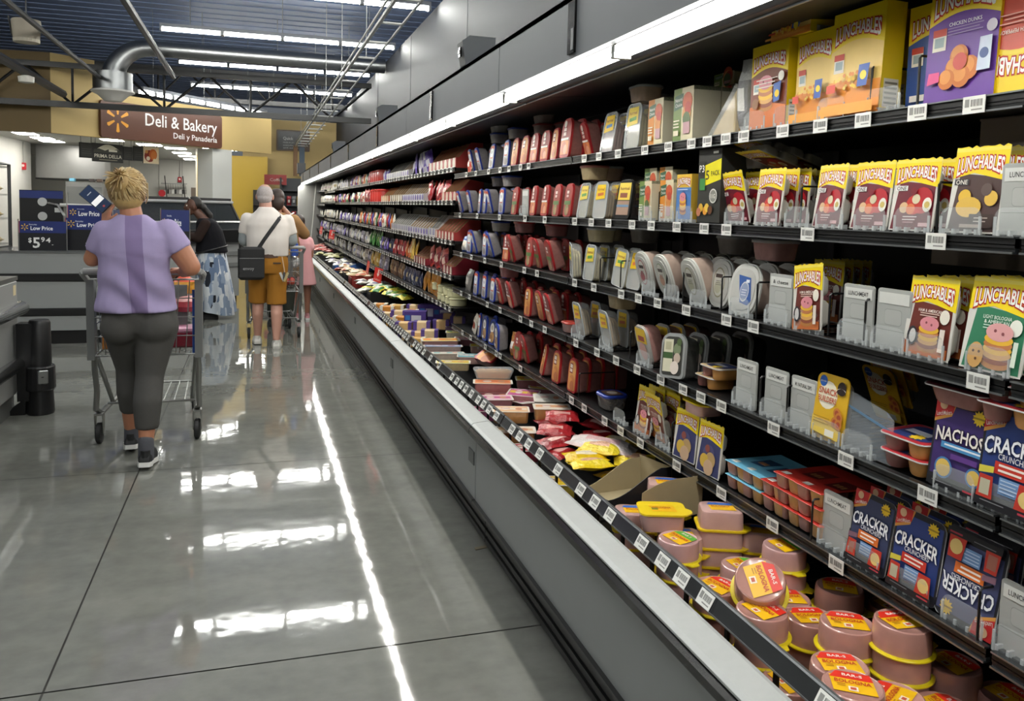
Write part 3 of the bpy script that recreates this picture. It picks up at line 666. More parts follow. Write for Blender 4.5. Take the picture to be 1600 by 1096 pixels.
def maker_pack(style, w=.128, h=.168, flip=False):
    """cracker kit: dark printed card over a moulded tray"""
    def mk():
        out = arch(w, h, .012, .02)
        t = MB(); t.prism(out, 0, .002, mat('#dcdcdc', .25))
        for x0, x1, z0, z1 in ((-w*.42, w*.42, h*.56, h*.92), (-w*.42, -w*.06, h*.06, h*.5), (w*.02, w*.42, h*.06, h*.5)):
            R = []
            for y, s in ((.001, 1), (.024, .92), (.031, .76)):
                cx, cz = (x0+x1)/2, (z0+z1)/2; R.append([(cx+(p[0]-cx)*s, y, cz+(p[1]-cz)*s) for p in rr2(x0, x1, z0, z1, .016)])
            t.rings(R, mat('#d7d7d9', .3))
        f = MB(); c = Card(f, w, h, -.001)
        if flip: c.P = lambda u, v, c=c: (-u*c.w, c.y-c.step*c.k, (1-v)*c.h)
        nach = style == 'nachos'
        c.shape([(x/w, z/h) for x, z in out], '#24242c'); c.shape([(-.46, .14), (.46, .14), (.46, .93), (-.46, .93)], {'nachos': '#3f2d6a', 'cracker': '#2c3f7c', 'orange': '#39405f', 'faded': '#4a4f74'}[style])
        c.shape([(-.5, .72), (-.2, .82), (-.12, 1), (-.5, 1)], '#d99a4a')
        c.shape([(-.5, .76), (-.18, .86), (-.16, 1), (-.5, 1)], '#c02a2c'); c.text('LunchMakers', -.34, .84, .05, '#efe4dc', wu=.28, rot=.25); c.disc(-.36, .93, .07, '#d9b08a')
        c.burst(.28, .88, .12, '#e5c02c'); c.rect(.18, .38, .87, .89, '#a08020')
        if nach:
            c.text('NACHOS', 0, .62, .15, '#e9e3dc', wu=.84, arch=.2, wild=.2, outline=.07, oc='#241c34', off=.03)
            c.rect(-.3, .44, .46, .53, '#4b8fc4'); lines(c, -.24, .4, .51, 1, '#dfe8f0', .03, .02); c.rect(-.1, .36, .36, .42, '#5f3a86'); c.disc(-.2, .24, .16, '#4a7cb4'); c.disc(-.2, .24, .13, '#d9b75c'); c.disc(.34, .24, .14, '#4a7cb4'); c.disc(.34, .24, .11, '#d9b75c')
        else:
            c.text('CRACKER', 0, .63, .16, '#eef0f4', wu=.88, arch=.25, wild=.25, outline=.07, oc='#2b3358', off=.03); c.text('CRUNCHERS', .04, .53, .06, '#d8dae4', wu=.5, outline=.05, oc='#22263c')
            c.rect(-.24, .26, .36, .48, '#c9392c' if style == 'cracker' else '#d9702c'); lines(c, -.18, .2, .46, 2, '#f2e2da', .05, .022)
            c.rect(-.14, .16, .18, .34, '#6f94c4'); lines(c, -.12, .14, .32, 4, '#b7cbe4', .035, .012)
            c.shape([(.12, .08), (.42, .08), (.4, .34), (.16, .34)], '#c0392b'); c.disc(.28, .21, .11, '#e0c27a')
            c.shape([(-.44, .1), (-.2, .1), (-.22, .32), (-.42, .32)], '#c0392b'); c.rect(-.4, -.25, .13, .28, '#b9b49c' if style == 'cracker' else '#a86a5a'); c.shape([(-.44, .33), (-.22, .36), (-.22, .42), (-.44, .4)], '#d9cc4a' if style == 'cracker' else '#7c5a6a')
        c.rect(-.46, .46, .02, .1, '#1a1a20'); lines(c, .2, .42, .08, 1, '#b43c4a', .03, .02); lines(c, -.36, .0, .08, 1, '#77777c', .03, .01)
        return [('card', f.mesh()), ('tray', t.mesh(smooth=True))]
    return mk
def small_carton(style, w=.1, h=.15, d=.075):
    def mk():
        b = MB(); b.box(-w/2, w/2, 0, d, 0, h, P('#d3cdb6')); b.box(-w/2, w/2, .0, d, h*.93, h+.0004, P('#55624a'))
        c = Card(b, w, h, 0); a = '#d98b2b' if style == 'orange' else '#6d8740'
        c.rect(-.5, .5, 0, 1, '#d8ceae'); c.rect(-.5, -.08, 0, 1, a); c.shape([(-.46, .58), (-.02, .64), (.0, .9), (-.44, .86)], '#2f5a3c'); c.text('Natural', -.23, .79, .07, '#eef0e4', wu=.36, rot=.07); c.text('Choice', -.23, .69, .07, '#eef0e4', wu=.34, rot=.07)
        c.disc(.22, .72, .24, '#c9562f'); c.disc(.2, .5, .22, '#dc9a58'); c.disc(.26, .6, .16, '#b8402c'); c.disc(.2, .4, .18, '#54683a' if style != 'orange' else '#d08a48'); c.rect(.06, .38, .12, .34, '#c39aa0'); lines(c, -.44, -.14, .4, 3, '#ece4cc', .06, .025); c.rect(-.42, -.16, .1, .2, '#e6dcc0')
        return [('snack_carton', b.mesh())]
    return mk
def blue_box():
    w, h, d = .098, .158, .075
    b = MB(); b.box(-w/2, w/2, 0, d, 0, h, P('#c9a43a')); c = Card(b, w, h, 0)
    c.rect(-.5, .5, 0, 1, '#e3b93a'); c.rect(-.5, .5, 0, .72, '#4a7ab8'); lunch_word(c, .84, .13); c.disc(0, .36, .24, '#3a66a4', rv=.3); food_stack(c, 0, .2, 1.1); lines(c, -.34, .34, .68, 1, '#e6ecf4', .03)
    return [('lunch_carton', b.mesh())]
def p3_box():
    w, h, d = .135, .232, .11
    b = MB(); b.box(-w/2, w/2, 0, d, 0, h, P('#2b2c2a')); c = Card(b, w, h, 0)
    c.rect(-.5, .5, 0, 1, '#2f302d'); c.shape([(-.2, .5), (.5, .58), (.5, .86), (-.2, .78)], '#ecdf1c'); c.text('5', -.08, .65, .13, '#23241f', wu=.15); c.text('PACK', .26, .67, .07, '#23241f', wu=.36, rot=.06)
    c.rect(-.46, -.2, .64, .84, '#1c1d1b'); c.text('P3', -.33, .74, .1, '#f0efe8', wu=.22); c.rect(-.4, -.16, .44, .6, '#3f8a45'); c.disc(.22, .36, .17, '#d6d6cf'); c.disc(.22, .36, .14, '#8d8e86'); c.text('11G', .22, .36, .06, '#f0efe8', wu=.2)
    for u, v, cc in ((-.3, .2, '#e0b23c'), (-.1, .16, '#d99030'), (-.02, .2, '#e8c048'), (.12, .17, '#6a4228'), (-.38, .14, '#c07a5a')): c.disc(u, v, .1, cc, rv=.06)
    c.rect(.2, .42, .93, .96, '#c8c8c0')
    return [('snack_carton', b.mesh())]
def snack_builder():
    w, h = .118, .165
    f = MB(); out = arch(w, h, .006, .02); f.prism(out, 0, .003, P('#d9ad28')); c = Card(f, w, h, 0)
    c.shape([(x/w, z/h) for x, z in out], '#deb02a'); c.disc(-.12, .68, .3, '#efe6d0'); c.disc(-.3, .88, .12, '#2a5cae'); c.text('great value', -.3, .88, .03, '#e8eef6', wu=.18); c.text('SNACK', -.1, .74, .1, '#c24a28', wu=.58, outline=.02, oc='#f4ead8'); c.text('BUILDERS', -.1, .62, .09, '#c24a28', wu=.56, outline=.02, oc='#f4ead8')
    c.disc(.3, .84, .13, '#2c211e'); c.disc(.3, .8, .13, '#e9e2d8', rv=.03); c.disc(.3, .78, .13, '#2c211e', rv=.05)
    for u, v in ((.26, .46), (.34, .4), (.24, .32), (.36, .3)): c.disc(u, v, .11, '#c9803a'); c.disc(u, v, .06, '#a84c34')
    c.shape([(-.45, .1), (.4, .05), (.44, .2), (-.45, .34)], '#e6c659'); c.rect(.0, .28, .08, .18, '#ece8dc'); lines(c, -.4, .1, .34, 3, '#a8842a', .04)
    t = MB(); shell(t, [(x*.9, .005+z*.92) for x, z in out], .003, .03, mat('#d8d2c4', .3, alpha=.85))
    return [('card', f.mesh()), ('tray', t.mesh(smooth=True))]
def bologna(kind, r=.0575, h=.052):
    """round tub standing on its yellow lid"""
    def mk():
        pink = '#b98a80' if kind == 'red' else '#c39a98'
        b = MB(); b.lathe([(r*1.0, .004), (r*.985, h*.86), (r*.95, h*.97), (r*.9, h), (r*.86, h-.0015), (0.001, h-.0015)], mat(pink, .22, noise=.12, nscale=35, coat=.6), 40)
        l = MB(); l.lathe([(r*1.0, 0), (r*1.13, .0005), (r*1.14, .003), (r*1.12, .005), (r*.99, .006)], mat('#e4cf1e', .3), 40)
        a = .5; tab = [(r*1.1*math.cos(t), r*1.1*math.sin(t)) for t in (-.32, -.16, 0, .16, .32)]
        l.prism([tab[0], tab[1], tab[2], tab[3], tab[4], (r*1.36, .012), (r*1.38, 0), (r*1.36, -.012)], .0008, .0035, mat('#e4cf1e', .3), 'z')
        q = MB()
        def T(u, v, k): return (u*r, v*r, h+.0004*k)
        c1 = '#e0301f' if kind == 'red' else '#57a637'
        q.poly([T(*p, 1) for p in ((-.62, -.5), (.72, -.5), (.62, .44), (-.72, .44))], P('#efb913'))
        q.poly([T(*p, 2) for p in ((-.72, .28), (.64, .28), (.56, .7), (-.5, .7))], P(c1))
        q.poly([T(*p, 3) for p in ((-.16, -.42), (.14, -.42), (.14, -.16), (-.16, -.16))], P('#f0e3d0')); q.poly([T(*p, 4) for p in ((-.1, -.36), (.08, -.36), (.08, -.22), (-.1, -.22))], P('#c95a3a'))
        vs, fs = text_geo('BAR-S', .02); q.add([T(x*.18, .42+y*.16, 4) for x, y in vs], fs, P('#f4e4da'))
        vs, fs = text_geo('BOLOGNA', .03); q.add([T(x*.17, .0+y*.2, 4) for x, y in vs], fs, P('#c4421f'))
        for k in range(2): q.poly([T(*p, 3) for p in ((-.5, -.1-.1*k), (-.24, -.1-.1*k), (-.24, -.06-.1*k), (-.5, -.06-.1*k))], P('#b5791a'))
        return [('tub', b.mesh(smooth=True)), ('lid', l.mesh(smooth=True)), ('label_sticker', q.mesh())]
    return mk
def square_tub(up=False, w=.118, d=.092, h=.05):
    """square meat tub standing on its yellow lid, or lid up"""
    def mk():
        def Z(z): return h-z if up else z
        m = mat('#c9a29c', .22, noise=.1, nscale=35, coat=.6)
        b = MB(); R = [_rr(-w/2*s, w/2*s, -d/2*s, d/2*s, .02, Z(z)) for z, s in ((.003, 1), (h*.85, .97), (h*.96, .94), (h, .88))]
        b.rings(R if not up else R[::-1], m)
        l = MB(); ly = mat('#e6c81a', .3); z0 = Z(0)
        l.rings([_rr(-w/2*1.13, w/2*1.13, -d/2*1.15, d/2*1.15, .022, z0-.0025), _rr(-w/2*1.13, w/2*1.13, -d/2*1.15, d/2*1.15, .022, z0+.0025)], ly)
        l.prism([(w*.5, -d*.56), (w*.68, -d*.3), (w*.68, -d*.1), (w*.55, .1*d)], z0-.002, z0+.002, ly, 'z')
        q = MB(); zt = h+.0028 if up else h+.0004
        def T(u, v, k): return (u*w/2, v*d/2, zt+.0004*k)
        q.poly([T(*p, 1) for p in ((-.5, -.56), (.66, -.56), (.6, .34), (-.58, .34))], P('#efb913'))
        q.poly([T(*p, 2) for p in ((-.62, .26), (.6, .26), (.54, .64), (-.5, .64))], P('#2f62b8' if not up else '#efc21a'))
        vs, fs = text_geo('BOLOGNA', .03); q.add([T(x*.13, -.1+y*.3, 3) for x, y in vs], fs, P('#c4601f'))
        if up: q.poly([T(*p, 2) for p in ((-.5, -.3), (-.2, -.3), (-.2, .1), (-.5, .1))], P('#7d8a2a'))
        return [('tub', b.mesh(smooth=True)), ('lid', l.mesh(smooth=True)), ('label_sticker', q.mesh())]
    return mk
def cup_pack(style, nx=2, ny=4):
    """foil topped multipack of little meat and cracker cups"""
    def mk():
        w, L_ = .052*nx, .05*ny; fc = {'blue': '#6fb6d4', 'red': '#c3382f'}[style]; dk = {'blue': '#2d4f74', 'red': '#6e2524'}[style]
        f = MB(); f.rbox(-w/2, w/2, 0, L_, .036, .0385, mat(fc, .28), .004)
        f.poly([(-w*.1, L_*.3, .0389), (w*.42, L_*.34, .0389), (w*.46, L_*.7, .0389), (-w*.12, L_*.66, .0389)], P(dk)); f.poly([(-w*.4, L_*.08, .0389), (-w*.15, L_*.08, .0389), (-w*.15, L_*.18, .0389), (-w*.4, L_*.18, .0389)], P('#e8e4da'))
        for k in range(5): f.poly([(x, y, .0391) for x, y in ((w*(.0+.07*k), L_*.4), (w*(.06+.07*k), L_*.4), (w*(.06+.07*k), L_*.5), (w*(.0+.07*k), L_*.5))], P(('#c99a5c', '#a85c44')[k % 2]))
        p = [('film', f.mesh())]
        for i in range(nx):
            for j in range(ny):
                c = MB(); x = -w/2+w*(i+.5)/nx; y = L_*(j+.5)/ny
                m = mat(('#b98a80', '#c99b62')[(i+j) % 2], .25, alpha=.9, noise=.2, nscale=70)
                c.rings([_rr(x-.023*s, x+.023*s, y-.022*s, y+.022*s, .008*s, z) for z, s in ((.0, .72), (.004, .82), (.036, 1))], m)
                p.append(('cup', c.mesh(smooth=True)))
        return p
    return mk
def tray_flat(rim='#c23034', nc=2, w=.17, d=.13):
    """cracker tray lying flat, face up, cups hanging below"""
    def mk():
        f = MB(); f.prism([(x, y) for x, y, z in _rr(-w/2, w/2, 0, d, .02, 0)], .034, .0365, mat('#d9d6d4', .25), 'z')
        f.poly([(x, y, .0369) for x, y, z in _rr(-w/2*.97, w/2*.97, d*.02, d*.98, .018, 0)], P(rim)); f.poly([(x, y, .0373) for x, y, z in _rr(-w*.36, w*.4, d*.14, d*.9, .02, 0)], P('#2e3a70'))
        f.poly([(w*.1+.02*(1 if k % 2 else .65)*math.cos(PI*k/9), d*.3+.02*(1 if k % 2 else .65)*math.sin(PI*k/9), .0377) for k in range(18)], P('#e5c02c')); f.poly([(-w*.3, d*.45, .0377), (w*.2, d*.42, .0377), (w*.2, d*.62, .0377), (-w*.3, d*.65, .0377)], P('#d8d8e0'))
        p = [('film', f.mesh())]
        for k in range(nc):
            c = MB(); x0 = -w/2+w*(k+.06)/nc; x1 = -w/2+w*(k+.94)/nc
            c.rings([_rr((x0+x1)/2-(x1-x0)/2*s, (x0+x1)/2+(x1-x0)/2*s, d*.06+d*.05*(1-s), d*.94, .02, z) for z, s in ((0, .72), (.005, .84), (.034, 1))], mat(('#8f5f58', '#c98f4e')[k % 2], .25, alpha=.9, noise=.15, nscale=60))
            p.append(('cup', c.mesh(smooth=True)))
        return p
    return mk
def pillow(c1, c2, c3, w=.1, h=.14, t=.022, seed=0, hole=True, flat=False):
    """filled pouch: bulged front and back with crimped ends and bands of print"""
    def mk():
        rr = random.Random(seed); nx, nz = 8, 10; m = MB()
        ms = [mat(c, .28, noise=.1, nscale=60, bump=.35, bscale=45) for c in (c1, c2, c3)]
        ph = rr.random()*6
        def V(i, j, sgn):
            u, v = i/nx*2-1, j/nz
            e = (1-abs(u)**3)*max(0, math.sin(PI*min(1, max(0, (v-.03)/.9))))**.6
            wob = .0025*math.sin(5*u+ph+7*v)+.002*math.sin(11*v+ph)
            return (u*w/2*(1-.04*math.sin(PI*v)), -sgn*(t/2*e)+wob+t/2, v*h+.002*math.sin(3*u+ph))
        for sgn in (1, -1):
            vs = [V(i, j, sgn) for j in range(nz+1) for i in range(nx+1)]
            for j in range(nz):
                for i in range(nx):
                    v = (j+.5)/nz; u = abs((i+.5)/nx-.5)
                    k = 0 if v > .72 or v < .12 else (1 if (u < .28 and .25 < v < .62) else 2)
                    a = j*(nx+1)+i
                    m.add([vs[a], vs[a+1], vs[a+nx+2], vs[a+nx+1]], [(0, 1, 2, 3)], ms[k])
        if flat:
            m.v = [(x, z, y) for x, y, z in m.v]
        return [('pouch', m.mesh(smooth=True))]
    return mk
def display_carton(outc, inn='#9a7a55', w=.09, h=.17, d=.2, stripe=None):
    """shelf display carton: high back, sides cut on a slant, low front, pouches in it"""
    def mk():
        m = MB(); t = .003; o_ = P(outc); i_ = mat(inn, .8, noise=.1, nscale=30)
        side = [(0, 0), (d, 0), (d, h), (d*.55, h), (d*.12, h*.42), (0, h*.4)]
        for x in (-w/2, w/2-t):
            m.prism(side, x, x+t, o_, 'x')
        m.prism([(a+.001, b-.001) for a, b in side], -w/2+t, -w/2+t+.0006, i_, 'x')
        m.box(-w/2, w/2, 0, t, 0, h*.4, o_); m.box(-w/2, w/2, d-t, d, 0, h, o_); m.box(-w/2, w/2, 0, d, 0, t, o_)
        if stripe:
            c = Card(m, w, h*.4, 0); c.disc(0, .5, .3, stripe); c.rect(-.3, .3, .1, .2, '#e8e2d8')
        return [('display_carton', m.mesh())]
    return mk
def deli_pack(side, top1, top2, w=.15, d=.105, h=.042, rim='#e6ded4', fan=False):
    """oblong pack of sliced meat: pink block sides, printed film top with a flat rim"""
    def mk():
        b = MB(); R = [_rr(-w/2*s, w/2*s, -d/2*s, d/2*s, .014, z) for z, s in ((0, .9), (.004, .95), (h, .98))]
        b.rings(R, mat(side, .3, noise=.2, nscale=70, coat=.5))
        f = MB(); f.rings([_rr(-w/2*1.06, w/2*1.06, -d/2*1.08, d/2*1.08, .012, z) for z in (h, h+.0015)], mat(rim, .3))
        def T(u, v, k): return (u*w/2, v*d/2, h+.0015+.0004*k)
        f.poly([T(*p, 1) for p in ((-.95, -.92), (.95, -.92), (.95, .92), (-.95, .92))], P(top1)); f.poly([T(*p, 2) for p in ((-.9, -.2), (.9, -.34), (.9, .34), (-.9, .5))], P(top2))
        f.poly([T(.5*math.cos(a)*.5-.3, .5*math.sin(a)+.1, 3) for a in [2*PI*k/14 for k in range(14)]], P('#efe7dc')); f.poly([T(.2*math.cos(a)+.45, .4*math.sin(a), 3) for a in [2*PI*k/12 for k in range(12)]], P('#c98a6a'))
        for k in range(3): f.poly([T(*p, 4) for p in ((-.55, -.0+.12*k), (-.05, -.0+.12*k), (-.05, .06+.12*k), (-.55, .06+.12*k))], P('#b8433c'))
        return [('meat_block', b.mesh(smooth=True)), ('film', f.mesh())]
    return mk
# ---------------------------------------------------------------- shelf furniture
def pusher(text, paddle=True, w=.11):
    """spring pusher lane: grey paddle, clear front stop, black track"""
    def mk():
        t = MB()
        for x in (-.03, 0, .03): t.box(x-.008, x+.008, .0, .3, 0, .006, BLACKGLOSS)
        for x in (-.04, -.015, .015, .04): t.box(x-.003, x+.003, -.003, .02, 0, .014, clear(.5))
        f = MB(); out = arch(w*.9, .058, .004, .02); f.prism(out, -.002, .0005, clear(.16))
        for sx in (-1, 1): f.tube([(sx*w*.44, -.001, 0), (sx*w*.44, -.001, .04)], .003, clear(.5), 6)
        p = [('track', t.mesh()), ('front_stop', f.mesh())]
        if paddle:
            g = MB(); G = mat('#adafac', .5); h = .142; out = arch(w*.92, h, .006, .008); g.prism(out, .012, .017, G)
            c = Card(g, w*.92, h, .012); c.shape([(x/w/.92, z/h) for x, z in rr2(-w*.24, w*.24, h*.42, h*.68, .008)], mat('#989a97', .5)); c.shape([(x/w/.92, z/h) for x, z in rr2(-w*.23, w*.23, h*.43, h*.67, .008)], mat('#b2b4b1', .5))
            c.rect(-.44, .46, .76, .94, '#d9dad6')
            if text: c.text(text, 0, .85, .075, '#2d2e2e', wu=.66)
            c.rect(-.46, .46, .335, .342, mat('#6d6f6c', .5))
            p.append(('paddle', g.mesh()))
        return p
    return mk
def hoop():
    m = MB(); m.tube([(0, 0, 0), (0, 0, .1), (0, .004, .105), (0, .17, .105), (0, .172, .1), (0, .172, 0)], .0028, BLACK, 6); return [('divider_hoop', m.mesh())]
# ---------------------------------------------------------------- near shelves, left to right as in the photo
RN = {1: 'near top shelf', 2: 'near second shelf', 3: 'near third shelf', 4: 'near fourth shelf', 5: 'near bottom shelf'}
rg = random.Random(11)
def S(k, px, name, key, maker, cat, desc, dx=.022, dz=0, tilt=-6, yaw=0, roll=0, back=0, bdesc=None, step=.066, scale=None, z=None):
    if tilt <= -11: tilt = -tilt*.9; dx += .03; yaw = -yaw*.3
    zz = ZS[k]-.004; y = pY(px, zz+dz+.07, SX+dx)
    o = put(name, key, maker, cat, (SX+dx, y, zz+.0065+dz), desc, RN[k], (math.radians(tilt), math.radians(roll), math.radians(yaw)), scale=scale)
    for b in range(back):
        put(name, key, maker, cat, (SX+dx+step*(b+1), y+rg.uniform(-.004, .004), zz+.0065+dz), bdesc or desc+' behind', RN[k], (math.radians(min(tilt, 0)*.7), 0, 0), scale=scale)
    return o
RED, BLUE = '#a8262a', '#2740a0'
def red(k, px, **a):
    kd = a.pop('kd', 'red'); d = a.pop('desc', 'red rimmed deli tub')
    return S(k, px, 'deli_tub', 'tub_'+kd, tub_up(RED, kd, '#b07a74'), 'deli tub', d, **a)
def blu(k, px, **a):
    kd = a.pop('kd', 'blue'); d = a.pop('desc', 'blue rimmed deli tub')
    return S(k, px, 'deli_tub', 'tub_'+kd, tub_up(BLUE, kd, '#a9a3a4'), 'deli tub', d, **a)
def wdg(k, px, kd='b', **a): return S(k, px, 'lunchmeat_tray', 'wedge_'+kd, wedge(kd, {'b': '#c9a7a2', 'g': '#d6c79c', 'o': '#c9ad86'}[kd]), 'lunchmeat tray', 'clear lunchmeat tray with yellow label', **a)
def flat(k, px, key, lidc, body, desc, z0, **a):
    o = S(k, px, 'flat_tub', 'flat_'+key, tub_flat(lidc, body, top=a.pop('top', None)), 'deli tub', desc, tilt=0, dz=z0, **a); return o
def hp(k, px, dx=.02): return S(k, px, 'lane_divider', 'hoop', hoop, 'divider', 'black wire lane divider', dx=dx, tilt=0)
def psh(k, px, text=None, paddle=False, desc=None):
    return S(k, px, 'shelf_pusher', 'pusher_%s_%s' % (text, paddle), pusher(text, paddle), 'shelf pusher', desc or ('empty grey pusher plate' if paddle else 'clear lane stop'), dx=.012, dz=-.006, tilt=0)
# top shelf
S(1, 731, 'lunchmeat_pouch', 'p_or', pillow('#c9532f', '#e6e2dc', '#c4462e', seed=2), 'pouch', 'orange and white lunchmeat pouch')
for px, t, yw in ((740, -14, 12), (752, -16, 8), (767, -6, 0)): blu(1, px, tilt=t, yaw=yw, back=1)
blu(1, 790, tilt=-4, back=2)
flat(1, 768, 'blue2', BLUE, '#b9b4b4', 'clear tub with blue lid stacked high', .165, dx=.05); flat(1, 768, 'blue2', BLUE, '#b9b4b4', 'clear tub with blue lid stacked high', .225, dx=.05)
flat(1, 796, 'blue2', BLUE, '#b9b4b4', 'clear tub with blue lid stacked high', .168, dx=.06)
for px, kd in ((803, 'redorange'), (818, 'redorange'), (833, 'red'), (850, 'red'), (865, 'redorange')): red(1, px, kd=kd, back=3, yaw=rg.uniform(-4, 4))
red(1, 882, kd='red', dx=.008, scale=1.18, desc='taller red rimmed deli tub', back=2)
red(1, 922, kd='red', tilt=-16, yaw=14, dx=.05, back=1, desc='leaning red rimmed deli tub')
flat(1, 836, 'redlid', '#a33a3c', '#bfa6a0', 'clear round tub with red lid stacked high', .168, dx=.12); flat(1, 836, 'clr', 'clear', '#c9b6ae', 'clear lidded tub on red lidded tub', .232, dx=.12)
flat(1, 870, 'redlid', '#a33a3c', '#bfa6a0', 'clear round tub with red lid stacked high', .168, dx=.2)
wdg(1, 946, 'b', back=2, scale=1.08, tilt=-9); wdg(1, 985, 'g', back=2, scale=1.12, tilt=-5)
flat(1, 990, 'clrb', 'clear', '#d3b59c', 'clear tub of meat on yellow label trays', .178, dx=.03); flat(1, 1003, 'clr2', 'clear', '#b9a9a2', 'clear tub of meat on yellow label trays', .172, dx=.14)
S(1, 1024, 'snack_carton', 'nc_or', small_carton('orange', .112, .162), 'carton', 'cream snack carton with orange panel', tilt=0, dx=.02, back=1, step=.08)
S(1, 1026, 'snack_carton', 'nc_or2', small_carton('orange', .13, .19), 'carton', 'taller cream carton peeping over the orange one', tilt=0, dx=.15)
S(1, 1067, 'snack_carton', 'nc_gr', small_carton('green', .132, .175, .1), 'carton', 'cream snack carton with green panel', tilt=0, dx=.018, back=2, step=.105)
for j in range(3): S(1, 1120, 'snack_carton', 'nc_gr2', small_carton('green', .115, .15, .05), 'carton', 'cream carton pushed back beside the sandwich wrap', tilt=0, dx=.2+.055*j)
S(1, 1130, 'snack_carton', 'nc_or3', small_carton('orange', .13, .045, .12), 'carton', 'cream carton lying high above the sandwich wrap', tilt=0, dx=.21, dz=.155); S(1, 1132, 'snack_carton', 'nc_gr3', small_carton('green', .125, .045, .12), 'carton', 'cream carton lying high above the sandwich wrap', tilt=0, dx=.2, dz=.2)
def sandwich():
    m = MB(); pts = [(-.075, 0), (.075, 0), (.06, .15)]; m.prism(pts, 0, .07, clear(.3))
    e = MB(); e.prism([(-.06, .006), (.068, .006), (.056, .135)], .01, .022, mat('#d9c294', .7, noise=.2)); e.prism([(-.058, .006), (.066, .006), (.054, .13)], .022, .03, mat('#d9a93c', .6, noise=.3)); e.prism([(-.058, .006), (.066, .006), (.054, .13)], .03, .036, mat('#6d8a3a', .6, noise=.4)); e.prism([(-.06, .006), (.068, .006), (.056, .135)], .036, .06, mat('#d2bd90', .7, noise=.2))
    return [('wrap', m.mesh()), ('sandwich', e.mesh())]
S(1, 1126, 'sandwich_wedge', 'sandwich', sandwich, 'sandwich', 'clear wedge pack with a flatbread sandwich', tilt=-4, dx=.02)
S(1, 1152, 'lunchmeat_pouch', 'p_silv', pillow('#c9cbcd', '#e6e6e4', '#8f9094', .075, .225, .05, seed=5), 'pouch', 'tall crinkled silver wrapped pack', tilt=-3, dx=.03)
S(1, 1200, 'lunch_carton', 'lb_brown', lunch_box('brown'), 'carton', 'brown and yellow lunch box carton', tilt=0, dx=.014, back=1, step=.07, bdesc='brown and yellow carton behind the front one')
S(1, 1237, 'lunch_carton', 'lb_flat', lunch_box('yellow', .168, .06, .15), 'carton', 'yellow carton lying across the brown carton', tilt=0, dx=.02, dz=.234, yaw=0)
S(1, 1271, 'lunch_carton', 'lb_yel', lunch_box('yellow', .145), 'carton', 'yellow lunch box carton standing one step back', tilt=0, dx=.03)
S(1, 1333, 'lunch_carton', 'lb_yelb', lunch_box('yellow', .178, .252), 'carton', 'largest yellow lunch box carton', tilt=-2, dx=.012, yaw=0)
for j in range(4): S(1, 1345, 'lunch_carton', 'lb_yelb', lunch_box('yellow', .178, .252), 'carton', 'yellow carton in the row behind the largest one', tilt=-1, dx=.078+.06*j)
hp(1, 1362, .012); hp(1, 1436, .012)
S(1, 1462, 'lunch_carton', 'lb_blue', lunch_box('blue'), 'carton', 'blue and yellow lunch carton behind the purple one', tilt=0, dx=.075)
S(1, 1498, 'lunch_carton', 'lb_pur', lunch_box('purple', .175, .252), 'carton', 'purple and yellow lunch box carton', tilt=-2, dx=.016)
S(1, 1588, 'lunch_carton', 'lb_red', lunch_box('red', .17, .275, flip=True), 'carton', 'red and yellow lunch carton standing upside down', tilt=-3, dx=.02)
for px in (1180, 1228, 1300, 1382): psh(1, px)
# second shelf
for px, t, yw in ((722, -16, 10), (737, -14, 10)): blu(2, px, tilt=t, yaw=yw, back=1)
for px in (749, 757): blu(2, px, tilt=-3, desc='narrow white and blue pack', scale=(.6, 1, 1))
blu(2, 768, tilt=-14, yaw=10, back=1); blu(2, 783, tilt=-3, back=2)
flat(2, 770, 'blue2', BLUE, '#b9b4b4', 'blue lidded tub stacked above the blue tubs', .17, dx=.07); flat(2, 787, 'blue2', BLUE, '#b9b4b4', 'blue lidded tub stacked above the blue tubs', .162, dx=.03)
red(2, 803, kd='redgreen', back=2); psh(2, 817, None, True)
for px, kd in ((832, 'red'), (850, 'red'), (868, 'redgreen'), (886, 'redgreen')): red(2, px, kd=kd, back=3, yaw=rg.uniform(-3, 3))
wdg(2, 908, 'g', back=2, tilt=-8); wdg(2, 935, 'o', back=2, tilt=-6, yaw=4)
flat(2, 912, 'redlid2', '#b06a62', '#d8c39a', 'clear tub of pale sliced meat stacked high', .165, dx=.02); flat(2, 936, 'clrb', 'clear', '#c9a988', 'clear tub of brown sliced meat stacked high', .165, dx=.1)
S(2, 972, 'deli_tub', 'tub_blk', tub_up('#141414', 'blackyellow', '#3a3230', .105, .155), 'deli tub', 'black deli tub with yellow label', tilt=-8, yaw=8, back=2)
for px, st in ((1008, 'green'), (1041, 'orange')): S(2, px, 'snack_carton', 'nc_s'+st, small_carton(st, .096, .142, .06), 'carton', 'small cream carton with %s panel' % st, tilt=0, back=2, step=.064)
for px, st in ((1016, 'green'), (1040, 'orange')): S(2, px, 'snack_carton', 'nc_t'+st, small_carton(st, .096, .142, .06), 'carton', 'small cream carton stacked on the others', tilt=0, dx=.06, dz=.05)
S(2, 1068, 'lunch_carton', 'bluebox', blue_box, 'carton', 'blue and gold lunch carton', tilt=0, back=1, step=.08)
hp(2, 1030); psh(2, 1009); psh(2, 1042); psh(2, 1070)
S(2, 1107, 'snack_carton', 'p3', p3_box, 'carton', 'tall black five pack carton with yellow band', tilt=0, dx=.02, back=1, step=.12)
S(2, 1155, 'lunch_pack', 'lp_mar', lunch_pack('maroon'), 'lunch pack', 'maroon and yellow lunch pack', tilt=-12, yaw=-14, roll=-5, dx=.03, back=2, step=.05)
S(2, 1199, 'lunch_pack', 'lp_mar', lunch_pack('maroon'), 'lunch pack', 'maroon and yellow lunch pack', tilt=-6, dx=.022, back=3, step=.05)
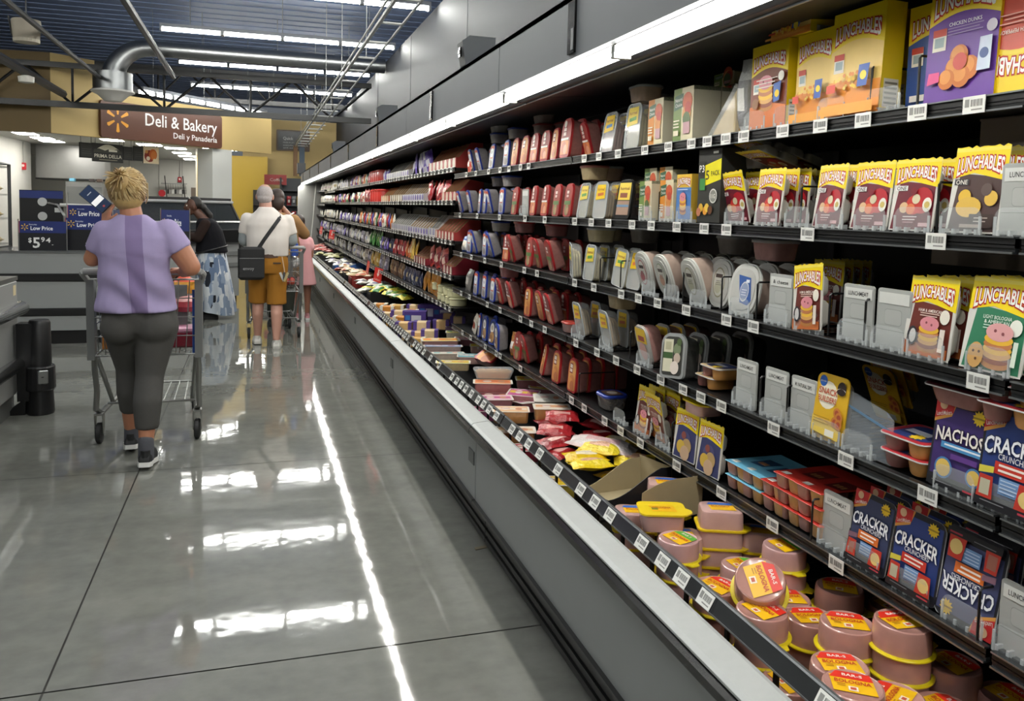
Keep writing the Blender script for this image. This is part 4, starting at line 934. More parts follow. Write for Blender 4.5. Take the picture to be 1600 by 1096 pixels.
for j in range(4): S(2, 1240, 'lunch_pack', 'lp_mar', lunch_pack('maroon'), 'lunch pack', 'maroon lunch pack pushed back in the open lane', tilt=-4, dx=.09+.045*j)
for px, yw in ((1292, -6), (1358, 0), (1424, 2)): S(2, px, 'lunch_pack', 'lp_mar', lunch_pack('maroon'), 'lunch pack', 'maroon and yellow lunch pack', tilt=-7, yaw=yw, dx=.022, back=4, step=.048)
S(2, 1466, 'lunch_pack', 'lp_mar', lunch_pack('maroon'), 'lunch pack', 'maroon lunch pack behind the third divider', tilt=-5, dx=.1)
S(2, 1520, 'lunch_pack', 'lp_dark', lunch_pack('dark', .128, .175), 'lunch pack', 'dark brown and yellow lunch pack', tilt=-7, dx=.025, back=3, step=.05)
hp(2, 1252); hp(2, 1466, .03)
for px in (1148, 1198, 1246, 1297, 1360, 1426, 1502): psh(2, px)
psh(2, 1592, 'LUNCHMEAT', True, 'grey pusher plate marked lunchmeat')
flat(2, 1166, 'clrc', 'clear', '#b7b0ac', 'clear tub stacked above the maroon packs', .17, dx=.1); flat(2, 1166, 'clrc', 'clear', '#b7b0ac', 'clear tub stacked above the maroon packs', .23, dx=.12)
for px, dx, dz in ((1236, .14, .165), (1275, .24, .165), (1226, .17, .2)): S(2, px, 'lunch_pack', 'lp_mar', lunch_pack('maroon'), 'lunch pack', 'lunch pack lying on the row behind', tilt=-80, dx=dx, dz=dz)
for j in range(3): S(2, 1585, 'lunch_carton', 'tanbox', lambda: [('lunch_carton', MB().box(-.08, .08, 0, .12, 0, .055, P('#8d7d70')).mesh())], 'carton', 'dull tan carton stacked behind the grey plate', tilt=0, dx=.12+.02*j, dz=.13+.056*j)
# third shelf
S(3, 722, 'lunchmeat_pouch', 'p_wb', pillow('#2a55a8', '#e4dccb', '#e9e7e2', .12, .11, .05, seed=8), 'pouch', 'white and blue bag slumped at the shelf end', tilt=-10, yaw=8)
for px, t, yw in ((733, -2, 4), (744, -16, 12), (757, -2, 0), (770, -18, 14)): blu(3, px, tilt=t, yaw=yw, back=1)
for px, t, yw, kd in ((790, -4, 4, 'red'), (803, -17, 14, 'redgreen'), (826, -4, 0, 'redgreen'), (844, -15, 13, 'redgreen'), (864, -16, 13, 'redgreen')): red(3, px, tilt=t, yaw=yw, kd=kd, back=2)
flat(3, 770, 'blue3', BLUE, '#c6c0b8', 'blue lidded clear tub stacked on blue tubs', .162, dx=.04)
flat(3, 806, 'red3', '#b8343a', '#c98f8f', 'red lidded pink tub stacked on red tubs', .168, dx=.05); flat(3, 855, 'red3', '#b8343a', '#c98f8f', 'red lidded pink tub stacked on red tubs', .165, dx=.08)
wdg(3, 893, 'g', tilt=4, yaw=-16, roll=8, dx=.012); wdg(3, 918, 'g', back=2, tilt=-6); wdg(3, 964, 'g', back=1, tilt=-6, roll=6, dx=.03); wdg(3, 988, 'o', tilt=-8, dx=.04)
flat(3, 922, 'clrd', 'clear', '#cfbf98', 'clear tub of pale meat stacked on trays', .165, dx=.03); flat(3, 935, 'clrd', 'clear', '#cfbf98', 'clear tub of pale meat stacked on trays', .165, dx=.13); flat(3, 990, 'clrc', 'clear', '#b7b0ac', 'dim clear tub stacked at the back', .17, dx=.16)
hp(3, 938); hp(3, 970)
for px, cc, lc, t, yw in ((1014, '#9b4a54', '#a3454b', -11, 11), (1046, '#b98a72', '#8c9a7c', -13, 15), (1092, '#b9b7a0', '#8f8a6c', -13, 14)):
    S(3, px, 'oval_tub', 'oval_'+cc, oval_tub(cc, lc), 'deli tub', 'white oval deli tub', tilt=t*1.6, yaw=yw, dx=.02, back=3, step=.07)
S(3, 1122, 'oval_tub', 'oval_#b9b7a0', oval_tub('#b9b7a0', '#8f8a6c'), 'deli tub', 'white oval deli tub set back', tilt=-5, dx=.06, back=2, step=.07)
S(3, 1156, 'oval_tub', 'oval_blue', oval_blue, 'deli tub', 'white oval deli tub with blue label', tilt=-10, yaw=6, dx=.02, back=4, step=.07)
hp(3, 1042, .016); hp(3, 1068, .016); hp(3, 1128, .016); hp(3, 1183, .016)
flat(3, 1188, 'clre', 'clear', '#c08f8a', 'clear lidded tub of pink meat on white tubs', .165, dx=.05); flat(3, 1130, 'clrc', 'clear', '#b7b0ac', 'dim clear tub stacked at the back', .165, dx=.14)
psh(3, 1213, '& cheese', True, 'grey pusher plate with faded strip')
S(3, 1262, 'lunch_pack', 'lp_brown', lunch_pack('brown', .128, .172), 'lunch pack', 'brown ham and cracker lunch pack, tilted', tilt=-4, roll=-7, yaw=-4, dx=.012)
psh(3, 1333, 'LUNCHMEAT', True, 'grey pusher plate marked lunchmeat'); psh(3, 1388, None, True, 'grey pusher plate with blurred strip')
for j in range(4): S(3, 1290+14*j, 'lunch_pack', 'lp_brown', lunch_pack('brown', .128, .172), 'lunch pack', 'brown lunch pack at the back of the lane', tilt=-3, dx=.2+.04*j)
S(3, 1447, 'lunch_pack', 'lp_brown', lunch_pack('brown', .128, .172), 'lunch pack', 'upright brown ham and cracker lunch pack', tilt=-7, dx=.016, back=5, step=.046)
S(3, 1548, 'lunch_pack', 'lp_green', lunch_pack('green', .14, .185), 'lunch pack', 'green bologna and cracker lunch pack', tilt=-9, dx=.014, back=5, step=.046)
hp(3, 1296, .016); hp(3, 1352, .014)
for px in (1014, 1050, 1092, 1156, 1262, 1447, 1545): psh(3, px)
for j, px in enumerate((1500, 1545, 1590)): S(3, px, 'lunch_carton', 'tanbox', None, 'carton', 'dull tan carton high above the green pack', tilt=0, dx=.2, dz=.19)
# fourth shelf
S(4, 726, 'lunchmeat_pouch', 'p_gr', pillow('#8b8884', '#a9a49e', '#77736f', .12, .15, .05, seed=9), 'pouch', 'grey crinkled bag slumped at the shelf end', tilt=-10)
for px in (743, 756, 769): blu(4, px, tilt=-3, back=1)
for px, t, yw, kd in ((784, -14, 12, 'red'), (800, -15, 12, 'red'), (824, -3, 0, 'redorange'), (848, -14, 8, 'redorange'), (862, -16, 12, 'red')): red(4, px, tilt=t, yaw=yw, kd=kd, back=2)
flat(4, 783, 'red3', '#b8343a', '#c98f8f', 'red lidded pink tub stacked on blue tubs', .165, dx=.02)
flat(4, 881, 'redsm', '#b8463c', '#c9a09a', 'small red lidded cup at the shelf edge', 0, dx=.014, scale=.75)
wdg(4, 908, 'o', tilt=-13, yaw=12, back=1); wdg(4, 950, 'o', tilt=-13, yaw=12, back=1)
flat(4, 955, 'clrf', 'clear', '#cdb992', 'clear tub of pale meat stacked on trays', .165, dx=.04)
S(4, 1012, 'deli_tub', 'tub_ham', tub_up('#b9b5b0', 'ham', '#cf9a92', .115, .14), 'deli tub', 'clear ham pack with yellow label, leaning', tilt=-16, yaw=14, back=3, step=.06)
S(4, 1050, 'deli_tub', 'tub_grey', tub_up('#9a9c9c', 'grey', '#4a4a48', .125, .15, .07), 'deli tub', 'grey rimmed tub with cream and green label', tilt=-8, yaw=10, roll=-6, dx=.0, back=3, step=.085, bdesc='grey rimmed tub standing behind the labelled one')
for j, (px, dz) in enumerate(((1098, 0), (1106, .036))): S(4, px, 'cracker_tray', 'tf_clear', tray_flat('#cdb48a', 2, .12, .1), 'cracker tray', 'small clear tray of meat lying flat', tilt=0, dx=.03, dz=dz)
for px, tx in ((1160, 'LUNCHMEAT'), (1206, 'LUNCHMEAT')): psh(4, px, tx, True, 'grey pusher plate marked lunchmeat')
psh(4, 1248, 'M. NATURAL DIPS', True, 'grey pusher plate with small print')
S(4, 1292, 'snack_kit', 'snackb', snack_builder, 'snack kit', 'yellow snack kit with cookie picture', tilt=-6, dx=.014)
def acrylic():
    m = MB(); m.prism([(-.075, 0), (.085, 0), (.075, .1), (.05, .115), (-.075, .14)], 0, .003, clear(.22, '#b8c0c8')); m.prism([(-.075, .1), (.08, .07), (.1, .045), (.1, .05), (.08, .076), (-.075, .106)], -.001, 0, mat('#6f93b4', .3, alpha=.6)); return [('clear_divider', m.mesh())]
S(4, 1352, 'clear_divider', 'acrylic', acrylic, 'divider', 'clear plastic divider sheet leaning in the empty lane', tilt=-6, dx=.02); psh(4, 1340)
for dz in (0, .038): S(4, 1408, 'cracker_tray', 'tf_red', tray_flat('#b8303a', 2, .14, .12), 'cracker tray', 'red rimmed cracker tray lying flat', tilt=4, yaw=0, dx=.012, dz=dz)
S(4, 1492, 'cracker_kit', 'mk_nachos', maker_pack('nachos', .14, .185), 'cracker kit', 'dark purple nachos kit standing upright', tilt=-6, dx=.016, back=2, step=.05)
S(4, 1576, 'cracker_kit', 'mk_cracker', maker_pack('cracker', .148, .2), 'cracker kit', 'blue cracker kit standing at the right edge', tilt=-6, dx=.012, back=4, step=.05)
S(4, 1488, 'cracker_tray', 'tf_blk', tray_flat('#6a2a30', 1, .16, .15), 'cracker tray', 'pale cracker tray lying on the nachos kit', tilt=4, dx=.01, dz=.175, yaw=0)
S(4, 1570, 'cracker_tray', 'tf_red', tray_flat('#b8303a', 2, .14, .12), 'cracker tray', 'red cracker tray lying on the blue kit', tilt=3, dx=.0, dz=.172); S(4, 1578, 'cracker_tray', 'tf_red', tray_flat('#b8303a', 2, .14, .12), 'cracker tray', 'red cracker tray lying on the blue kit', tilt=3, dx=.01, dz=.21)
for px in (900, 945, 1005, 1292, 1492, 1566): psh(4, px)
hp(4, 1188, .012); hp(4, 1230, .012); hp(4, 985, .02)
for j in range(3): S(4, 1395+8*j, 'snack_kit', 'snackb', snack_builder, 'snack kit', 'yellow snack kit far back in the dark', tilt=-25, dx=.3, dz=.05*j)
# bottom shelf
S(5, 737, 'lunchmeat_pouch', 'p_bw', pillow('#c9c0ae', '#7c3b2c', '#d5d0c6', .085, .13, .03, seed=12), 'pouch', 'cream pouch leaning at the shelf end', tilt=-8, roll=18)
blu(5, 748, tilt=-4, desc='narrow grey pack', scale=(.5, 1, 1)); blu(5, 757, kd='bluebrown', tilt=-3, back=1); blu(5, 768, kd='bluebrown', tilt=-6, yaw=6)
blu(5, 776, kd='bluebrown', tilt=2, roll=10, yaw=-4, dx=.0, dz=.002, desc='tilted blue tub with brown label')
S(5, 797, 'lunchmeat_pouch', 'p_ow', pillow('#c9822f', '#e9e6e0', '#b9744a', .1, .135, .035, seed=14), 'pouch', 'orange and white pouch with round blue mark')
for px, t, yw, kd in ((808, -3, 2, 'redgreen'), (824, -15, 14, 'redgreen'), (846, -10, -12, 'redorange'), (868, -4, 0, 'redorange'), (893, -4, 0, 'redorange')): red(5, px, tilt=t, yaw=yw, kd=kd, back=3)
hp(5, 905, .02)
flat(5, 938, 'blue5', BLUE, '#8f8884', 'blue lidded tub standing alone', 0, dx=.03, top='#7a5a48')
psh(5, 968); psh(5, 1000); psh(5, 1036)
S(5, 1004, 'lunch_pack', 'lp_brown', lunch_pack('brown', .128, .172), 'lunch pack', 'dull yellow lunch pack', tilt=-6, dx=.03, back=3, step=.045); S(5, 1031, 'lunch_pack', 'lp_faded', lunch_pack('faded', .128, .172), 'lunch pack', 'dull yellow lunch pack', tilt=-12, yaw=8, dx=.02, back=3, step=.045)
S(5, 1069, 'lunch_pack', 'lp_navy', lunch_pack('navy', .125, .165), 'lunch pack', 'yellow lunch pack with navy picture', tilt=-5, yaw=6, dx=.016); S(5, 1106, 'lunch_pack', 'lp_navy', lunch_pack('navy', .125, .165), 'lunch pack', 'yellow lunch pack with navy picture', tilt=-5, yaw=4, dx=.012)
for j in range(6): S(5, 1085, 'lunch_pack', 'lp_navy', lunch_pack('navy', .125, .165), 'lunch pack', 'yellow lunch pack in the row behind', tilt=-3, dx=.09+.05*j)
hp(5, 1050, .02)
S(5, 1100, 'square_tub', 'sq_up', square_tub(True, .11, .09, .04), 'deli tub', 'yellow lidded tray lying on the lunch packs', tilt=0, dx=.06, dz=.165); S(5, 1120, 'flat_tub', 'clrg', tub_flat('clear', '#c9a57c'), 'deli tub', 'clear tray lying behind the yellow lidded one', tilt=0, dx=.12, dz=.165)
for px, st in ((1148, 'blue'), (1172, 'blue')):
    for j in range(2): S(5, px, 'cup_pack', 'cp_'+st, cup_pack(st), 'snack cups', st+' topped tray of snack cups', tilt=0, dx=.012, dz=.041*j)
for i, px in enumerate((1205, 1228, 1262)):
    for j in range(3 if i else 2): S(5, px, 'cup_pack', 'cp_red', cup_pack('red'), 'snack cups', 'red topped tray of snack cups', tilt=0, dx=.012, dz=.041*j, yaw=-2+2*j)
hp(5, 1269, .0)
psh(5, 1300, 'LUNCHMEAT', True, 'grey pusher plate marked lunchmeat')
for px, st, fl, t, sc in ((1352, 'orange', False, -9, 1.0), (1424, 'cracker', False, -7, 1.05), (1505, 'faded', True, -10, 1.1)):
    S(5, px, 'cracker_kit', 'mk_%s%s' % (st, fl), maker_pack(st, .13, .172, fl), 'cracker kit', {'orange': 'brownish cracker kit', 'cracker': 'blue cracker kit', 'faded': 'cracker kit standing upside down'}[st], tilt=t, dx=.014, back=5, step=.05, yaw=0, scale=sc)
psh(5, 1350); psh(5, 1424); psh(5, 1505)
psh(5, 1590, 'LUNCHMEAT', True, 'grey pusher plate marked lunchmeat'); hp(5, 1530, .0)
# ---------------------------------------------------------------- goods in the near well
def W(px, py, z, name, key, maker, cat, desc, yaw=0, tilt=0, roll=0, h=.05, row='near well', scale=None):
    """thing lying in the well whose top is seen at the photo pixel px, py"""
    p = at(px, py, Z=z)
    return put(name, key, maker, cat, (p.x, p.y, z-h), desc, row, (math.radians(tilt), math.radians(roll), math.radians(yaw)), scale=scale)
wd_ = MB(); wd_.box(1.07, 1.85, -1.08, 2.62, .405, .412, BLACK)
for k in range(38): wd_.tube([(1.07, -1.05+.098*k, .416), (1.85, -1.05+.098*k, .416)], .004, mat('#2b2b2c', .35), 5)
tag(wd_.build('well_grate'), 'black wire grate under the round bologna tubs', 'grate')
RB, HB = .058, .055
def stack(px, py, z, kind, n, desc, yaw=0, sq=False): STK.append([at(px, py, Z=z), z, kind, n, desc, yaw, sq])
def lay(p, z, kind, n, desc, yaw, sq):
    for j in range(n):
        zz = z-HB*(j+1)
        if zz < .405: break
        if sq: put('square_tub', 'sq_dn', square_tub(False, .125, .098, HB-.001), 'deli tub', (p.x, p.y, zz), desc+('' if j == 0 else ' lower in stack'), 'near well', (0, 0, math.radians(yaw)))
        else: put('bologna_tub', 'bol_'+kind, bologna(kind, RB, HB-.001), 'deli tub', (p.x+rg.uniform(-.003, .003)*(j > 0), p.y, zz), desc+('' if j == 0 else ' lower in stack'), 'near well', (0, 0, math.radians(yaw+37*j)))
STK = []
G, Rr = 'round pink green-label tub', 'round pink red-label tub'
for a in ((1079, 855, .60, 'green', 3, G, 10), (1151, 884, .545, 'green', 2, G, 0), (1112, 910, .55, 'red', 2, Rr, 15), (1232, 938, .525, 'red', 2, Rr, 70), (1180, 958, .58, 'red', 3, Rr, 5), (1264, 964, .53, 'red', 2, Rr, 75), (1324, 976, .588, 'red', 3, Rr, 60), (1258, 1024, .555, 'red', 2, Rr, 65), (1283, 1067, .575, 'red', 3, Rr, 55), (1376, 1084, .53, 'red', 2, Rr, 120), (1412, 976, .625, 'red', 4, Rr, 85), (1226, 853, .625, 'green', 4, G, 0), (1312, 920, .55, 'red', 2, Rr, 50), (1395, 950, .5, 'red', 2, 'round pink tub in shade', 0), (1490, 1040, .53, 'red', 2, 'round pink tub in shade', 0), (1575, 1090, .5, 'red', 2, 'round pink tub in shade', 0), (1225, 1075, .47, 'red', 1, 'round tub behind wire fence', 0), (1165, 1005, .47, 'red', 1, 'round tub behind wire fence', 0), (1100, 945, .47, 'green', 1, 'round tub behind wire fence', 0), (1420, 1105, .5, 'red', 2, Rr, 0)):
    stack(*a)
p = at(1182, 918, Z=.615)
put('bologna_tub', 'bol_red', bologna('red', RB*1.05, HB*1.1), 'deli tub', (p.x+.03, p.y+.03, p.z-.03), 'round pink tub tilted on its edge against the others', 'near well', (math.radians(14), math.radians(34), math.radians(-10)))
Q = 'square pink tub'
for a in ((1126, 792, .645, 's', 4, Q, 68, True), (1062, 836, .57, 's', 2, Q, 72, True), (984, 797, .58, 's', 3, Q, 70, True), (1041, 752, .61, 's', 3, Q+' beside the torn carton', 66, True), (1192, 828, .58, 's', 3, Q+' in shade', 60, True)): stack(*a)
for it in range(80):                     # neighbours touch, they do not run into one another
    for i in range(len(STK)):
        for j in range(i):
            a, b = STK[i], STK[j]; d = (a[0]-b[0]).xy; dm = .11
            if 0 < d.length < dm and min(a[1], b[1]) > max(a[1]-HB*a[3], b[1]-HB*b[3])+.01:
                m_ = d.normalized()*(dm-d.length)*.25; a[0].x += m_.x; a[0].y += m_.y; b[0].x -= m_.x; b[0].y -= m_.y
    for a in STK: a[0].x = max(1.13, a[0].x)
for a in STK: lay(*a)
p = at(1034, 796, Z=.625)
put('square_tub', 'sq_up2', square_tub(True, .125, .098, HB), 'deli tub', (p.x, p.y, p.z-HB), 'square pink tub turned yellow lid up', 'near well', (0, 0, math.radians(72)))
# torn display cartons, tan inside, black outside
def torn(kind):
    def mk():
        m = MB(); TANC = mat('#a39473', .8, noise=.06, nscale=40); BK = mat('#15151a', .5); t = .003
        if kind == 0:
            w, d, h = .19, .26, .1
            wave = [(x, h*(.28+.9*(.5-.5*math.cos(PI*x/d))*(1 if x < d*.85 else .93))) for x in [d*k/12 for k in range(13)]]
            m.prism([(0, 0)]+[(d, 0)]+wave[::-1], w/2-t, w/2, BK, 'x'); m.prism([(0, 0), (d, 0)]+wave[::-1], -w/2, -w/2+t, TANC, 'x')
            m.prism([(-w/2, 0), (w/2, 0), (w/2, h*1.1), (-w/2, h*1.2)], d-t, d, TANC, 'y'); m.box(-w/2, w/2, 0, t, 0, h*.28, BK); m.box(-w/2, w/2, 0, d, 0, t, TANC)
        else:
            d, h = .3, .08
            wave = [(x, h*(.45+.25*math.sin(x/d*4.2-1.2)+.5*(x/d)**3)) for x in [d*k/14 for k in range(15)]]
            m.prism([(0, 0), (d, 0)]+wave[::-1], 0, t, TANC, 'x'); m.prism([(0, 0), (d, 0)]+[(a, b-.004) for a, b in wave[::-1]], t, 2*t, BK, 'x'); m.box(-.1, t, d-t, d, 0, h*.8, BK)
        return [('display_carton', m.mesh())]
    return mk
p = at(926, 770, X=1.10); put('display_carton', 'torn0', torn(0), 'carton', (1.105, pY(968, .56, 1.2), .51), 'torn black display carton, tan inside, larger piece', 'near well', (0, math.radians(-6), math.radians(8)))
pa, pb = at(1003, 785, Z=.60), at(1098, 764, Z=.625); dd = pb-pa; q = MB()
wav = [(i/14, .028+.02*math.sin(i*.28)+.035*(i/14)**3) for i in range(15)]
for off, mm, lo in ((0, mat('#a39473', .8, noise=.06, nscale=40), 0), (.003, mat('#15151a', .5), .004)):
    R = [[(pa.x+dd.x*f-off*dd.y*2, pa.y+dd.y*f+off*dd.x*2, pa.z+dd.z*f+zz) for zz in (-.08, hh-lo)]+[(pa.x+dd.x*f-(off+.003)*dd.y*2, pa.y+dd.y*f+(off+.003)*dd.x*2, pa.z+dd.z*f+zz) for zz in (hh-lo, -.08)] for f, hh in wav]
    q.rings(R, mm)
tag(q.build('display_carton'), 'torn strip of black carton, tan side showing, among the pink tubs', 'carton')
# packs of sliced meat and bags, from the torn carton away from the camera
def DP(px, py, z, side, t1, t2, desc, w=.17, d=.105, h=.048, yaw=75, tilt=0, roll=0):
    return W(px, py, z, 'deli_pack', 'dp%s%s%s%.2f%.2f' % (side, t1, t2, w, h), deli_pack(side, t1, t2, w, d, h), 'sliced meat pack', desc, yaw, tilt, roll, h)
OR, PK, MG = 'orange topped ham pack', 'pink ham pack', 'magenta topped ham pack'
DP(770, 597, .58, '#a86a6a', '#e39a6a', '#d9703c', OR, .2); DP(772, 618, .53, '#a86a6a', '#8a4a50', '#7c3a44', PK+' under the orange one', .19)
DP(832, 592, .575, '#a06468', '#f0d24a', '#e08a3c', 'yellow and orange topped ham pack', .18)
DP(774, 622, .545, '#b0757a', '#e6b8c8', '#c2488a', MG, .17, yaw=80); DP(818, 614, .55, '#b0757a', '#c25a94', '#e3c14a', MG, .16, yaw=60, tilt=6); DP(850, 606, .54, '#a06468', '#e3c14a', '#b9608f', MG, .17, yaw=70, roll=5); DP(830, 628, .52, '#a06468', '#d9d0cc', '#b9608f', MG, .15, yaw=100, tilt=-6)
DP(798, 640, .575, '#bf8a55', '#e6bb8c', '#e9d9c8', 'peach topped turkey pack', .165, h=.055); DP(862, 636, .59, '#bf8a55', '#ead8c6', '#dda06c', 'peach topped turkey pack', .165, h=.058); DP(858, 622, .57, '#cfc6bc', '#d9d4cc', '#c9c1b8', 'plain white backed pack', .15, h=.03, tilt=8); DP(806, 672, .52, '#b98250', '#e8dccc', '#dcb58c', 'peach topped turkey pack below', .17)
DP(760, 640, .49, '#a85a80', '#c2488a', '#9c3a78', 'magenta pack behind the wire fence', .15); DP(822, 700, .49, '#9a2a3c', '#b8304a', '#7c2030', 'red pack behind the wire fence', .15); DP(872, 752, .49, '#c9b24a', '#e6c81e', '#d9a520', 'yellow pack behind the wire fence', .15)
W(771, 576, .635, 'pasta_tray', 'pasta', lambda: [('tray', MB().rings([_rr(-.11*s, .11*s, -.05*s, .05*s, .02, zz) for zz, s in ((0, .85), (.045, 1), (.05, .98))], clear(.35)).mesh(smooth=True)), ('filling', MB().rings([_rr(-.1*s, .1*s, -.045*s, .045*s, .02, zz) for zz, s in ((.003, .85), (.036, .95), (.042, .8))], mat('#b98f5a', .6, noise=.6, nscale=90, bump=.6, bscale=90)).mesh(smooth=True))], 'tray', 'clear tray of tan shredded meat on the ham packs', 78, 0, 0, .05)
def redtray():
    t = tub_up(RED, 'redorange', '#c9a39c', .15, .11, .05)()
    return t
p = at(752, 556, Z=.62); put('deli_tub', 'redtray', redtray, 'deli tub', (p.x+.02, p.y+.05, p.z-.04), 'red rimmed tub lying tilted lid up', 'near well', (math.radians(-62), math.radians(4), math.radians(30)))
for px, py, t1, t2, sd, w, ds in ((688, 531, '#e8c468', '#e2703c', '#b98a86', .26, 'long yellow, orange and blue hot dog pack'), (692, 541, '#3f6fb4', '#e9e4dc', '#b9a29c', .25, 'blue and white hot dog pack'), (728, 529, '#c98f98', '#b86c78', '#a06068', .16, PK), (716, 519, '#e9d84a', '#59a9b0', '#c9c2a8', .18, 'yellow and teal pack'), (712, 510, '#5a3a80', '#d9703c', '#8a6a8a', .16, 'purple and orange pack'), (700, 552, '#e6e2d6', '#4aa3a8', '#c9b8a8', .2, 'teal and white hot dog pack'), (708, 566, '#e9dc6a', '#d9a53a', '#c9b48a', .2, 'yellow and white hot dog pack'), (735, 556, '#4a9fb0', '#e8e0d0', '#c9a49c', .16, 'teal topped pack'), (768, 545, '#c9a09a', '#b98a86', '#a87878', .18, PK), (752, 540, '#e3cf4a', '#d9b53a', '#c9a89a', .15, 'yellow topped pack')):
    DP(px, py, .575, sd, t1, t2, ds, w, .1, .045, yaw=80+rg.uniform(-6, 6), tilt=rg.uniform(-3, 3))
def PW(px, py, z, cs, desc, w=.16, h=.12, t=.04, yaw=70, tilt=0, roll=0, seed=0, row='near well', dz=.03):
    p = at(px, py, Z=z)
    return put('meat_pouch', 'pw%s%.2f%.2f%d' % (cs, w, h, seed), pillow(*cs, w, h, t, seed, flat=True), 'pouch', (max(p.x-.03, 1.12+w/2*abs(math.sin(math.radians(yaw)))+h/2*abs(math.cos(math.radians(yaw)))), p.y-.02, z-dz), desc, row, (math.radians(tilt), math.radians(roll), math.radians(yaw)))
RC = [('#9c1f24', '#d9a09a', '#a8262c'), ('#a8262c', '#e3b9b0', '#8a1a20'), ('#7c1a22', '#b9323a', '#8f2028')]
for i, (px, py, z, yw, tl, ro) in enumerate(((886, 652, .6, 70, 6, 0), (932, 664, .57, 40, 0, 8), (882, 674, .56, 80, -4, 0), (842, 676, .56, 65, 8, 0), (884, 690, .56, 100, 0, -6), (918, 688, .58, 30, 6, 0), (902, 706, .53, 120, 0, 0), (950, 680, .55, 75, 0, 0), (856, 660, .54, 20, 0, 5))):
    PW(px, py, z, RC[i % 3], 'red bag of sliced meat', yaw=yw, tilt=tl, roll=ro, seed=20+i, w=.15)
PW(866, 706, .575, ('#d6c2c0', '#dcb4b4', '#e0d6d4'), 'large clear shiny bag of pale meat', .28, .15, .06, 52, 0, 4, 31)
YC = [('#e8c81c', '#d9a98a', '#efd63a'), ('#e3bf16', '#e9dcc0', '#ddb71a')]
for i, (px, py, z, yw, tl) in enumerate(((940, 702, .58, 50, 6), (918, 716, .56, 80, 0), (896, 728, .56, 85, -4), (975, 704, .56, 60, 0), (1002, 722, .55, 70, 4), (962, 690, .54, 30, 0), (1020, 735, .52, 90, 0), (990, 745, .5, 100, 0))):
    PW(px, py, z, YC[i % 2], 'yellow bag of sliced meat', .17, .12, .045, yw, tl, 0, 40+i)
# ---------------------------------------------------------------- far well
FW = 'far well'
def block(c, wrap, w=.11, d=.075, h=.07):
    def mk():
        m = MB(); m.rbox(-w/2, w/2, -d/2, d/2, 0, h, mat(c, .4, noise=.12, nscale=30), .006); l = MB()
        for x in (-w/2-.0008, w/2*.55): l.box(x, x+w*.22, -d/2-.0008, d/2+.0008, -.0004, h+.0008, P(wrap))
        return [('cheese_block', m.mesh(smooth=True)), ('wrapper_end', l.mesh())]
    return mk
CH = [('#d9a95a', '#e9e2d0', 'yellow wrapped cheese block'), ('#d9b27a', '#57418a', 'cheese block with purple wrapper ends'), ('#e3c79a', '#5a4690', 'pale cheese block with purple ends'), ('#d98f3c', '#efe9dc', 'orange cheese block')]
for i, (px, py, z, k) in enumerate(((632, 503, .6, 1), (660, 502, .62, 2), (690, 500, .62, 1), (636, 517, .55, 2), (656, 518, .56, 1), (672, 515, .58, 2), (652, 527, .53, 0), (606, 478, .6, 3), (622, 476, .61, 0), (606, 488, .57, 2), (624, 485, .6, 2), (643, 484, .6, 3), (612, 497, .55, 0), (627, 494, .57, 3), (648, 476, .63, 2), (595, 474, .59, 3), (700, 490, .6, 1), (716, 495, .6, 2))):
    W(px, py, z, 'cheese_block', 'cb%d' % k, block(*CH[k][:2], .13, .09, .075), 'cheese', CH[k][2], 70+rg.uniform(-8, 8), 0, 0, .075, FW)
    p = at(px, py, Z=z)
def purple_carton():
    m = MB(); m.box(-.09, .09, -.06, .06, 0, .13, P('#4f3a86')); m.poly([(-.03, -.0606, .03), (.05, -.0606, .03), (.05, -.0606, .1), (-.03, -.0606, .1)], P('#d5d2dc')); m.poly([(-.08, -.0606, .06), (-.04, -.0606, .06), (-.04, -.0606, .1), (-.08, -.0606, .1)], P('#3c7ac0')); return [('cheese_carton', m.mesh())]
for px, py in ((650, 486), (672, 476), (694, 478)): W(px, py, .65, 'cheese_carton', 'pcart', purple_carton, 'carton', 'purple cheese carton standing in the well', 72, 0, 0, .13, FW)
def open_tray(c):
    def mk():
        m = MB(); w, d, h = .34, .55, .13; o_ = P(c)
        for (a, b, e, f) in ((-w/2, w/2, 0, .006), (-w/2, w/2, d-.006, d)): m.box(a, b, e, f, 0, h, o_)
        for x in (-w/2, w/2-.006): m.box(x, x+.006, 0, d, 0, h, o_)
        m.box(-w/2, w/2, 0, d, 0, .006, o_); return [('display_tray', m.mesh())]
    return mk
for y, c, ds in ((8.45, '#101014', 'black display tray of yellow and green bags'), (10.2, '#8a2a22', 'red edged display tray of cream packs'), (11.0, '#101014', 'black display tray farther along'), (12.4, '#3f68a8', 'blue display tray in the well')):
    put('display_tray', 'ot'+c, open_tray(c), 'tray', (1.12, y, .5), ds, FW)
PC = {'yg': [('#d9c83a', '#6a9a4a', '#e6d94a'), ('#e3d23a', '#e9e6d6', '#4f8a4a'), ('#d6dccb', '#6a8f5a', '#e9e6da')], 'cr': [('#e3cfa6', '#d98a5a', '#ead9b8'), ('#e0b890', '#e9dfc8', '#c9573c'), ('#ddc59a', '#3a3a40', '#e6d4ac')], 'wh': [('#e6e4dc', '#8a7ab0', '#d9d4cc'), ('#dcdcd4', '#3a4a7c', '#e6e0d4'), ('#e0d6c4', '#b9a0c0', '#ece8dc')], 'pk': [('#d97a72', '#ecd0c4', '#c9504c'), ('#e3a296', '#e9e0d0', '#d0605a')], 'pale': [('#d9d69a', '#e6e2b8', '#c9c58a'), ('#e0dcc0', '#d2cf8f', '#e9e6cc')]}
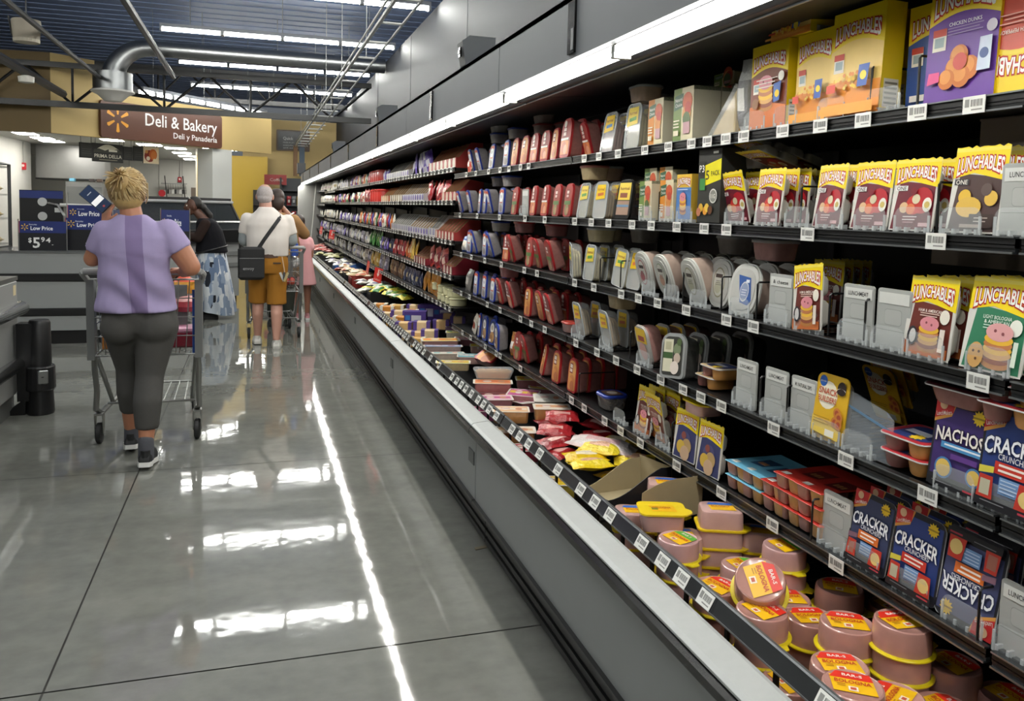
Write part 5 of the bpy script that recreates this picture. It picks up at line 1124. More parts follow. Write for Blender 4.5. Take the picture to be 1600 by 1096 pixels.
def heap(y0, y1, z, cols, desc, n, x0=1.14, x1=1.42):
    for i in range(n):
        c = PC[cols][i % len(PC[cols])]
        put('food_bag', 'hp%s%d' % (cols, i % 5), pillow(*c, .16, .13, .05, 60+i % 5, flat=True), 'pouch', (rg.uniform(x0, x1), y0+(y1-y0)*(i+.5)/n, z+rg.uniform(0, .03)), desc, FW, (math.radians(rg.uniform(-12, 12)), math.radians(rg.uniform(-12, 12)), math.radians(rg.uniform(0, 180))))
heap(7.9, 8.4, .575, 'yg', 'green and white vegetable bag', 6); heap(8.5, 9.0, .58, 'yg', 'yellow and green bag', 8); heap(9.2, 9.95, .575, 'wh', 'white bag', 8); heap(10.25, 10.8, .6, 'cr', 'cream and orange cheese pack', 10)
heap(11.05, 11.9, .58, 'cr', 'cream pack in the farther tray', 9); heap(12.0, 13.6, .585, 'wh', 'white and lilac bag', 16); heap(13.8, 15.4, .59, 'pale', 'pale yellow bag', 12); heap(15.6, 18.8, .6, 'pk', 'pink and white packet', 20)
bx = MB(); bx.prism([(0, 0), (.32, 0), (.42, .2), (.02, .06)], 0, .01, P('#4a74b8')); tag(bx.build('display_carton', loc=(1.1, 11.75, .53), rot=(0, 0, 0)), 'torn blue display carton sticking up in the far well', 'carton')
def red_sign(kind):
    def mk():
        m = MB(); w, h = .2, .16; m.box(-w/2, w/2, 0, .002, 0, h, P('#cf2f2a')); c = Card(m, w, h, 0)
        if kind == 'spark':
            for k in range(6):
                a = PI/2+k*PI/3; c.shape([(.0+.06*math.cos(a-.3), .62+.06*math.sin(a-.3)*w/h), (.17*math.cos(a-.16), .62+.17*math.sin(a-.16)*w/h), (.17*math.cos(a+.16), .62+.17*math.sin(a+.16)*w/h), (.06*math.cos(a+.3), .62+.06*math.sin(a+.3)*w/h)], '#e8a92c', 0)
            c.k += 1; c.text('Rollback', 0, .2, .14, '#f0d9c8', wu=.7)
        else:
            c.shape([(-.05, .9), (.05, .9), (.05, .55), (.16, .62), (0, .36), (-.16, .62), (-.05, .55)], '#f4ece6'); c.text('Rollback', 0, .18, .13, '#f0d9c8', wu=.7)
        return [('sign_card', m.mesh())]
    return mk
for px, z, k, yw, ds in ((577, .77, 'spark', 0, 'red sale card with orange burst, left one on the far bottom shelf'), (593, .75, 'arrow', 18, 'red sale card with white arrow on the far bottom shelf'), (503, 1.0, 'arrow', 10, 'small red sale card at the far end, left one'), (520, 1.0, 'arrow', 24, 'small red sale card at the far end, right one')):
    put('sale_card', 'rs'+k, red_sign(k), 'sign', (SX-.03, pY(px, z, SX), z-.1), '', '', (math.radians(-8), math.radians(4), math.radians(yw)), solo=ds)
# ---------------------------------------------------------------- far shelves: zones given by photo columns
RFN = {1: 'far top shelf', 2: 'far second shelf', 3: 'far third shelf', 4: 'far fourth shelf', 5: 'far bottom shelf'}
CZ = {'red': ('#b5403c', '#9a7a55', '#d8c9b8'), 'maroon': ('#8c2632', '#a5825a', '#c9b8a8'), 'white': ('#c9c8c4', '#8f8c86', '#8f8cae'), 'whitepurple': ('#d2d0d2', '#a58a66', '#5b45a0'), 'brownwhite': ('#b9a58a', '#8a6a48', '#e6e0d6'), 'orange': ('#c9682f', '#a5825a', '#e9d9b8')}
def zone(k, p0, p1, kind, c, desc, w=.1, h=.165, lean=0, jit=4):
    if p1 <= 562: w *= 1.45
    z = ZF[k]-.004; ya, yb = pY(p0, z+.08, SX+.03), pY(p1, z+.08, SX+.03)
    if ya > yb: ya, yb = yb, ya
    yb2 = min(ya, yb); n = max(1, int(round((max(ya, yb)-yb2)/(w*1.12))))
    for i in range(n):
        y = yb2+(max(ya, yb)-yb2)*(i+.5)/n
        if y > 19.0 or y < 5.74: continue
        if (kind == 'pouch'):
            cc = c[i % len(c)]
            put('food_pouch', 'fp%s%.2f%.2f%d' % (cc, w, h, i % 3), pillow(*cc, w, h, .035, i % 3), 'pouch', (SX+.03+rg.uniform(0, .02), y, z+.008), desc, RFN[k], (math.radians(-6+rg.uniform(-jit, jit)), math.radians(lean+rg.uniform(-jit, jit)), math.radians(rg.uniform(-jit*3, jit*3))))
        elif kind == 'carton':
            a, b, s = CZ[c]
            put('display_carton', 'dc%s%.2f%.2f' % (c, w, h), display_carton(a, b, w, h, .2, s), 'carton', (SX+.02, y, z+.001), desc, RFN[k], (0, 0, math.radians(rg.uniform(-2, 2))))
        elif kind == 'round':
            put('cheese_tub', 'rd'+c, lambda: [('tub', MB().lathe([(.001, 0), (w*.45, 0), (w*.5, .005), (w*.5, h*.8), (w*.46, h), (.001, h)], mat(c, .3, noise=.1), 20).mesh(smooth=True)), ('lid', MB().lathe([(w*.52, h*.82), (w*.53, h*.84), (w*.53, h*.92), (w*.5, h*.94)], mat(c, .3), 20).mesh(smooth=True))], 'tub', (SX+.08, y, z), desc, RFN[k])
pr = [('#5a40a8', '#e3dff0', '#6a52b4'), ('#d9d7e0', '#5a40a8', '#cfcad8')]; rd = [('#b9323a', '#e9d6cc', '#a82830'), ('#c9463c', '#d9b8a8', '#8c1f2a')]; wh = [('#e0ddd4', '#c9b98a', '#e9e6de'), ('#d9d8d4', '#8f9ac0', '#e6e3da'), ('#e6dfcc', '#b9a0a0', '#dcd6c6')]
mx = [('#d9d4c8', '#c9573c', '#e3dccf'), ('#d98a3c', '#e9dcc0', '#c9702f'), ('#6a55a8', '#e0dcea', '#5a4698'), ('#c9403c', '#ecdccc', '#b03034'), ('#4f7a5a', '#dce3d0', '#5f8c62')]
gr = [('#8f8c90', '#c9c4c8', '#7c787f'), ('#a59fb0', '#e0dce6', '#8a84a0'), ('#b0a8a0', '#d9d2c8', '#9a928a')]; ye = [('#d9b13a', '#efe0a8', '#cfa02f'), ('#e3c46a', '#c98a3c', '#dcb85a')]; nv = [('#2c3a68', '#d9d6cf', '#26325c'), ('#3a3a58', '#c9b98a', '#2c3050')]; gn = [('#4f9c4a', '#dfe8cf', '#3f8a40'), ('#5aa050', '#c9d94a', '#4a9048')]
bn = [('#8a6a4a', '#c9b08a', '#7c5a3c'), ('#6a4a3a', '#b98a5a', '#5a3c30')]
zone(1, 672, 722, 'carton', 'red', 'red display carton', .13, .185); zone(1, 640, 671, 'pouch', pr, 'purple and white bag', .13, .19, -12, 9); zone(1, 628, 640, 'carton', 'whitepurple', 'white and purple display carton', .1, .16); zone(1, 605, 628, 'carton', 'white', 'white display carton', .11, .17); zone(1, 596, 605, 'pouch', pr, 'small purple pouch', .1, .12); zone(1, 580, 595, 'round', '#b93c34', 'red cheese tub', .16, .14); zone(1, 545, 580, 'pouch', mx, 'mixed colour snack pouch', .12, .14); zone(1, 532, 545, 'carton', 'white', 'broad white carton', .2, .2); zone(1, 500, 531, 'pouch', wh, 'white and cream bag', .16, .16, 0, 8)
zone(2, 692, 722, 'carton', 'red', 'red display carton', .12, .165); zone(2, 664, 691, 'pouch', rd, 'red netted bag', .13, .17, -14, 12); zone(2, 630, 664, 'carton', 'whitepurple', 'white and purple display carton', .1, .165); zone(2, 610, 630, 'carton', 'brownwhite', 'brown and white carton', .11, .175); zone(2, 597, 609, 'carton', 'orange', 'orange carton', .14, .16); zone(2, 582, 596, 'round', '#c23a34', 'red cheese tub', .18, .15); zone(2, 568, 581, 'pouch', rd, 'red pouch leaning', .13, .17, -16); zone(2, 520, 567, 'pouch', mx, 'mixed colour snack pouch', .13, .14, 0, 8); zone(2, 499, 520, 'pouch', wh, 'white and cream bag', .16, .15)
zone(3, 682, 712, 'carton', 'red', 'red display carton', .1, .15); zone(3, 672, 682, 'carton', 'white', 'white rounded carton', .12, .175); zone(3, 639, 671, 'carton', 'whitepurple', 'purple fronted carton', .1, .15); zone(3, 613, 639, 'carton', 'white', 'white display carton', .1, .165); zone(3, 560, 612, 'pouch', mx, 'orange, red and purple pouch', .12, .16); zone(3, 530, 560, 'pouch', [pr[0], gr[1], wh[1]], 'blue and purple tub pouch', .13, .12); zone(3, 499, 530, 'pouch', wh, 'pale bag', .17, .15)
zone(4, 694, 720, 'carton', 'maroon', 'dark red display carton', .1, .15); zone(4, 668, 693, 'pouch', [rd[1], ('#7c2430', '#c9b8a0', '#6a1c28')], 'maroon pouch leaning', .12, .17, -16); zone(4, 648, 667, 'carton', 'maroon', 'red and tan carton', .1, .14); zone(4, 637, 647, 'pouch', ye, 'yellow tall pouch', .11, .19); zone(4, 628, 636, 'pouch', [('#d9702f', '#e9cfa0', '#c9602a')], 'orange pouch', .12, .16); zone(4, 609, 627, 'pouch', rd, 'red pouch', .1, .15); zone(4, 592, 608, 'pouch', [nv[1], pr[0]], 'navy and purple pouch', .12, .14); zone(4, 575, 591, 'pouch', gn, 'green vegetable dip bag', .13, .19); zone(4, 545, 574, 'pouch', wh+gr, 'cream and grey bag', .13, .15); zone(4, 499, 545, 'pouch', gr+pr, 'grey and purple bag', .15, .15)
zone(5, 684, 716, 'round', '#cfcba4', 'cream round cheese tub', .13, .06); zone(5, 656, 682, 'pouch', [('#d98f2c', '#e0a03c', '#cf8526')], 'orange shredded cheese bag', .14, .19, 6); zone(5, 627, 655, 'pouch', nv, 'navy and white bag', .12, .14); zone(5, 606, 626, 'pouch', bn, 'brown striped pack', .09, .15); zone(5, 590, 604, 'pouch', gr, 'grey bag', .13, .16); zone(5, 578, 589, 'pouch', ye, 'yellow bag', .15, .16); zone(5, 499, 577, 'pouch', gr+wh, 'grey and white bag', .15, .15, 0, 8)
# second tier of cream cheese tubs
for j, px in enumerate((688, 697, 706, 713)):
    put('cheese_tub', 'rd#cfcba4', None, 'tub', (SX+.08, pY(px, .9, SX+.08), .786+.06), 'cream round cheese tub stacked on another', RFN[5])
# ---------------------------------------------------------------- deli and bakery counters
STEEL = mat('#9b9c9b', .3, .9, noise=.12, nscale=3); GREYC = mat('#8a8c8b', .45, noise=.04, nscale=4)
t = thing('service_counter', 'long grey service counter with black bands under the price boards', 'counter', (-.72, 9.4, 0))
for a, b, m in ((.735, .945, GREYC), (.377, .65, GREYC), (.143, .293, GREYC)):
    q = MB(); q.box(-5, 0, 0, .8, a, b, m); q.build('front_panel', t)
for a, b in ((.65, .735), (.293, .377)):
    q = MB(); q.box(-5, 0, -.012, .8, a, b, BLACK, .01); q.build('bumper_band', t)
q = MB(); q.box(-5, 0, .03, .8, 0, .143, BLACK); q.build('toe_kick', t)
q = MB(); q.box(-5, .01, -.01, .82, .945, .965, mat('#77797a', .3, .6)); q.build('worktop', t)
# curved glass bakery case
t = thing('bakery_case', 'lit bakery case with black rounded frame at the left edge', 'display case', (-2.57, 9.75, .965))
FR = arch(1.0, .9, .01, .09); fr = MB()
q = MB(); pr_ = [(0, 0), (.6, 0), (.6, .9), (.12, .9), (.04, .87), (0, .78)]
for x in (-1.6, -.025): q.prism(pr_, x, x+.025, BLACKGLOSS, 'x') if x < -1 else q.tube([(x, a, b) for a, b in pr_+pr_[:1]], .02, BLACK, 6)
q.build('frame', t)
q = MB(); q.poly([(-1.6, .0, .03), (-.02, .0, .03), (-.02, .0, .78), (-1.6, .0, .78)], clear(.12)); q.poly([(-.012, 0, .0), (-.012, .6, .0), (-.012, .6, .88), (-.012, .06, .88)], clear(.12)); q.build('glass', t)
for z in (.02, .3, .56, .86):
    q = MB(); q.box(-1.58, -.04, .06, .58, z, z+.02, mat('#c9c7be', .4)); q.build('shelf', t)
for z in (.31, .57): 
    q = MB(); q.box(-1.5, -.06, .08, .1, z+.25, z+.262, mat('#fff6e0', .4, emit=8)); q.build('case_lamp', t)
for i in range(12):
    put('bread_pack', 'bread%d' % (i % 2), pillow(*(('#d9c27a', '#efe0a8', '#c9a95a'), ('#e3d9c4', '#c98f5a', '#d9c9a8'))[i % 2], .2, .12, .09, 80+i % 2, flat=True), 'bread', (-2.69-.24*(i % 4), 10.0, 1.005+.275*(i//4)), 'wrapped loaf in the lit bakery case', 'its shelves', (0, 0, PI/2))
# black board with white discs, chalk poster
t = MB(); c = Card(t, .42, .62, 0); t.box(-.21, .21, 0, .02, 0, .62, BLACK); c.rect(-.5, .5, .86, .99, '#22306a'); c.disc(.02, .8, .11, '#b9bab8'); c.disc(.02, .55, .11, '#b9bab8'); c.rect(.3, .44, .62, .7, '#d9d9d6')
tag(t.build('menu_board', loc=(-2.2, 9.98, .97)), 'black board with two white discs behind the price boards', 'sign')
def spark(c, u, v, r, col, asp):
    for k in range(6):
        a = PI/2+k*PI/3; w_ = .2
        c.shape([(u+r*.34*math.cos(a-w_), v+r*.34*math.sin(a-w_)*asp), (u+r*math.cos(a-w_*.75), v+r*math.sin(a-w_*.75)*asp), (u+r*1.06*math.cos(a), v+r*1.06*math.sin(a)*asp), (u+r*math.cos(a+w_*.75), v+r*math.sin(a+w_*.75)*asp), (u+r*.34*math.cos(a+w_), v+r*.34*math.sin(a+w_)*asp)], col, 0)
    c.k += 1
def price_board(w, h, price, ds, loc, rz, top=.36, second=None):
    t = thing('price_board', ds, 'price sign', loc, (0, 0, rz))
    m = MB(); m.box(-w/2, w/2, 0, .006, 0, h, mat('#15161c', .35)); c = Card(m, w, h, 0); asp = w/h
    c.rect(-.5, .5, 1-top, 1, '#1c2a66'); c.rect(-.5, -.475, 1-top, 1, '#a8323c'); spark(c, -.37, 1-top*.5, .075, '#f0c23c', asp)
    c.text('Everyday', -.2, 1-top*.27, .045, '#dfe3ee', wu=.16); c.text('Low Price', -.02, 1-top*.58, top*.34, '#f2f3f6', wu=.46, off=.03)
    x = -.3
    for s_, hh, dy, wu in price:
        c.text(s_, x+wu/2, (1-top)*.5+dy, hh, '#e8e8e6', wu=wu, off=.03); x += wu+.02
    m.build('board', t)
    m = MB()
    for sx in (-w/2, w/2): m.tube([(sx, 0, 0), (sx, 0, h+.02)], .006, METAL, 6)
    m.build('stand', t)
    return t
price_board(.44, .30, (('$', .16, .06, .07), ('5', .36, -.02, .15), ('9', .17, .08, .08), (' 4', .17, .06, .1), ('.', .1, -.06, .04)), 'black and blue price board reading 5 94, left one', (-2.08, 9.47, .967), .02, .4)
price_board(.46, .34, (('', .1, 0, .2), ('.', .1, -.05, .04), ('9', .2, .02, .1), ('97', .18, .08, .16)), 'black and blue price board reading 997, right of the first', (-1.66, 9.53, .967), -.02, .36)
price_board(.44, .2, (), 'blue low price board above the second price board', (-1.68, 9.7, 1.24), 0, .75)
price_board(.31, .44, (), 'blue low price board between the two women', (-.87, 10.1, .967), .05, .55)
price_board(.2, .43, (), 'narrow blue price board behind the blonde woman', (-1.42, 10.0, .967), .0, .5)
t = thing('sneeze_guard', 'steel framed glass guard along the service counter', 'glass guard', (-1.9, 9.75, .965))
q = MB(); q.tube([(-.02, -.1, 0), (-.02, -.08, .36), (-.12, .12, .47), (-.3, .3, .5)], .012, STEEL, 8); q.tube([(-.1, .12, .47), (.65, .12, .46)], .02, mat('#c9c9c4', .35), 8); q.build('rail', t)
q = MB(); q.poly([(0, -.08, .05), (.62, -.08, .05), (.62, .1, .44), (0, .1, .44)], clear(.12)); q.build('glass', t)
# slanted black hot case, parallel to the turned bulkhead
DZ = math.atan2(.69, .724)
t = thing('deli_case', 'black slant fronted deli case with glass, near the lady in the skirt', 'display case', (-.80, 13.3, 0), (0, 0, DZ))
prof = [(0, .95), (-.62, .95), (-.62, 1.12), (-.36, 1.5), (-.28, 1.56), (0, 1.56)]
q = MB(); q.prism([(y, z) for y, z in prof], .27, .3, BLACK, 'x'); q.prism(prof, -1.4, -1.37, BLACK, 'x'); q.box(-1.4, .3, -.34, 0, 1.53, 1.57, BLACK); q.prism([(-.63, .92), (-.66, 1.1), (-.6, 1.12), (-.6, .92)], -1.4, .3, BLACK, 'x'); q.box(-1.4, .3, -.03, 0, .95, 1.56, BLACK); q.build('housing', t)
q = MB(); q.poly([(-1.37, -.6, 1.12), (.27, -.6, 1.12), (.27, -.35, 1.5), (-1.37, -.35, 1.5)], clear(.25, '#5a6064')); q.build('glass', t)
q = MB(); q.tube([(-1.4, -.37, 1.51), (.3, -.37, 1.51)], .022, mat('#c9c9c9', .3, .6), 8); q.build('top_rail', t)
q = MB(); q.tube([(-1.4, -.55, 1.22), (.3, -.55, 1.22)], .016, mat('#c9c9c9', .3, .6), 8); q.build('lower_rail', t)
q = MB(); q.box(-1.4, .26, -.55, 0, .1, .92, GREYC); q.box(-1.4, .26, -.5, 0, 0, .1, BLACK); q.build('base', t)
for z in (.55, .72):
    q = MB(); q.box(-1.4, .28, -.575, -.02, z, z+.06, mat('#6c6e6d', .4)); q.build('bumper_band', t)
# kitchen equipment
t = thing('exhaust_hood', 'large stainless exhaust hood over the kitchen range', 'hood', (-5.07, 26.5, 2.08))
q = MB(); q.box(-.9, .9, 0, .9, 0, .97, STEEL); q.build('canopy', t); q = MB(); q.box(-.91, .91, -.01, .9, -.02, .02, BLACK); q.build('lip', t)
for (x, w, h, z0, ds) in ((-5.35, .42, 1.62, 0, 'tall narrow steel cabinet at left under the hood'), (-4.55, .95, 2.0, 0, 'wide steel oven under the hood')):
    t = thing('kitchen_oven', ds, 'oven', (x, 25.5, z0)); q = MB(); q.box(-w/2, w/2, 0, .7, 0, h, STEEL, .02); q.build('body', t)
    q = MB(); q.box(-w/2+.03, w/2-.03, -.02, 0, h*.45, h*.93, mat('#7d7f7f', .35, .8)); q.tube([(-w/2+.06, -.04, h*.5), (-w/2+.06, -.04, h*.85)], .012, STEEL, 6); q.build('door', t)
for i, (x, c, ds) in enumerate(((-4.9, '#6fb4d4', 'blue box on top of the wide steel oven'), (-4.4, '#3a3432', 'dark pan on top of the wide steel oven'), (-4.2, '#5a4a40', 'brown pan on top of the wide steel oven'))):
    q = MB(); q.rbox(-.07, .07, 0, .2, 0, .09, mat(c, .5), .01); tag(q.build('kitchen_box', loc=(x, 25.7, 2.002)), ds, 'box')
for (x, z, y, ds) in ((-5.99, at(37, 260, X=-5.99).z, at(37, 260, X=-5.99).y, 'red fire alarm box on the white kitchen side wall'), (*at(281, 281, Y=32.95).xz, 32.95, 'red fire alarm on the white back kitchen wall')):
    t = thing('fire_alarm', ds, 'fire alarm', (x, y, z)); q = MB(); q.rbox(-.07, .07, -.06, 0, -.1, .1, mat('#b3222e', .4), .015); q.build('body', t); q = MB(); q.lathe([(.001, 0), (.035, 0), (.035, .01), (.001, .012)], mat('#e6d9d4', .4), 12); q.build('strobe', t, (0, -.06, .02), rot=(PI/2, 0, 0))
    q = MB(); q.tube([(0, -.02, .1), (0, -.02, 3.02-z)], .012, mat('#8d8d88', .5), 6); q.build('conduit', t)
q = MB(); q.prism([(.13*math.cos(PI/8+k*PI/4), .13*math.sin(PI/8+k*PI/4)) for k in range(8)], 0, .02, mat('#b3222e', .4), 'y'); tag(q.build('stop_sign', loc=at(253, 302, Y=32.6)), 'red octagonal sign on the kitchen back wall', 'sign')
t = thing('utensil_rack', 'steel wall shelf with hanging kitchen tools', 'rack', at(277, 288, Y=32.7), )
q = MB(); q.box(-.55, .35, -.1, .1, 0, .03, STEEL); q.build('shelf', t)
for k in range(9): q = MB(); x = -.4+.085*k; q.tube([(x, -.05, 0), (x+.01, -.05, -.22)], .01, STEEL, 6); q.box(x-.03, x+.04, -.06, -.04, -.36, -.2, mat(('#c9c9c6', '#2a2a2a', '#8a8a88')[k % 3], .4)); q.build('utensil', t)
for x in (-.42, .2): q = MB(); q.tube([(x, -.12, .3), (x+.08, -.12, -.6)], .018, BLACK, 6); q.build('broom_handle', t)
q = MB(); q.box(-.3, .3, 0, .05, 0, 2.05, mat('#6a5f55', .5)); q.box(.22, .26, -.04, 0, 1.0, 1.06, STEEL); d_ = q.build('door_1', loc=(-1.98, 32.92, 0)); struct(d_, 'brown kitchen door in the back wall')
def f2at(px, py, off=0):
    d = (px-800)/F_PX*_r-(py-PPY)/F_PX*_u+_fw; c = Vector((0, 0, 1.5)); a = Vector((A.x, A.y, 0))+N2*off
    tt = ((a-c).dot(N2))/d.dot(N2); p = c+d*tt; return (p-a).dot(D2), p.z
# deli sign on the turned bulkhead
s0, z0 = f2at(157, 214, .06); s1, _z = f2at(346, 229, .06); SW, SH = s1-s0, .74
sp = f2((s0+s1)/2, .06, z0-.0)
t = thing('deli_sign', 'brown wall sign with orange burst reading Deli & Bakery', 'sign', sp, (0, 0, ANG))
m = MB(); out = rr2(-SW/2, SW/2, 0, SH, .06); m.prism(out, -.02, .05, mat('#5e3a2b', .45, noise=.05))
m.build('board', t)
m = MB(); c = Card(m, SW, SH, -.022, step=.001)
su, sv = f2at(183, 186, .06); spark(c, (su-s0)/SW-.5, (sv-z0)/SH, .085, '#eaa33a', SW/SH); m.build('burst_emblem', t); m = MB(); c = Card(m, SW, SH, -.022, step=.001)
tu0, _ = f2at(226, 190, .06); tu1, _ = f2at(338, 205, .06); u0, u1 = (tu0-s0)/SW-.5, (tu1-s0)/SW-.5
c.text('Deli & Bakery', (u0+u1)/2, .63, .36, '#f1efec', wu=u1-u0); m.build('headline', t); m = MB(); c = Card(m, SW, SH, -.022, step=.001); tu0, _ = f2at(270, 206, .06); u0 = (tu0-s0)/SW-.5
c.text('Deli y Panadería', (u0+u1)/2, .25, .17, '#f1efec', wu=u1-u0); m.build('second_line', t)
# hanging menu panels behind the bulkhead
def hang(px0, px1, py0, py1, ds, face):
    a, zb_ = f2at(px0, py1, -.5); b, zt_ = f2at(px1, py0, -.5); w = b-a
    a2, zt2 = f2at(px0, py0, -.5); h = zt2-zb_
    p = f2((a+b)/2, -.5, zb_); t = thing('menu_board', ds, 'sign', p, (0, 0, ANG))
    m = MB(); m.box(-w/2, w/2, 0, .03, 0, h, mat('#22221f', .5)); c = Card(m, w, h, 0, step=.001); face(c); m.build('panel', t)
    m = MB()
    for x in (-w*.4, w*.4): m.tube([(x, .015, h), (x, .015, 3.05-zb_)], .006, BLACK, 5)
    m.build('hanger', t)
def f_dark(c): c.rect(-.44, .44, .1, .9, '#2c2c28'); lines(c, -.36, .36, .6, 3, '#4a4a44', .14, .03)
def f_prima(c):
    c.shape([(-.46, .5)]+[(-.46+.92*k/12, .56+.4*math.sin(PI*k/12)) for k in range(13)]+[(.46, .5)], '#c9c4ae'); c.shape([(-.46, .5), (-.46, .66), (-.3, .72), (-.1, .62), (.0, .7), (.12, .64), (.3, .74), (.46, .6), (.46, .5)], '#3a3a32'); c.rect(.02, .3, .58, .68, '#d9d6c6'); c.rect(-.5, .5, 0, .5, '#22221f'); c.text('PRIMA DELLA', 0, .33, .2, '#d9d4c2', wu=.9); lines(c, -.3, .3, .14, 1, '#8a8672', .1, .04)
def f_food(c):
    c.rect(-.5, .5, 0, 1, '#e6d3b0'); c.disc(-.1, .45, .34, '#8a2f1c', rv=.36); c.disc(.12, .55, .26, '#c9652a', rv=.34); c.disc(.16, .52, .18, '#d9803a', rv=.26); c.disc(-.2, .3, .12, '#f0e2c8'); c.disc(-.3, .7, .1, '#d9a05a'); c.disc(.2, .2, .1, '#e9d9b0')
hang(125, 145, 222, 246, 'blank dark menu panel, leftmost of the hanging row', f_dark); hang(145, 192, 223, 252, 'dark hanging panel with house picture and gold lettering', f_prima); hang(193, 207, 229, 250, 'dark striped menu panel right of the house picture', f_dark); hang(209, 224, 228, 251, 'dark striped menu panel beside the food picture', f_dark); hang(224, 248, 229, 255, 'bright picture panel of roast meat', f_food)
# kitchen lights
for i, (pa, pb) in enumerate((((18, 207), (62, 212)), ((45, 214), (87, 219)), ((62, 220), (100, 223)), ((155, 217), (195, 222)), ((215, 226), (252, 228)), ((257, 231), (291, 234)), ((269, 238), (299, 241)), ((278, 243), (306, 246)), ((286, 248), (312, 251)))):
    a = at(*pa, Z=3.02); b = at(*pb, Z=3.02); y = min((a.y+b.y)/2, 32.4); q = MB(); w = max(.3, b.x-a.x)
    t = thing('kitchen_light', 'white ceiling panel light in the kitchen, %s from the left' % nth(i), 'ceiling light', ((a.x+b.x)/2, y, 3.02))
    q.box(-w/2, w/2, -.3, .3, 0, .012, mat('#fffaf0', .4, emit=KITCHEN_W)); q.build('diffuser', t); q = MB(); q.box(-w/2-.03, w/2+.03, -.33, .33, .012, .03, WHITEW); q.build('frame', t)
# ---------------------------------------------------------------- near-left counter with chrome bumpers and black post
t = thing('end_counter', 'grey counter with chrome bumper rails at the left edge', 'counter', (-1.58, 6.46, 0))
q = MB(); q.rbox(-1.4, 0, -2.4, 0, .12, .95, mat('#8f908e', .45, noise=.05), .03); q.build('body', t)
q = MB(); q.box(-1.35, -.03, -2.4, -.03, 0, .12, mat('#5f605e', .6)); q.build('base', t)
q = MB(); q.box(-1.4, -.0, -2.4, 0, .93, .957, STEEL); q.build('worktop', t)
for z in (.735, .36):
    q = MB(); q.tube([(.03, -2.4, z), (.03, -.02, z), (.0, .03, z)], .045, CHROME, 12); q.build('bumper_rail', t, smooth=True)
q = MB(); q.box(-.005, .002, -.12, -.06, .83, .9, mat('#d9c9a0', .5)); q.build('sticker', t)
t = thing('corner_post', 'black plastic corner post with steel plate by the grey counter', 'post', (-1.43, 6.36, 0))
q = MB(); q.lathe([(.085, 0), (.09, .02), (.075, .3), (.07, .64), (.06, .66), (.0, .66)], mat('#131315', .4), 20); q.prism([(-.09, 0), (-.2, .0), (-.16, .06), (-.08, .12)], -.04, .04, mat('#131315', .4)); q.box(-.13, -.02, -.06, .06, .1, .64, mat('#131315', .4)); q.build('post', t, smooth=True)
q = MB(); q.rbox(-.03, .035, -.02, 0, .2, .3, METAL, .008); q.lathe([(.001, 0), (.008, 0), (.008, .004), (.001, .005)], BLACK, 8, (0, -.022, .25)); q.build('plate', t, (.03, -.075, .02), rot=(0, 0, .3))
q = MB(); q.lathe([(.093, .17), (.098, .18), (.095, .33), (.09, .34)], mat('#1a1a1c', .35), 20); q.build('collar', t)
# ---------------------------------------------------------------- far end of the aisle
t = thing('wall_sign', 'brown framed black sign reading Quick on the tan wall', 'sign', (1.0, 25.98, 3.13)); m = MB(); m.prism(rr2(-.38, .6, 0, .63, .03), -.03, 0, mat('#5a4636', .5)); m.build('frame', t)
m = MB(); c = Card(m, .74, .55, -.031, .04, .002); c.rect(-.45, .45, 0, 1, '#1d1f20'); c.text('Quick', -.05, .62, .17, '#d9d9d4', wu=.4); c.text('meals to your', 0, .4, .08, '#bdbdb8', wu=.5); c.text('everyday life', .05, .24, .08, '#bdbdb8', wu=.6); c.text('quick and easy', .05, .1, .08, '#bdbdb8', wu=.6); m.build('panel', t)
t = thing('gondola_rack', 'dark peg rack of small goods beyond the cooler end', 'rack', (1.05, 24.2, 0))
q = MB(); q.box(-.35, .35, 0, .05, 0, 2.25, mat('#4a4d50', .5)); q.box(-.38, -.34, -.4, .05, 0, 2.25, mat('#3a3c3e', .5)); q.box(.34, .38, -.4, .05, 0, 2.25, mat('#3a3c3e', .5)); q.build('frame', t)
for k in range(5):
    q = MB(); q.box(-.35, .35, -.38, 0, .2+.42*k, .22+.42*k, mat('#55585a', .5)); q.build('shelf', t)
for k in range(4):
    for i in range(5):
        put('peg_pack', 'pg%d' % ((k+i) % 4), pillow(*(('#b9323a', '#e0d6c4', '#8a2a30'), ('#8d9094', '#d0d2d4', '#6a6d70'), ('#c9b07a', '#e6d9b8', '#b09458'), ('#44474a', '#a0a3a6', '#3a3d40'))[(k+i) % 4], .12, .26, .05, 90+i % 2), 'packet', (.78+.135*i, 23.95, .222+.42*k), 'small packet on the dark peg rack', 'it', (0, 0, PI/2))
t = MB(); t.box(-.3, .3, 0, .03, 0, .28, P('#b02a26')); c = Card(t, .6, .28, 0); c.text('Coffee', .05, .5, .3, '#f0d9cc', wu=.6); tag(t.build('aisle_sign', loc=(.55, 24.0, 2.05)), 'red header sign beside the dark peg rack', 'sign')
t = thing('gondola_rack', 'dim shelf rack left of the dark peg rack at the aisle end', 'rack', (.35, 24.6, 0)); q = MB(); q.box(-.4, .3, 0, .05, 0, 1.9, mat('#3a3836', .6)); q.build('frame', t)
for k in range(4): q = MB(); q.box(-.4, .3, -.3, 0, .2+.42*k, .22+.42*k, mat('#55504a', .5)); q.build('shelf', t)
"""floor scrap"""
q = MB(); p = at(750, 857, Z=0); q.prism([(-.03, -.012), (.03, -.015), (.034, .01), (-.02, .014)], .001, .003, mat('#6f6550', .8), 'z'); tag(q.build('paper_scrap', loc=(p.x, p.y, 0), rot=(0, 0, .3)), 'small brown paper scrap on the floor by the cooler', 'scrap')
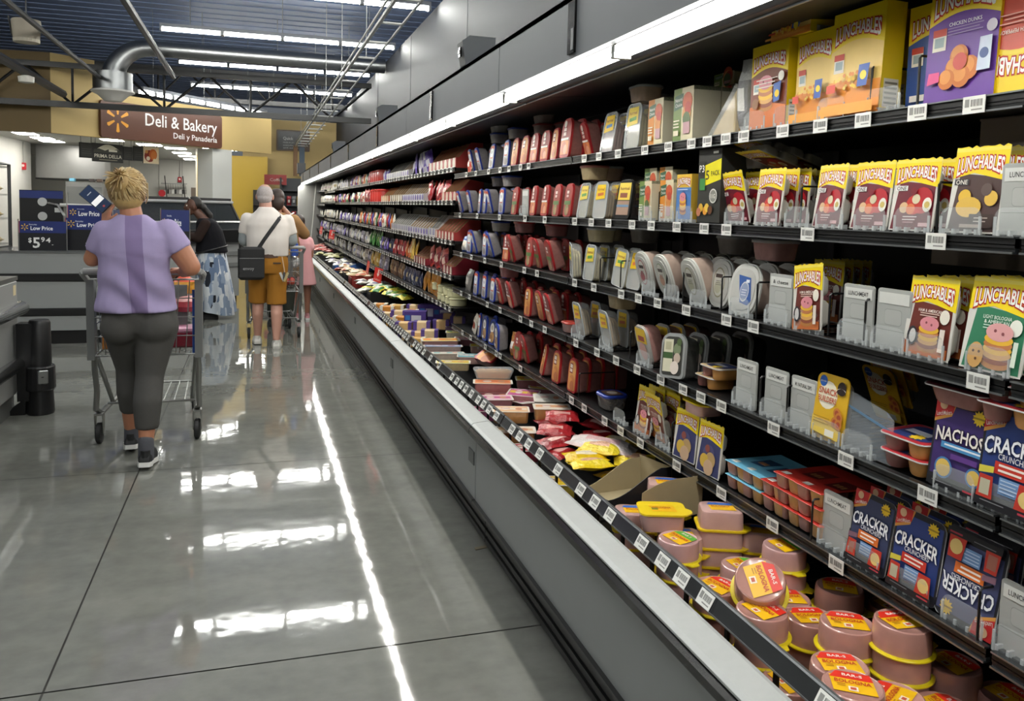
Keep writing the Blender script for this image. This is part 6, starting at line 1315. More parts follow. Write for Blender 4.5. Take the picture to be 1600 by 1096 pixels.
# ---------------------------------------------------------------- trolleys
def cart(name_label, loc, rz, sc=1.0, group=None, cm='#8e8f8c'):
    t = thing('shopping_cart', name_label, 'shopping cart', loc, (0, 0, rz)); t.scale = (sc, sc, sc)
    M_ = mat(cm, .35, .75); G_ = mat('#6d6f6e', .45)
    q = MB(); q.tube([(-.3, 0, 1.0), (.3, 0, 1.0)], .019, mat('#9a9b98', .45), 10)
    for s in (-1, 1): q.tube([(s*.3, 0, 1.0), (s*.31, .03, .985), (s*.29, .1, .93)], .017, mat('#9a9b98', .45), 8)
    q.build('handle', t, smooth=True)
    zb, zt = .52, .95; y0, y1 = .08, .98
    def w(y, z): return (.29-.09*(y-y0)/(y1-y0))*(1-.1*(zt-z)/(zt-zb))
    def zlow(y): return zb+.1*(y-y0)/(y1-y0)
    q = MB()
    for k in range(6):                                        # side wires along the basket
        f = k/5
        for s in (-1, 1): q.tube([(s*w(y0, zlow(y0)+(zt-zlow(y0))*f), y0, zlow(y0)+(zt-zlow(y0))*f), (s*w(y1, zlow(y1)+(zt-zlow(y1))*f), y1, zlow(y1)+(zt-.08-zlow(y1))*f)], .0035 if 0 < k < 5 else .007, M_, 5)
    for k in range(14):
        y = y0+(y1-y0)*k/13
        for s in (-1, 1): q.tube([(s*w(y, zlow(y)), y, zlow(y)), (s*w(y, zt), y, zt-.08*(y-y0)/(y1-y0))], .003, M_, 5)
        q.tube([(-w(y, zlow(y)), y, zlow(y)), (w(y, zlow(y)), y, zlow(y))], .003, M_, 5)
    for k in range(7):
        x = -1+2*k/6; q.tube([(x*w(y1, zlow(y1)), y1, zlow(y1)), (x*w(y1, zt), y1, zt-.08)], .003, M_, 5); q.tube([(x*w(y0, zb), y0, zb), (x*w(y1, zlow(y1)), y1, zlow(y1))], .003, M_, 5)
    q.build('basket', t)
    q = MB()
    for k in range(11): x = -1+2*k/10; q.tube([(x*w(y0, zb), y0, zb), (x*w(y0, zt), y0-.0, zt)], .0032, M_, 5)
    for k in range(5): z = zb+(zt-zb)*k/4; q.tube([(-w(y0, z), y0, z), (w(y0, z), y0, z)], .0035 if 0 < k < 4 else .006, M_, 5)
    q.build('rear_gate', t)
    q = MB()
    for s in (-1, 1):
        q.prism([(y0-.02, zb-.02), (y0+.04, zb-.02), (y0+.03, zt), (y0-.03, zt)], s*.28-.02, s*.28+.02, G_, 'x')
    q.build('corner_guard', t)
    q = MB(); q.prism([(-.2, .66), (.2, .66), (.2, .9), (-.2, .9)], y0+.2, y0+.205, G_); q.build('child_seat', t)
    for s in (-1, 1):
        q = MB(); q.tube([(s*.27, .1, zb), (s*.275, .13, .44), (s*.27, .16, .3), (s*.275, .15, .2), (s*.255, .2, .17), (s*.2, .85, .21)], .016, M_, 8); q.tube([(s*.26, .13, zb-.02), (s*.22, .34, .2)], .013, M_, 8); q.build('side_frame', t, smooth=True)
    q = MB(); q.tube([(-.24, .3, .2), (.24, .3, .2)], .008, M_, 6); q.tube([(-.2, .82, .21), (.2, .82, .21)], .008, M_, 6)
    for k in range(7): x = -.18+.06*k; q.tube([(x, .3, .2), (x*.85, .82, .21)], .0035, M_, 5)
    q.build('lower_rack', t)
    for s, y in ((-1, .17), (1, .17), (-1, .86), (1, .86)):
        x = s*(.262 if y < .5 else .19); q = MB(); q.prism([(y-.03, .17), (y+.03, .17), (y+.015, .055), (y-.015, .055)], x-.024, x-.019, M_, 'x'); q.prism([(y-.03, .17), (y+.03, .17), (y+.015, .055), (y-.015, .055)], x+.019, x+.024, M_, 'x'); q.box(x-.024, x+.024, y-.03, y+.03, .165, .175, M_); f = q.build('caster', t)
        q = MB(); q.lathe([(.001, -.016), (.05, -.016), (.06, -.01), (.06, .01), (.05, .016), (.001, .016)], mat('#19191a', .6), 18); o = q.build('wheel', f, (x, y, .06), rot=(0, PI/2, 0), smooth=True)
    return t
cart('grey wire cart pushed by the blonde woman', (-.635, 5.30, 0), -.02, 1.08)
cart('grey wire cart pushed by the man in mustard shorts', (.208, 9.32, 0), 0, 1.03)
cart('grey wire cart beside the lady in the patterned skirt', (-.93, 11.25, 0), 1.57, 1.0)
# goods in the trolleys
def ball(m, c, r, col, seed=0): m.lathe([(r*math.sin(PI*k/8)+.0005, -r*math.cos(PI*k/8)) for k in range(9)], mat(col, .35, noise=.2, nscale=30), 14, c)
def ct(name, mk, label, cat, loc, rz=0):
    o = mk().build(name, loc=loc, rot=(0, 0, rz), smooth=True); return tag(o, label, cat)
def bagm(c1, c2, w, d, h, seed): return lambda: (lambda m: m)(_bag(c1, c2, w, d, h, seed))
def _bag(c1, c2, w, d, h, seed):
    rr = random.Random(seed); m = MB(); R = []
    for k in range(7):
        f = k/6; s = math.sin(PI*min(.97, .14+.86*f))**.5; R.append([(w/2*s*(1+.12*rr.uniform(-1, 1))*math.cos(a), d/2*s*(1+.12*rr.uniform(-1, 1))*math.sin(a), h*f) for a in [2*PI*j/14 for j in range(14)]])
    m.rings(R[:5], mat(c1, .3, noise=.25, nscale=40)); m.rings(R[4:], mat(c2, .25)); return m
ct('grocery_carton', lambda: MB().box(-.09, .09, -.05, .05, 0, .24, P('#2f5f9c')).box(-.09, .09, -.0505, -.05, .0, .1, P('#d98a3a')).box(-.05, .04, -.051, -.0505, .14, .2, P('#1a1a1c')), 'blue and orange carton in the near cart', 'carton', (-.80, 5.52, .59))
ct('snack_can', lambda: MB().lathe([(.001, 0), (.04, 0), (.04, .19), (.03, .2), (.001, .2)], mat('#c0392b', .35), 16), 'red canister beside the carton in the near cart', 'canister', (-.84, 5.62, .6))
ct('plastic_bag', bagm('#d9dadb', '#e6e6e6', .18, .14, .2, 3), 'white plastic bag hanging at the left of the near cart', 'bag', (-.84, 5.50, .84))
ct('meat_tray', bagm('#b8434a', '#d9a09c', .2, .14, .1, 4), 'red wrapped meat high in the near cart', 'meat', (-.42, 5.62, .80)); ct('snack_bag', bagm('#e0a23c', '#d9604a', .14, .1, .12, 5), 'orange bag above the red meat in the near cart', 'bag', (-.44, 5.75, .9))
ct('berry_box', lambda: MB().rbox(-.1, .1, -.07, .07, 0, .09, mat('#8a2436', .3, noise=.4, nscale=40), .012).rbox(-.1, .1, -.07, .07, .09, .13, mat('#e3a0bc', .25, noise=.2), .012), 'pink topped box of berries low in the near cart', 'fruit box', (-.42, 5.56, .585)); ct('lettuce_bag', bagm('#5a8a4a', '#a8c08a', .16, .14, .14, 6), 'green salad bag behind the pink box', 'bag', (-.5, 5.75, .59))
q = MB(); q.box(-.015, .015, -.004, .004, 0, .4, mat('#1f4a9c', .4)); tag(q.build('blue_strap', loc=(-.355, 5.40, .56)), 'tall blue strip at the right of the near cart', 'strip')
rr_ = random.Random(4)
for i in range(16):
    ct('apple', lambda: (lambda m: (ball(m, (0, 0, .038), .038, ('#a8302c', '#c9584a', '#8f2226')[i % 3]), m)[1])(MB()), '', 'apple', (.02+.38*(i % 8)/7, 9.5+.09*(i//8), .575+.03*rr_.random()))
    o = COL.objects[-1]; o['label'] = 'red apple in the cart pushed by the man'; o['group'] = 'red apples in the cart'
ct('towel_pack', bagm('#e6e6e6', '#f0f0f0', .2, .16, .14, 8), 'white wrapped pack in the cart pushed by the man', 'pack', (.40, 9.7, .78)); ct('blue_bottle', lambda: MB().lathe([(.001, 0), (.045, 0), (.045, .13), (.02, .17), (.02, .2), (.001, .2)], mat('#2f4fa0', .3), 14), 'blue bottle in the cart pushed by the man', 'bottle', (.43, 9.62, .92))
ct('grocery_bag', bagm('#c9bf9a', '#e6e0cc', .3, .22, .18, 10), 'pale bag heaped in the cart before the skirted lady', 'bag', (-1.35, 11.25, .8)); ct('meat_tray', bagm('#b9444a', '#e6dcd8', .22, .16, .1, 11), 'red and white packs in the cart before the skirted lady', 'meat', (-1.15, 11.2, .74))
# ---------------------------------------------------------------- people
def remesh(mb, vox, it=3, fac=.5, name='body'):
    o = bpy.data.objects.new('tmp', mb.mesh('tmp')); COL.objects.link(o)
    r = o.modifiers.new('r', 'REMESH'); r.mode = 'VOXEL'; r.voxel_size = vox; r.use_smooth_shade = True
    s = o.modifiers.new('s', 'SMOOTH'); s.iterations = it; s.factor = fac
    dg = bpy.context.evaluated_depsgraph_get(); me = bpy.data.meshes.new_from_object(o.evaluated_get(dg), depsgraph=dg)
    bpy.data.objects.remove(o); me.name = name
    return me
X0 = mat('#000000')
def ell(m, c, r, n=14, mt=None):
    R = [[(c[0]+r[0]*math.sin(PI*k/10)*math.cos(2*PI*j/n), c[1]+r[1]*math.sin(PI*k/10)*math.sin(2*PI*j/n), c[2]-r[2]*math.cos(PI*k/10)) for j in range(n)] for k in range(1, 10)]
    m.rings(R, mt or X0); return m
def chain(m, pts, n=14, flat=False):
    """tapered limb through (x,y,z,r) joints, rounded at every joint"""
    for a, b in zip(pts, pts[1:]):
        m.tube([a[:3], b[:3]], [a[3], b[3]], X0, n)
    for p in (pts[:-1] if flat else pts): ell(m, p[:3], (p[3],)*3, 12)
    return m
def column(m, sec, n=20):
    """torso or skirt from cross-sections (z, cx, cy, rx, ry)"""
    m.rings([[(cx+rx*math.copysign(abs(math.cos(a))**.85, math.cos(a)), cy+ry*math.copysign(abs(math.sin(a))**.85, math.sin(a)), z) for a in [2*PI*j/n for j in range(n)]] for z, cx, cy, rx, ry in sec], X0); return m
def hand(m, wr, d, up, out, s=1.0, curl=.6):
    """palm with four curled fingers and a thumb; d = along the palm, up = back of the hand, out = thumb side"""
    wr, d, up, out = Vector(wr), Vector(d).normalized(), Vector(up).normalized(), Vector(out).normalized()
    pc = wr+d*.045*s
    for k in range(4):
        b = wr+d*.08*s+out*(.028-.019*k)*s; chain(m, [(*(wr+d*.02*s+out*(.015-.01*k)*s), .015*s), (*b, .0115*s)], 8)
        L_ = (.07, .078, .072, .056)[k]*s; p = b; dr = d.copy(); pts = [(*b, .0098*s)]
        for j, fr in enumerate((.45, .32, .25)):
            dr = (dr*math.cos(curl)-up*math.sin(curl)).normalized(); p = p+dr*L_*fr; pts.append((*p, (.0092-.0012*j)*s))
        chain(m, pts, 8)
    p0 = wr+d*.025*s+out*.025*s; p1 = p0+(d*.5+out*.8-up*.2).normalized()*.036*s; p2 = p1+(d*.8+out*.2-up*.5).normalized()*.032*s
    chain(m, [(*p0, .015*s), (*p1, .0115*s), (*p2, .009*s)], 8)
def head(m, c, s=1.0, fwd=(0, 1, 0), mtl=None):
    """skull, jaw, nose, brow, lips, ears; returns a mapper from head space"""
    f = Vector(fwd).normalized(); r = Vector((f.y, -f.x, 0)).normalized(); u = r.cross(f)
    def H(x, y, z): return tuple(Vector(c)+(r*x+f*y+u*z)*s)
    ell(m, H(0, -.008, .02), (.078*s, .094*s, .1*s)); ell(m, H(0, .028, -.045), (.056*s, .062*s, .07*s)); ell(m, H(0, .05, -.085), (.03*s, .03*s, .025*s)); ell(m, H(0, .036, -.02), (.06*s, .058*s, .088*s))
    chain(m, [(*H(0, .084, .02), .011*s), (*H(0, .1, -.022), .0145*s)], 8); ell(m, H(0, .084, -.058), (.024*s, .012*s, .01*s), 10)
    for sx in (-1, 1): ell(m, H(sx*.08, -.005, -.01), (.012*s, .02*s, .032*s), 10); ell(m, H(sx*.035, .075, .03), (.022*s, .014*s, .01*s), 8); ell(m, H(sx*.034, .05, -.025), (.026*s, .03*s, .026*s), 8)
    return H
def eyes(parent, H, s=1.0, brow='#3a2c22'):
    for sx in (-1, 1):
        q = MB(); ell(q, (0, 0, 0), (.013*s,)*3, 12, mat('#e9e6e0', .2)); o = q.build('eye', parent, H(sx*.033, .07, .012), smooth=True)
        q = MB(); ell(q, (0, 0, 0), (.007*s,)*3, 10, mat('#2b201a', .2)); q.build('iris', o, tuple(Vector(H(sx*.033, .079, .012))-Vector(H(sx*.033, .07, .012))), smooth=True)
def put_mesh(name, me, mt, parent, label=None):
    me.materials.clear(); me.materials.append(mt)
    o = bpy.data.objects.new(name, me); COL.objects.link(o); o.parent = parent
    if label: o['label'] = label
    return o
def skinm(h): return mat(h, .5, noise=.08, nscale=14)
def fabric(h, n=.07, sc=220): return mat(h, .85, noise=n, nscale=sc, bump=.12, bscale=9, spec=.2)
def shoe(m, heel, toe, w=.045, h=.075, lift=0, sole='#e9e9e6', upper='#1d1e20', name='shoe', parent=None):
    hl, te = Vector(heel), Vector(toe); d = (te-hl); L_ = d.length; ang = math.atan2(d.y, d.x); pit = math.asin((te.z-hl.z)/L_) if L_ else 0
    out = [(x*L_, y*w) for x, y in ((0, -.55), (.12, -.78), (.35, -.7), (.62, -.98), (.85, -.85), (1, -.3), (1, .3), (.85, .85), (.62, .98), (.35, .7), (.12, .78), (0, .55))]
    R = [[(x, y, z) for x, y in [(a*(1-k)+L_*.45*k, b*(1-k*1.1)) for a, b in out]] for z, k in ((.022, 0), (.045, .02), (.065, .16), (.08, .36))]
    q = MB(); q.rings(R, mat(upper, .6, noise=.2)); q.rings([[(L_*.0+L_*.42*(.5+.5*math.cos(a)), w*.62*math.sin(a), z) for a in [2*PI*j/12 for j in range(12)]] for z in (.05, h+.012)], mat(upper, .6))
    o = q.build(name, parent, hl, smooth=True, rot=(0, -pit, ang))
    q = MB(); q.rings([[(x*1.04-.005, y*1.08, z) for x, y in out] for z in (0, .006, .026)], mat(sole, .5)); q.build('sole', o, smooth=True)
    return o
# ---- blonde woman with lavender shirt
w_ = thing('person', 'blonde woman in lavender shirt and grey leggings pushing a cart, seen from behind', 'person', (-.63, 5.05, 0))
SK = skinm('#b0785c')
def wl(x, y, z): return (x+.63, y-5.05, z)
b = MB()
Hh = head(b, wl(-.685, 5.07, 1.54), 1.04, (-.12, 1, 0)); chain(b, [(*wl(-.655, 5.03, 1.38), .062), (*wl(-.672, 5.045, 1.48), .056)])
column(b, [(.82, .0, .03, .17, .12), (.95, .0, .02, .175, .12), (1.1, -.005, .0, .155, .105), (1.25, -.01, -.01, .165, .105), (1.34, -.015, -.01, .12, .085), (1.40, -.02, -.01, .06, .055)])
hipL, hipR = wl(-.72, 5.08, .88), wl(-.53, 5.06, .88)
chain(b, [(*hipL, .095), (*wl(-.705, 5.22, .52), .062), (*wl(-.705, 5.24, .34), .06), (*wl(-.70, 5.25, .1), .036)]); chain(b, [(*hipR, .095), (*wl(-.575, 5.05, .5), .062), (*wl(-.58, 4.98, .34), .06), (*wl(-.585, 4.93, .12), .036)])
shL, elL, wrL = wl(-.80, 5.03, 1.325), wl(-.872, 5.09, 1.17), wl(-.835, 5.27, 1.345)
shR, elR, wrR = wl(-.475, 5.03, 1.335), wl(-.352, 5.03, 1.13), wl(-.405, 5.225, 1.085)
chain(b, [(*shL, .055), (*elL, .047), (*wrL, .03)]); chain(b, [(*shR, .06), (*(Vector(shR)*.45+Vector(elR)*.55), .065), (*elR, .055), (*wrR, .034)])
hand(b, wrL, (.1, .12, .9), (-.75, -.5, .2), (.6, -.6, .2), 1, .35); hand(b, wrR, (-.55, .85, .15), (.1, .1, 1), (-.8, -.4, 0), 1, .75)
put_mesh('body', remesh(b, .0062, 2), SK, w_)
eyes(w_, Hh)
b = MB(); column(b, [(.875, -.012, .02, .218, .172), (.93, -.012, .015, .212, .16), (1.02, -.015, .0, .2, .15), (1.12, -.018, -.01, .185, .138), (1.22, -.02, -.018, .19, .138), (1.30, -.022, -.015, .19, .125), (1.35, -.024, -.01, .16, .105), (1.39, -.026, -.008, .115, .088), (1.425, -.028, -.002, .072, .072)])
chain(b, [(*shL, .066), (*(Vector(shL)*.3+Vector(elL)*.7), .063)], flat=True); chain(b, [(*shR, .07), (*(Vector(shR)*.45+Vector(elR)*.55), .076)], flat=True)
me = remesh(b, .011, 8); SH1 = fabric('#a094ba', .05)
for v in me.vertices:                                        # slack folds of the shirt
    x, y, z = v.co
    if z < 1.2 and y < .1: k = .012*math.sin(34*z+10*x+3*math.sin(11*x))*min(1, (1.22-z)*5); v.co.y -= k; v.co.x += k*.4*(1 if x > 0 else -1)
    elif y < 0: v.co.y -= .003*math.sin(30*x+22*z)
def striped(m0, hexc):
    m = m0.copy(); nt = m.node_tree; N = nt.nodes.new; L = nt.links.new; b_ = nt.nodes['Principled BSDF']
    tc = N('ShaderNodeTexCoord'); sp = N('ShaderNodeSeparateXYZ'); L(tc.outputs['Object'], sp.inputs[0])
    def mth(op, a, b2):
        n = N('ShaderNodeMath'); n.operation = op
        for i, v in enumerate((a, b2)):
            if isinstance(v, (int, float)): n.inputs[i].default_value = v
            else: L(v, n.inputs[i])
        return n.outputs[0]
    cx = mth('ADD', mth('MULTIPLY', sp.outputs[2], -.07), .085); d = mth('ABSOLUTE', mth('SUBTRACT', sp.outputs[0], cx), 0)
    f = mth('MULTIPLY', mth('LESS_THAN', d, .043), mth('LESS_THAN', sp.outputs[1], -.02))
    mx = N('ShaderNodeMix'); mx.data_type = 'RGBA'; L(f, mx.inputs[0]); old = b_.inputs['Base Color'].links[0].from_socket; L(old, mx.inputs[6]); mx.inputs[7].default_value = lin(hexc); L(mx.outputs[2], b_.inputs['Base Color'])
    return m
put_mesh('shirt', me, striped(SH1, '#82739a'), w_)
b = MB(); column(b, [(.76, .0, .04, .185, .15), (.84, .0, .03, .2, .155), (.9, -.004, .025, .198, .15), (.93, -.006, .02, .185, .14)])
ell(b, (-.095, -.045, .79), (.105, .09, .1)); ell(b, (.09, -.055, .79), (.105, .09, .1))
chain(b, [(hipL[0], hipL[1], .79, .112), (*wl(-.715, 5.16, .66), .098), (*wl(-.708, 5.22, .52), .074), (*wl(-.706, 5.225, .38), .075), (*wl(-.703, 5.25, .25), .062)], flat=True); chain(b, [(hipR[0], hipR[1], .79, .115), (*wl(-.555, 5.05, .66), .102), (*wl(-.575, 5.04, .5), .078), (*wl(-.58, 4.97, .36), .08), (*wl(-.583, 4.955, .21), .064)], flat=True)
put_mesh('leggings', remesh(b, .011, 12), fabric('#4b4a48', .12, 260), w_)
b = MB(); ell(b, Hh(0, -.022, .03), (.094, .102, .108)); ell(b, Hh(-.035, -.095, .055), (.062, .05, .06)); ell(b, Hh(0, -.04, -.03), (.08, .075, .07)); ell(b, Hh(-.07, -.07, .05), (.04, .045, .05)); rr_ = random.Random(5)
me = remesh(b, .006, 2)
HM = [mat(c_, .45, noise=.2, nscale=60, name='blonde_hair') for c_ in ('#b0935f', '#c9b182', '#8d7044')]
put_mesh('hair', me, HM[0], w_, 'tousled blonde hair twisted up at the back')
st = MB(); dB = Vector((-.3, -.8, .5)).normalized()
def on_cap(d, k): return Hh(d.x*.096*k, -.022+d.y*.104*k, .028+d.z*.11*k)
for i in range(420):
    a = rr_.uniform(0, 2*PI); el = rr_.uniform(-1.2, .95)
    d0 = Vector((math.cos(a)*math.cos(el), math.sin(a)*math.cos(el)*(1 if math.sin(a) < 0 else .55), math.sin(el))).normalized()
    if d0.y > .35 and d0.z < .45: continue
    if d0.z < -.8: continue
    pts = [on_cap(d0.lerp(dB, f).normalized(), 1.0+.05*math.sin(PI*f)*rr_.uniform(.2, 1)+.14*f**4) for f in (0, .25, .5, .75, 1)]
    st.tube(pts, [.002, .004, .0045, .004, .003], HM[i % 3 if i % 4 else 1], 4)
bc = Vector(on_cap(dB, 1.15))
for i in range(90):
    d1 = Vector((rr_.uniform(-1, .5), rr_.uniform(-1, -.1), rr_.uniform(-.9, .9))).normalized(); L_ = rr_.uniform(.03, .085); bend = Vector((rr_.uniform(-.5, .1), -.2, rr_.uniform(-1, .2)))
    st.tube([bc+d1*L_*f+bend*L_*.6*f*f for f in (0, .35, .7, 1)], [.005, .005, .004, .0015], HM[i % 3], 4)
st.build('hair_strands', w_, smooth=True)
q = MB(); q.tube([Hh(.098, -.05, .06), Hh(.1, -.01, -.02), Hh(.09, .04, -.05)], .004, mat('#c9b48a', .4), 5); q.build('hair_clip', w_)
for hl, te, an in ((wl(-.70, 5.185, .035), wl(-.715, 5.42, .0), wl(-.70, 5.25, .1)), (wl(-.587, 4.86, .02), wl(-.575, 5.1, .0), wl(-.585, 4.93, .12))):
    s_ = shoe(None, hl, te, .047, parent=w_)
    b = MB(); chain(b, [(*an[:2], .055, .044), (an[0], an[1], .15, .043)], 14); put_mesh('sock', remesh(b, .008, 1), fabric('#55565c'), w_)
# phone in her left hand
t = thing('mobile_phone', 'dark phone with lit call screen held up by the blonde woman', 'phone', at(149, 311, Y=5.285), (math.radians(20), math.radians(38), math.radians(20)))
t.rotation_euler = (math.radians(-12), math.radians(-48), math.radians(8))
m = MB(); m.rbox(-.04, .04, 0, .009, -.085, .085, mat('#2a3038', .3), .006); m.build('case', t)
m = MB(); c = Card(m, .074, .16, 0, -.08, .0004); c.shape([(u, v) for u, v in rr2(-.5, .5, 0, 1, .06)], mat('#2c3a54', .15, emit=.25)); c.rect(-.46, .46, .3, .5, mat('#dfe0de', .2, emit=.6)); c.disc(0, .12, .09, '#d05a60'); c.rect(-.2, .2, .76, .79, '#c9ced6'); m.build('screen', t)
# ---- man in white tee and mustard shorts
g_ = thing('person', 'grey haired man in white tee and mustard shorts with black shoulder bag', 'person', (.13, 8.97, 0)); SK2 = skinm('#b98a78')
def ml(x, y, z): return (x-.13, y-8.97, z)
b = MB(); Hm = head(b, ml(.10, 9.03, 1.585), 1.03, (.05, 1, -.05)); chain(b, [(*ml(.11, 8.98, 1.4), .07), (*ml(.105, 9.0, 1.52), .063)])
column(b, [(.85, .0, .0, .17, .12), (1.0, .0, -.01, .175, .13), (1.2, .0, -.01, .185, .13), (1.36, .0, .0, .18, .11), (1.43, -.01, .0, .09, .075)])
hL, hR = ml(.04, 8.98, .88), ml(.22, 8.95, .88)
chain(b, [(*hL, .1), (*ml(.035, 9.08, .5), .063), (*ml(.03, 9.05, .34), .058), (*ml(.03, 9.1, .1), .038)]); chain(b, [(*hR, .1), (*ml(.22, 8.93, .5), .063), (*ml(.22, 8.87, .34), .06), (*ml(.216, 8.82, .1), .038)])
sL, eL, kL = ml(-.075, 8.98, 1.34), ml(-.105, 9.0, 1.12), ml(-.03, 9.3, 1.06); sR, eR, kR = ml(.33, 8.98, 1.33), ml(.375, 9.0, 1.12), ml(.36, 9.27, 1.07)
for s, e, k in ((sL, eL, kL), (sR, eR, kR)): chain(b, [(*s, .062), (*e, .047), (*k, .032)])
hand(b, kL, (.35, .9, -.1), (0, .1, 1), (.9, -.3, 0), 1.05, .7); hand(b, kR, (-.3, .9, -.1), (0, .1, 1), (-.9, -.3, 0), 1.05, .7)
put_mesh('body', remesh(b, .0075, 2), SK2, g_); eyes(g_, Hm)
b = MB(); column(b, [(.955, .0, -.01, .21, .165), (1.02, .0, -.015, .212, .168), (1.15, .0, -.02, .215, .162), (1.28, .0, -.02, .215, .148), (1.35, .0, -.01, .19, .13), (1.40, -.006, .0, .145, .105), (1.44, -.012, .0, .1, .085), (1.47, -.018, .005, .075, .075)])
for s, e in ((sL, eL), (sR, eR)): chain(b, [(*s, .07), (*(Vector(s)*.3+Vector(e)*.7), .074)], flat=True)
me = remesh(b, .013, 4)
for v in me.vertices:
    x, y, z = v.co
    if y < .1: v.co.y -= .004*math.sin(24*z-14*x+2*math.sin(9*x))
put_mesh('tee_shirt', me, fabric('#cfc8c2', .03), g_)
b = MB()
for s, e in ((sL, eL), (sR, eR)): chain(b, [(*(Vector(s)*.4+Vector(e)*.6), .066), (*e, .062), (*(Vector(e)+Vector((0, .06, -.01))), .06)])
put_mesh('undersleeves', remesh(b, .012, 2), fabric('#8c9294', .06), g_)
b = MB(); column(b, [(.78, 0, .0, .2, .16), (.86, 0, -.01, .208, .165), (.94, 0, -.01, .205, .16), (.985, 0, -.01, .2, .155)])
chain(b, [(*hL, .12), (*ml(.035, 9.05, .58), .098), (*ml(.033, 9.07, .46), .1)], flat=True); chain(b, [(*hR, .122), (*ml(.22, 8.93, .58), .1), (*ml(.22, 8.925, .45), .104)], flat=True)
put_mesh('shorts', remesh(b, .012, 3), fabric('#9c6a26', .08), g_)
q = MB(); q.rings([[(.209*math.cos(a), -.01+.164*math.sin(a), z) for a in [2*PI*j/28 for j in range(28)]] for z in (.945, .985)], mat('#4a3226', .5), cap=False); q.build('belt', g_)
q = MB(); q.box(.05, .13, -.182, -.176, .885, .9, mat('#3a2a1a', .6)); q.build('pocket_slit', g_)
b = MB(); ell(b, Hm(0, -.02, .015), (.086, .096, .098)); ell(b, Hm(0, -.05, -.03), (.076, .066, .06)); put_mesh('hair', remesh(b, .009, 2), mat('#a39a98', .7, noise=.25, nscale=90), g_, 'close cropped grey hair')
for hl, te in ((ml(.03, 9.045, .01), ml(.02, 9.28, .0)), (ml(.216, 8.77, .0), ml(.225, 9.0, .0))): shoe(None, hl, te, .05, parent=g_, upper='#d9d6d0', sole='#c9c6c0')
t = thing('shoulder_bag', 'black shoulder bag on the left hip of the man', 'bag', (-.035, 8.78, .72), (0, 0, .12))
q = MB(); q.rbox(-.13, .13, -.04, .04, 0, .34, mat('#121214', .7, noise=.15), .025); q.build('pouch', t, smooth=True); q = MB(); q.box(-.12, .12, -.048, -.04, .03, .22, mat('#18181a', .7)); q.box(-.12, .12, -.05, -.047, .222, .228, mat('#77787a', .3)); c = Card(q, .26, .34, -.0485); c.text('envoy', -.12, .36, .1, '#8f9092', wu=.42); q.build('front_pocket', t)
q = MB()
sp_ = [Vector(v) for v in ((.075, .0, .33), (.13, -.01, .42), (.22, -.01, .55), (.285, .03, .635), (.285, .12, .69), (.27, .26, .70))]
for s0_, s1_ in zip(sp_, sp_[1:]):
    d_ = (s1_-s0_).normalized(); sd = Vector((d_.z, 0, -d_.x)).normalized()*.019; nn = Vector((0, -.004, .002))
    q.rings([[tuple(p_+sd), tuple(p_-sd), tuple(p_-sd+nn), tuple(p_+sd+nn)] for p_ in (s0_, s1_)], mat('#1b1b1d', .7))
q.build('strap', t)
t = thing('key_ring', 'keys on a clip hanging from the belt of the man', 'keys', (.29, 8.80, .72)); q = MB(); q.tube([(-.02, .0, .24), (0, -.01, .12), (.01, -.01, .05)], .005, mat('#c9a98a', .5), 6); q.build('lanyard', t)
for k in range(3): q = MB(); q.box(-.012, .012, -.003, .003, -.05, .05, mat(('#d9d9d6', '#55585a', '#c9b98a')[k], .3, .6)); q.build('key', t, (-.02+.02*k, -.012-.004*k, .03), rot=(0, .4*(k-1), 0))
# ---- lady in black with patterned skirt
l_ = thing('person', 'lady in black top and long pale patterned skirt leaning on a cart', 'person', (-.56, 11.25, 0)); SK3 = skinm('#5c3d30')
b = MB(); Hl = head(b, (-.2, .0, 1.45), 1.0, (-1, -.1, -.05)); chain(b, [(-.06, 0, 1.27, .06), (-.15, 0, 1.38, .052)])
column(b, [(.8, .02, 0, .15, .15), (.95, .02, 0, .14, .14), (1.12, .0, 0, .13, .15), (1.26, -.04, 0, .1, .15), (1.3, -.05, 0, .06, .08)])
chain(b, [(.02, .07, .8, .09), (-.02, .07, .45, .06), (.0, .07, .1, .036)]); chain(b, [(.02, -.07, .8, .09), (.04, -.07, .45, .06), (.05, -.07, .1, .036)])
for sy in (-1, 1): chain(b, [(-.04, sy*.16, 1.23, .055), (-.14, sy*.19, 1.04, .045), (-.36, sy*.13, 1.09, .03)]); hand(b, (-.36, sy*.13, 1.09), (-1, 0, -.1), (0, 0, 1), (0, -sy, 0), .95, .6)
put_mesh('body', remesh(b, .008, 2), SK3, l_); eyes(l_, Hl)
b = MB(); column(b, [(.86, .03, 0, .2, .185), (1.0, .02, 0, .18, .17), (1.14, .0, 0, .165, .175), (1.25, -.03, 0, .13, .165), (1.3, -.05, 0, .08, .09)])
put_mesh('vest', remesh(b, .013, 3), fabric('#15151a', .1), l_)
b = MB()
for sy in (-1, 1): chain(b, [(-.04, sy*.16, 1.23, .066), (-.13, sy*.19, 1.05, .06), (-.3, sy*.145, 1.08, .048)])
put_mesh('sheer_sleeves', remesh(b, .012, 2), fabric('#2c201c', .1), l_)
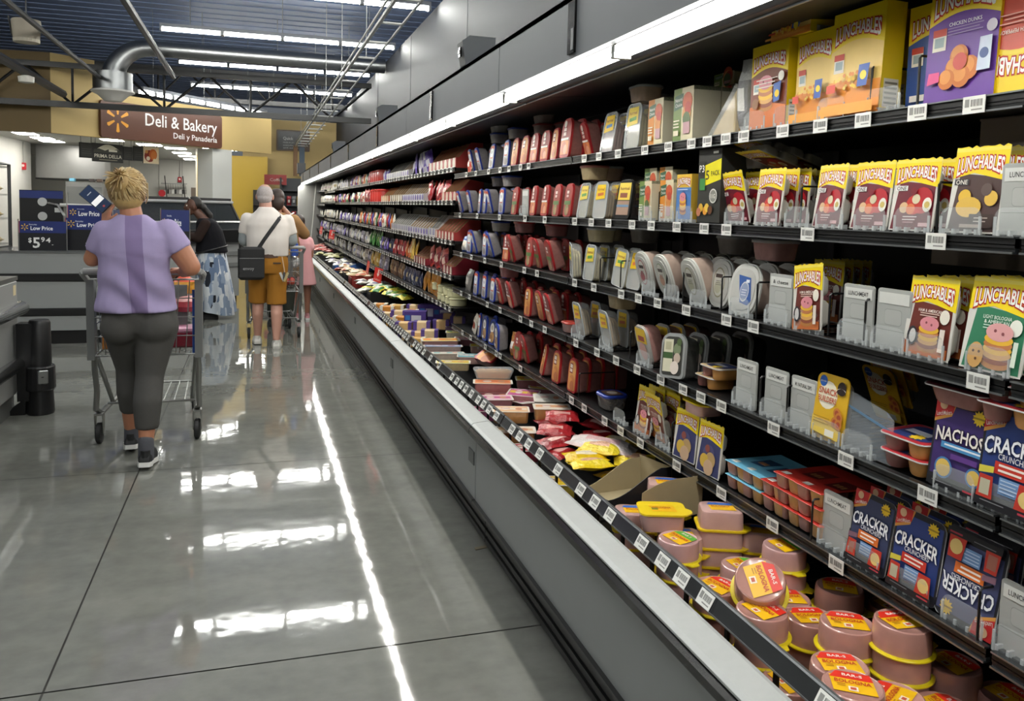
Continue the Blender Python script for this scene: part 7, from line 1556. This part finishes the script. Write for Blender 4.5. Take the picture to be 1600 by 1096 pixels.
def skirt_mat():
    m = bpy.data.materials.new('patterned_skirt'); m.use_nodes = True; nt = m.node_tree; bs = nt.nodes['Principled BSDF']; N = nt.nodes.new; L = nt.links.new
    tc = N('ShaderNodeTexCoord'); mp = N('ShaderNodeMapping'); mp.inputs['Scale'].default_value = (9, 9, 3.4); L(tc.outputs['Object'], mp.inputs['Vector'])
    v = N('ShaderNodeTexVoronoi'); v.distance = 'CHEBYCHEV'; v.inputs['Scale'].default_value = 2.0; L(mp.outputs[0], v.inputs['Vector'])
    cr = N('ShaderNodeValToRGB'); cr.color_ramp.interpolation = 'CONSTANT'; e = cr.color_ramp.elements
    e[0].color = lin('#c9d2dc'); e[1].position = .35; e[1].color = lin('#8fa0b8')
    for p_, c_ in ((.6, '#dfe4e8'), (.78, '#6f83a0'), (.93, '#20242e')): x = e.new(p_); x.color = lin(c_)
    sx = N('ShaderNodeSeparateColor'); L(v.outputs['Color'], sx.inputs[0]); L(sx.outputs[0], cr.inputs[0]); L(cr.outputs[0], bs.inputs['Base Color']); bs.inputs['Roughness'].default_value = .9
    return m
q = MB(); R = []
for z, r in ((.08, .25), (.3, .235), (.6, .205), (.85, .175), (.93, .16)):
    R.append([((r*(1+.1*math.sin(9*a)*(.95-z)))*math.cos(a)+.06*(.95-z)+.02, r*.9*(1+.1*math.sin(9*a)*(.95-z))*math.sin(a), z+.03*math.sin(2*a)*(z < .1)) for a in [2*PI*j/54 for j in range(54)]])
q.rings(R, skirt_mat(), cap=False); q.build('skirt', l_, smooth=True)
q = MB(); q.tube([(.19*math.cos(a)+.025, .185*math.sin(a), .9+.05*math.cos(a)) for a in [2*PI*j/24 for j in range(25)]], .012, BLACK, 6); q.build('waist_tie', l_)
b = MB(); ell(b, Hl(0, -.025, .035), (.094, .088, .096)); ell(b, Hl(0, -.13, -.02), (.04, .05, .05)); chain(b, [(*Hl(0, -.14, -.03), .035), (*Hl(0, -.2, -.12), .04), (*Hl(0, -.2, -.26), .015)]); put_mesh('hair', remesh(b, .009, 2), mat('#17120f', .55, noise=.3, nscale=80), l_)
q = MB(); q.lathe([(.03, -.015), (.045, 0), (.03, .015)], mat('#e6e3de', .6), 12); q.build('scrunchie', l_, Hl(0, -.12, -.02), rot=(0, 1.1, 0))
q = MB(); q.tube([Hl(-.085, .03, .1), Hl(0, .05, .125), Hl(.085, .03, .1)], .008, mat('#c9c6c0', .25), 6); q.build('sunglasses', l_)
for y_ in (-.08, .07): shoe(None, (.1, y_, .0), (-.13, y_, .0), .045, parent=l_, upper='#141416', sole='#1a1a1a')
# ---- person in tan top behind the man, arm raised
t_ = thing('person', 'person in tan top with hand raised to the ear, behind the man', 'person', (.255, 10.45, 0)); SK4 = skinm('#8a5c46')
b = MB(); Ht = head(b, (-.0, .02, 1.57), 1.0, (-.1, 1, 0)); chain(b, [(.0, 0, 1.38, .06), (.0, .01, 1.5, .055)])
column(b, [(.8, .06, 0, .18, .13), (1.0, .05, 0, .17, .13), (1.2, .03, 0, .18, .13), (1.35, .01, 0, .17, .1), (1.4, 0, 0, .07, .06)])
chain(b, [(-.03, 0, .85, .1), (-.03, .05, .48, .065), (-.05, .1, .1, .04)]); chain(b, [(.15, 0, .85, .1), (.15, -.02, .48, .065), (.14, -.02, .1, .04)])
chain(b, [(.2, -.02, 1.3, .07), (.33, .1, 1.14, .055), (.0+.06, .08, 1.47, .034)]); hand(b, (.06, .08, 1.47), (-.3, .1, .9), (1, -.2, .2), (0, -1, .2), 1, .3); chain(b, [(-.2, 0, 1.3, .065), (-.22, .1, 1.05, .05), (-.12, .3, 1.02, .034)]); hand(b, (-.12, .3, 1.02), (.3, .9, 0), (0, 0, 1), (.9, -.2, 0), 1, .6)
put_mesh('body', remesh(b, .008, 2), SK4, t_); eyes(t_, Ht)
b = MB(); column(b, [(.62, .07, 0, .24, .19), (.8, .07, 0, .235, .185), (1.0, .06, 0, .22, .17), (1.2, .03, 0, .215, .16), (1.34, .01, 0, .19, .12), (1.4, 0, 0, .09, .08)])
chain(b, [(.2, -.02, 1.3, .085), (.335, .1, 1.14, .072), (.17, .09, 1.34, .05)]); chain(b, [(-.2, 0, 1.3, .08), (-.22, .08, 1.1, .07)])
put_mesh('top', remesh(b, .013, 3), fabric('#8f6d48', .06), t_)
b = MB(); chain(b, [(-.03, 0, .82, .12), (-.03, .05, .48, .085), (-.05, .1, .14, .06)]); chain(b, [(.15, 0, .82, .12), (.15, -.02, .48, .085), (.14, -.02, .14, .06)]); put_mesh('trousers', remesh(b, .013, 3), fabric('#3c3f38', .1), t_)
b = MB(); ell(b, Ht(0, -.02, .03), (.09, .1, .1)); ell(b, Ht(0, -.07, -.05), (.08, .06, .1)); put_mesh('hair', remesh(b, .009, 2), mat('#2e1f18', .55, noise=.3, nscale=80), t_)
q = MB(); q.tube([(.155+.05*math.cos(a), .09+.05*math.sin(a), 1.37+.03*math.cos(a)) for a in [2*PI*j/12 for j in range(13)]], .008, mat('#d9d6d0', .3), 6); q.build('bracelet', t_)
for x_ in (-.06, .13): shoe(None, (x_, -.1, 0), (x_, .14, 0), .046, parent=t_, upper='#2f332c', sole='#222')  if 0 else shoe(None, (x_, -.1, 0), (x_, .14, 0), .046, parent=t_, upper='#2f332c', sole='#222222')
# ---- child in pink by the cooler
c_ = thing('person', 'child with dark hair and pink dress standing by the cooler', 'person', (.6, 11.0, 0)); SK5 = skinm('#9a6a56')
b = MB(); Hc = head(b, (-.06, 0, 1.26), .95, (.1, 1, 0)); chain(b, [(-.05, 0, 1.08, .045), (-.055, 0, 1.2, .042)])
column(b, [(.62, 0, 0, .12, .1), (.8, -.01, 0, .11, .09), (.98, -.03, 0, .13, .085), (1.08, -.04, 0, .1, .06), (1.12, -.05, 0, .05, .045)])
for sx in (-1, 1): chain(b, [(sx*.06, 0, .62, .065), (sx*.06, 0, .34, .045), (sx*.06, 0, .08, .03)])
chain(b, [(.09, 0, 1.03, .042), (.1, -.02, .84, .036), (.12, .1, .98, .026)]); hand(b, (.12, .1, .98), (.1, .3, 1), (1, 0, 0), (0, -1, 0), .8, .4); chain(b, [(-.16, 0, 1.03, .042), (-.2, 0, .84, .034), (-.18, .12, .74, .025)]); hand(b, (-.18, .12, .74), (.1, .8, -.4), (-1, 0, 0), (0, .4, 1), .8, .5)
put_mesh('body', remesh(b, .0075, 2), SK5, c_); eyes(c_, Hc, .9)
b = MB(); column(b, [(.46, .0, 0, .18, .17), (.62, 0, 0, .15, .14), (.8, -.01, 0, .13, .11), (1.0, -.03, 0, .145, .1), (1.08, -.04, 0, .11, .075)]); chain(b, [(.08, 0, 1.03, .055), (.1, -.01, .95, .055)]); chain(b, [(-.15, 0, 1.03, .055), (-.18, 0, .95, .055)]); put_mesh('dress', remesh(b, .012, 3), fabric('#d9a3a6', .06), c_)
b = MB(); ell(b, Hc(0, -.015, .03), (.088, .098, .1)); ell(b, Hc(0, -.06, -.04), (.08, .06, .1)); put_mesh('hair', remesh(b, .009, 2), mat('#241a16', .55, noise=.3, nscale=80), c_)
for sx in (-1, 1): shoe(None, (sx*.06, -.08, 0), (sx*.06, .1, 0), .036, parent=c_, upper='#c98f94', sole='#e6e6e6')
number_rows()
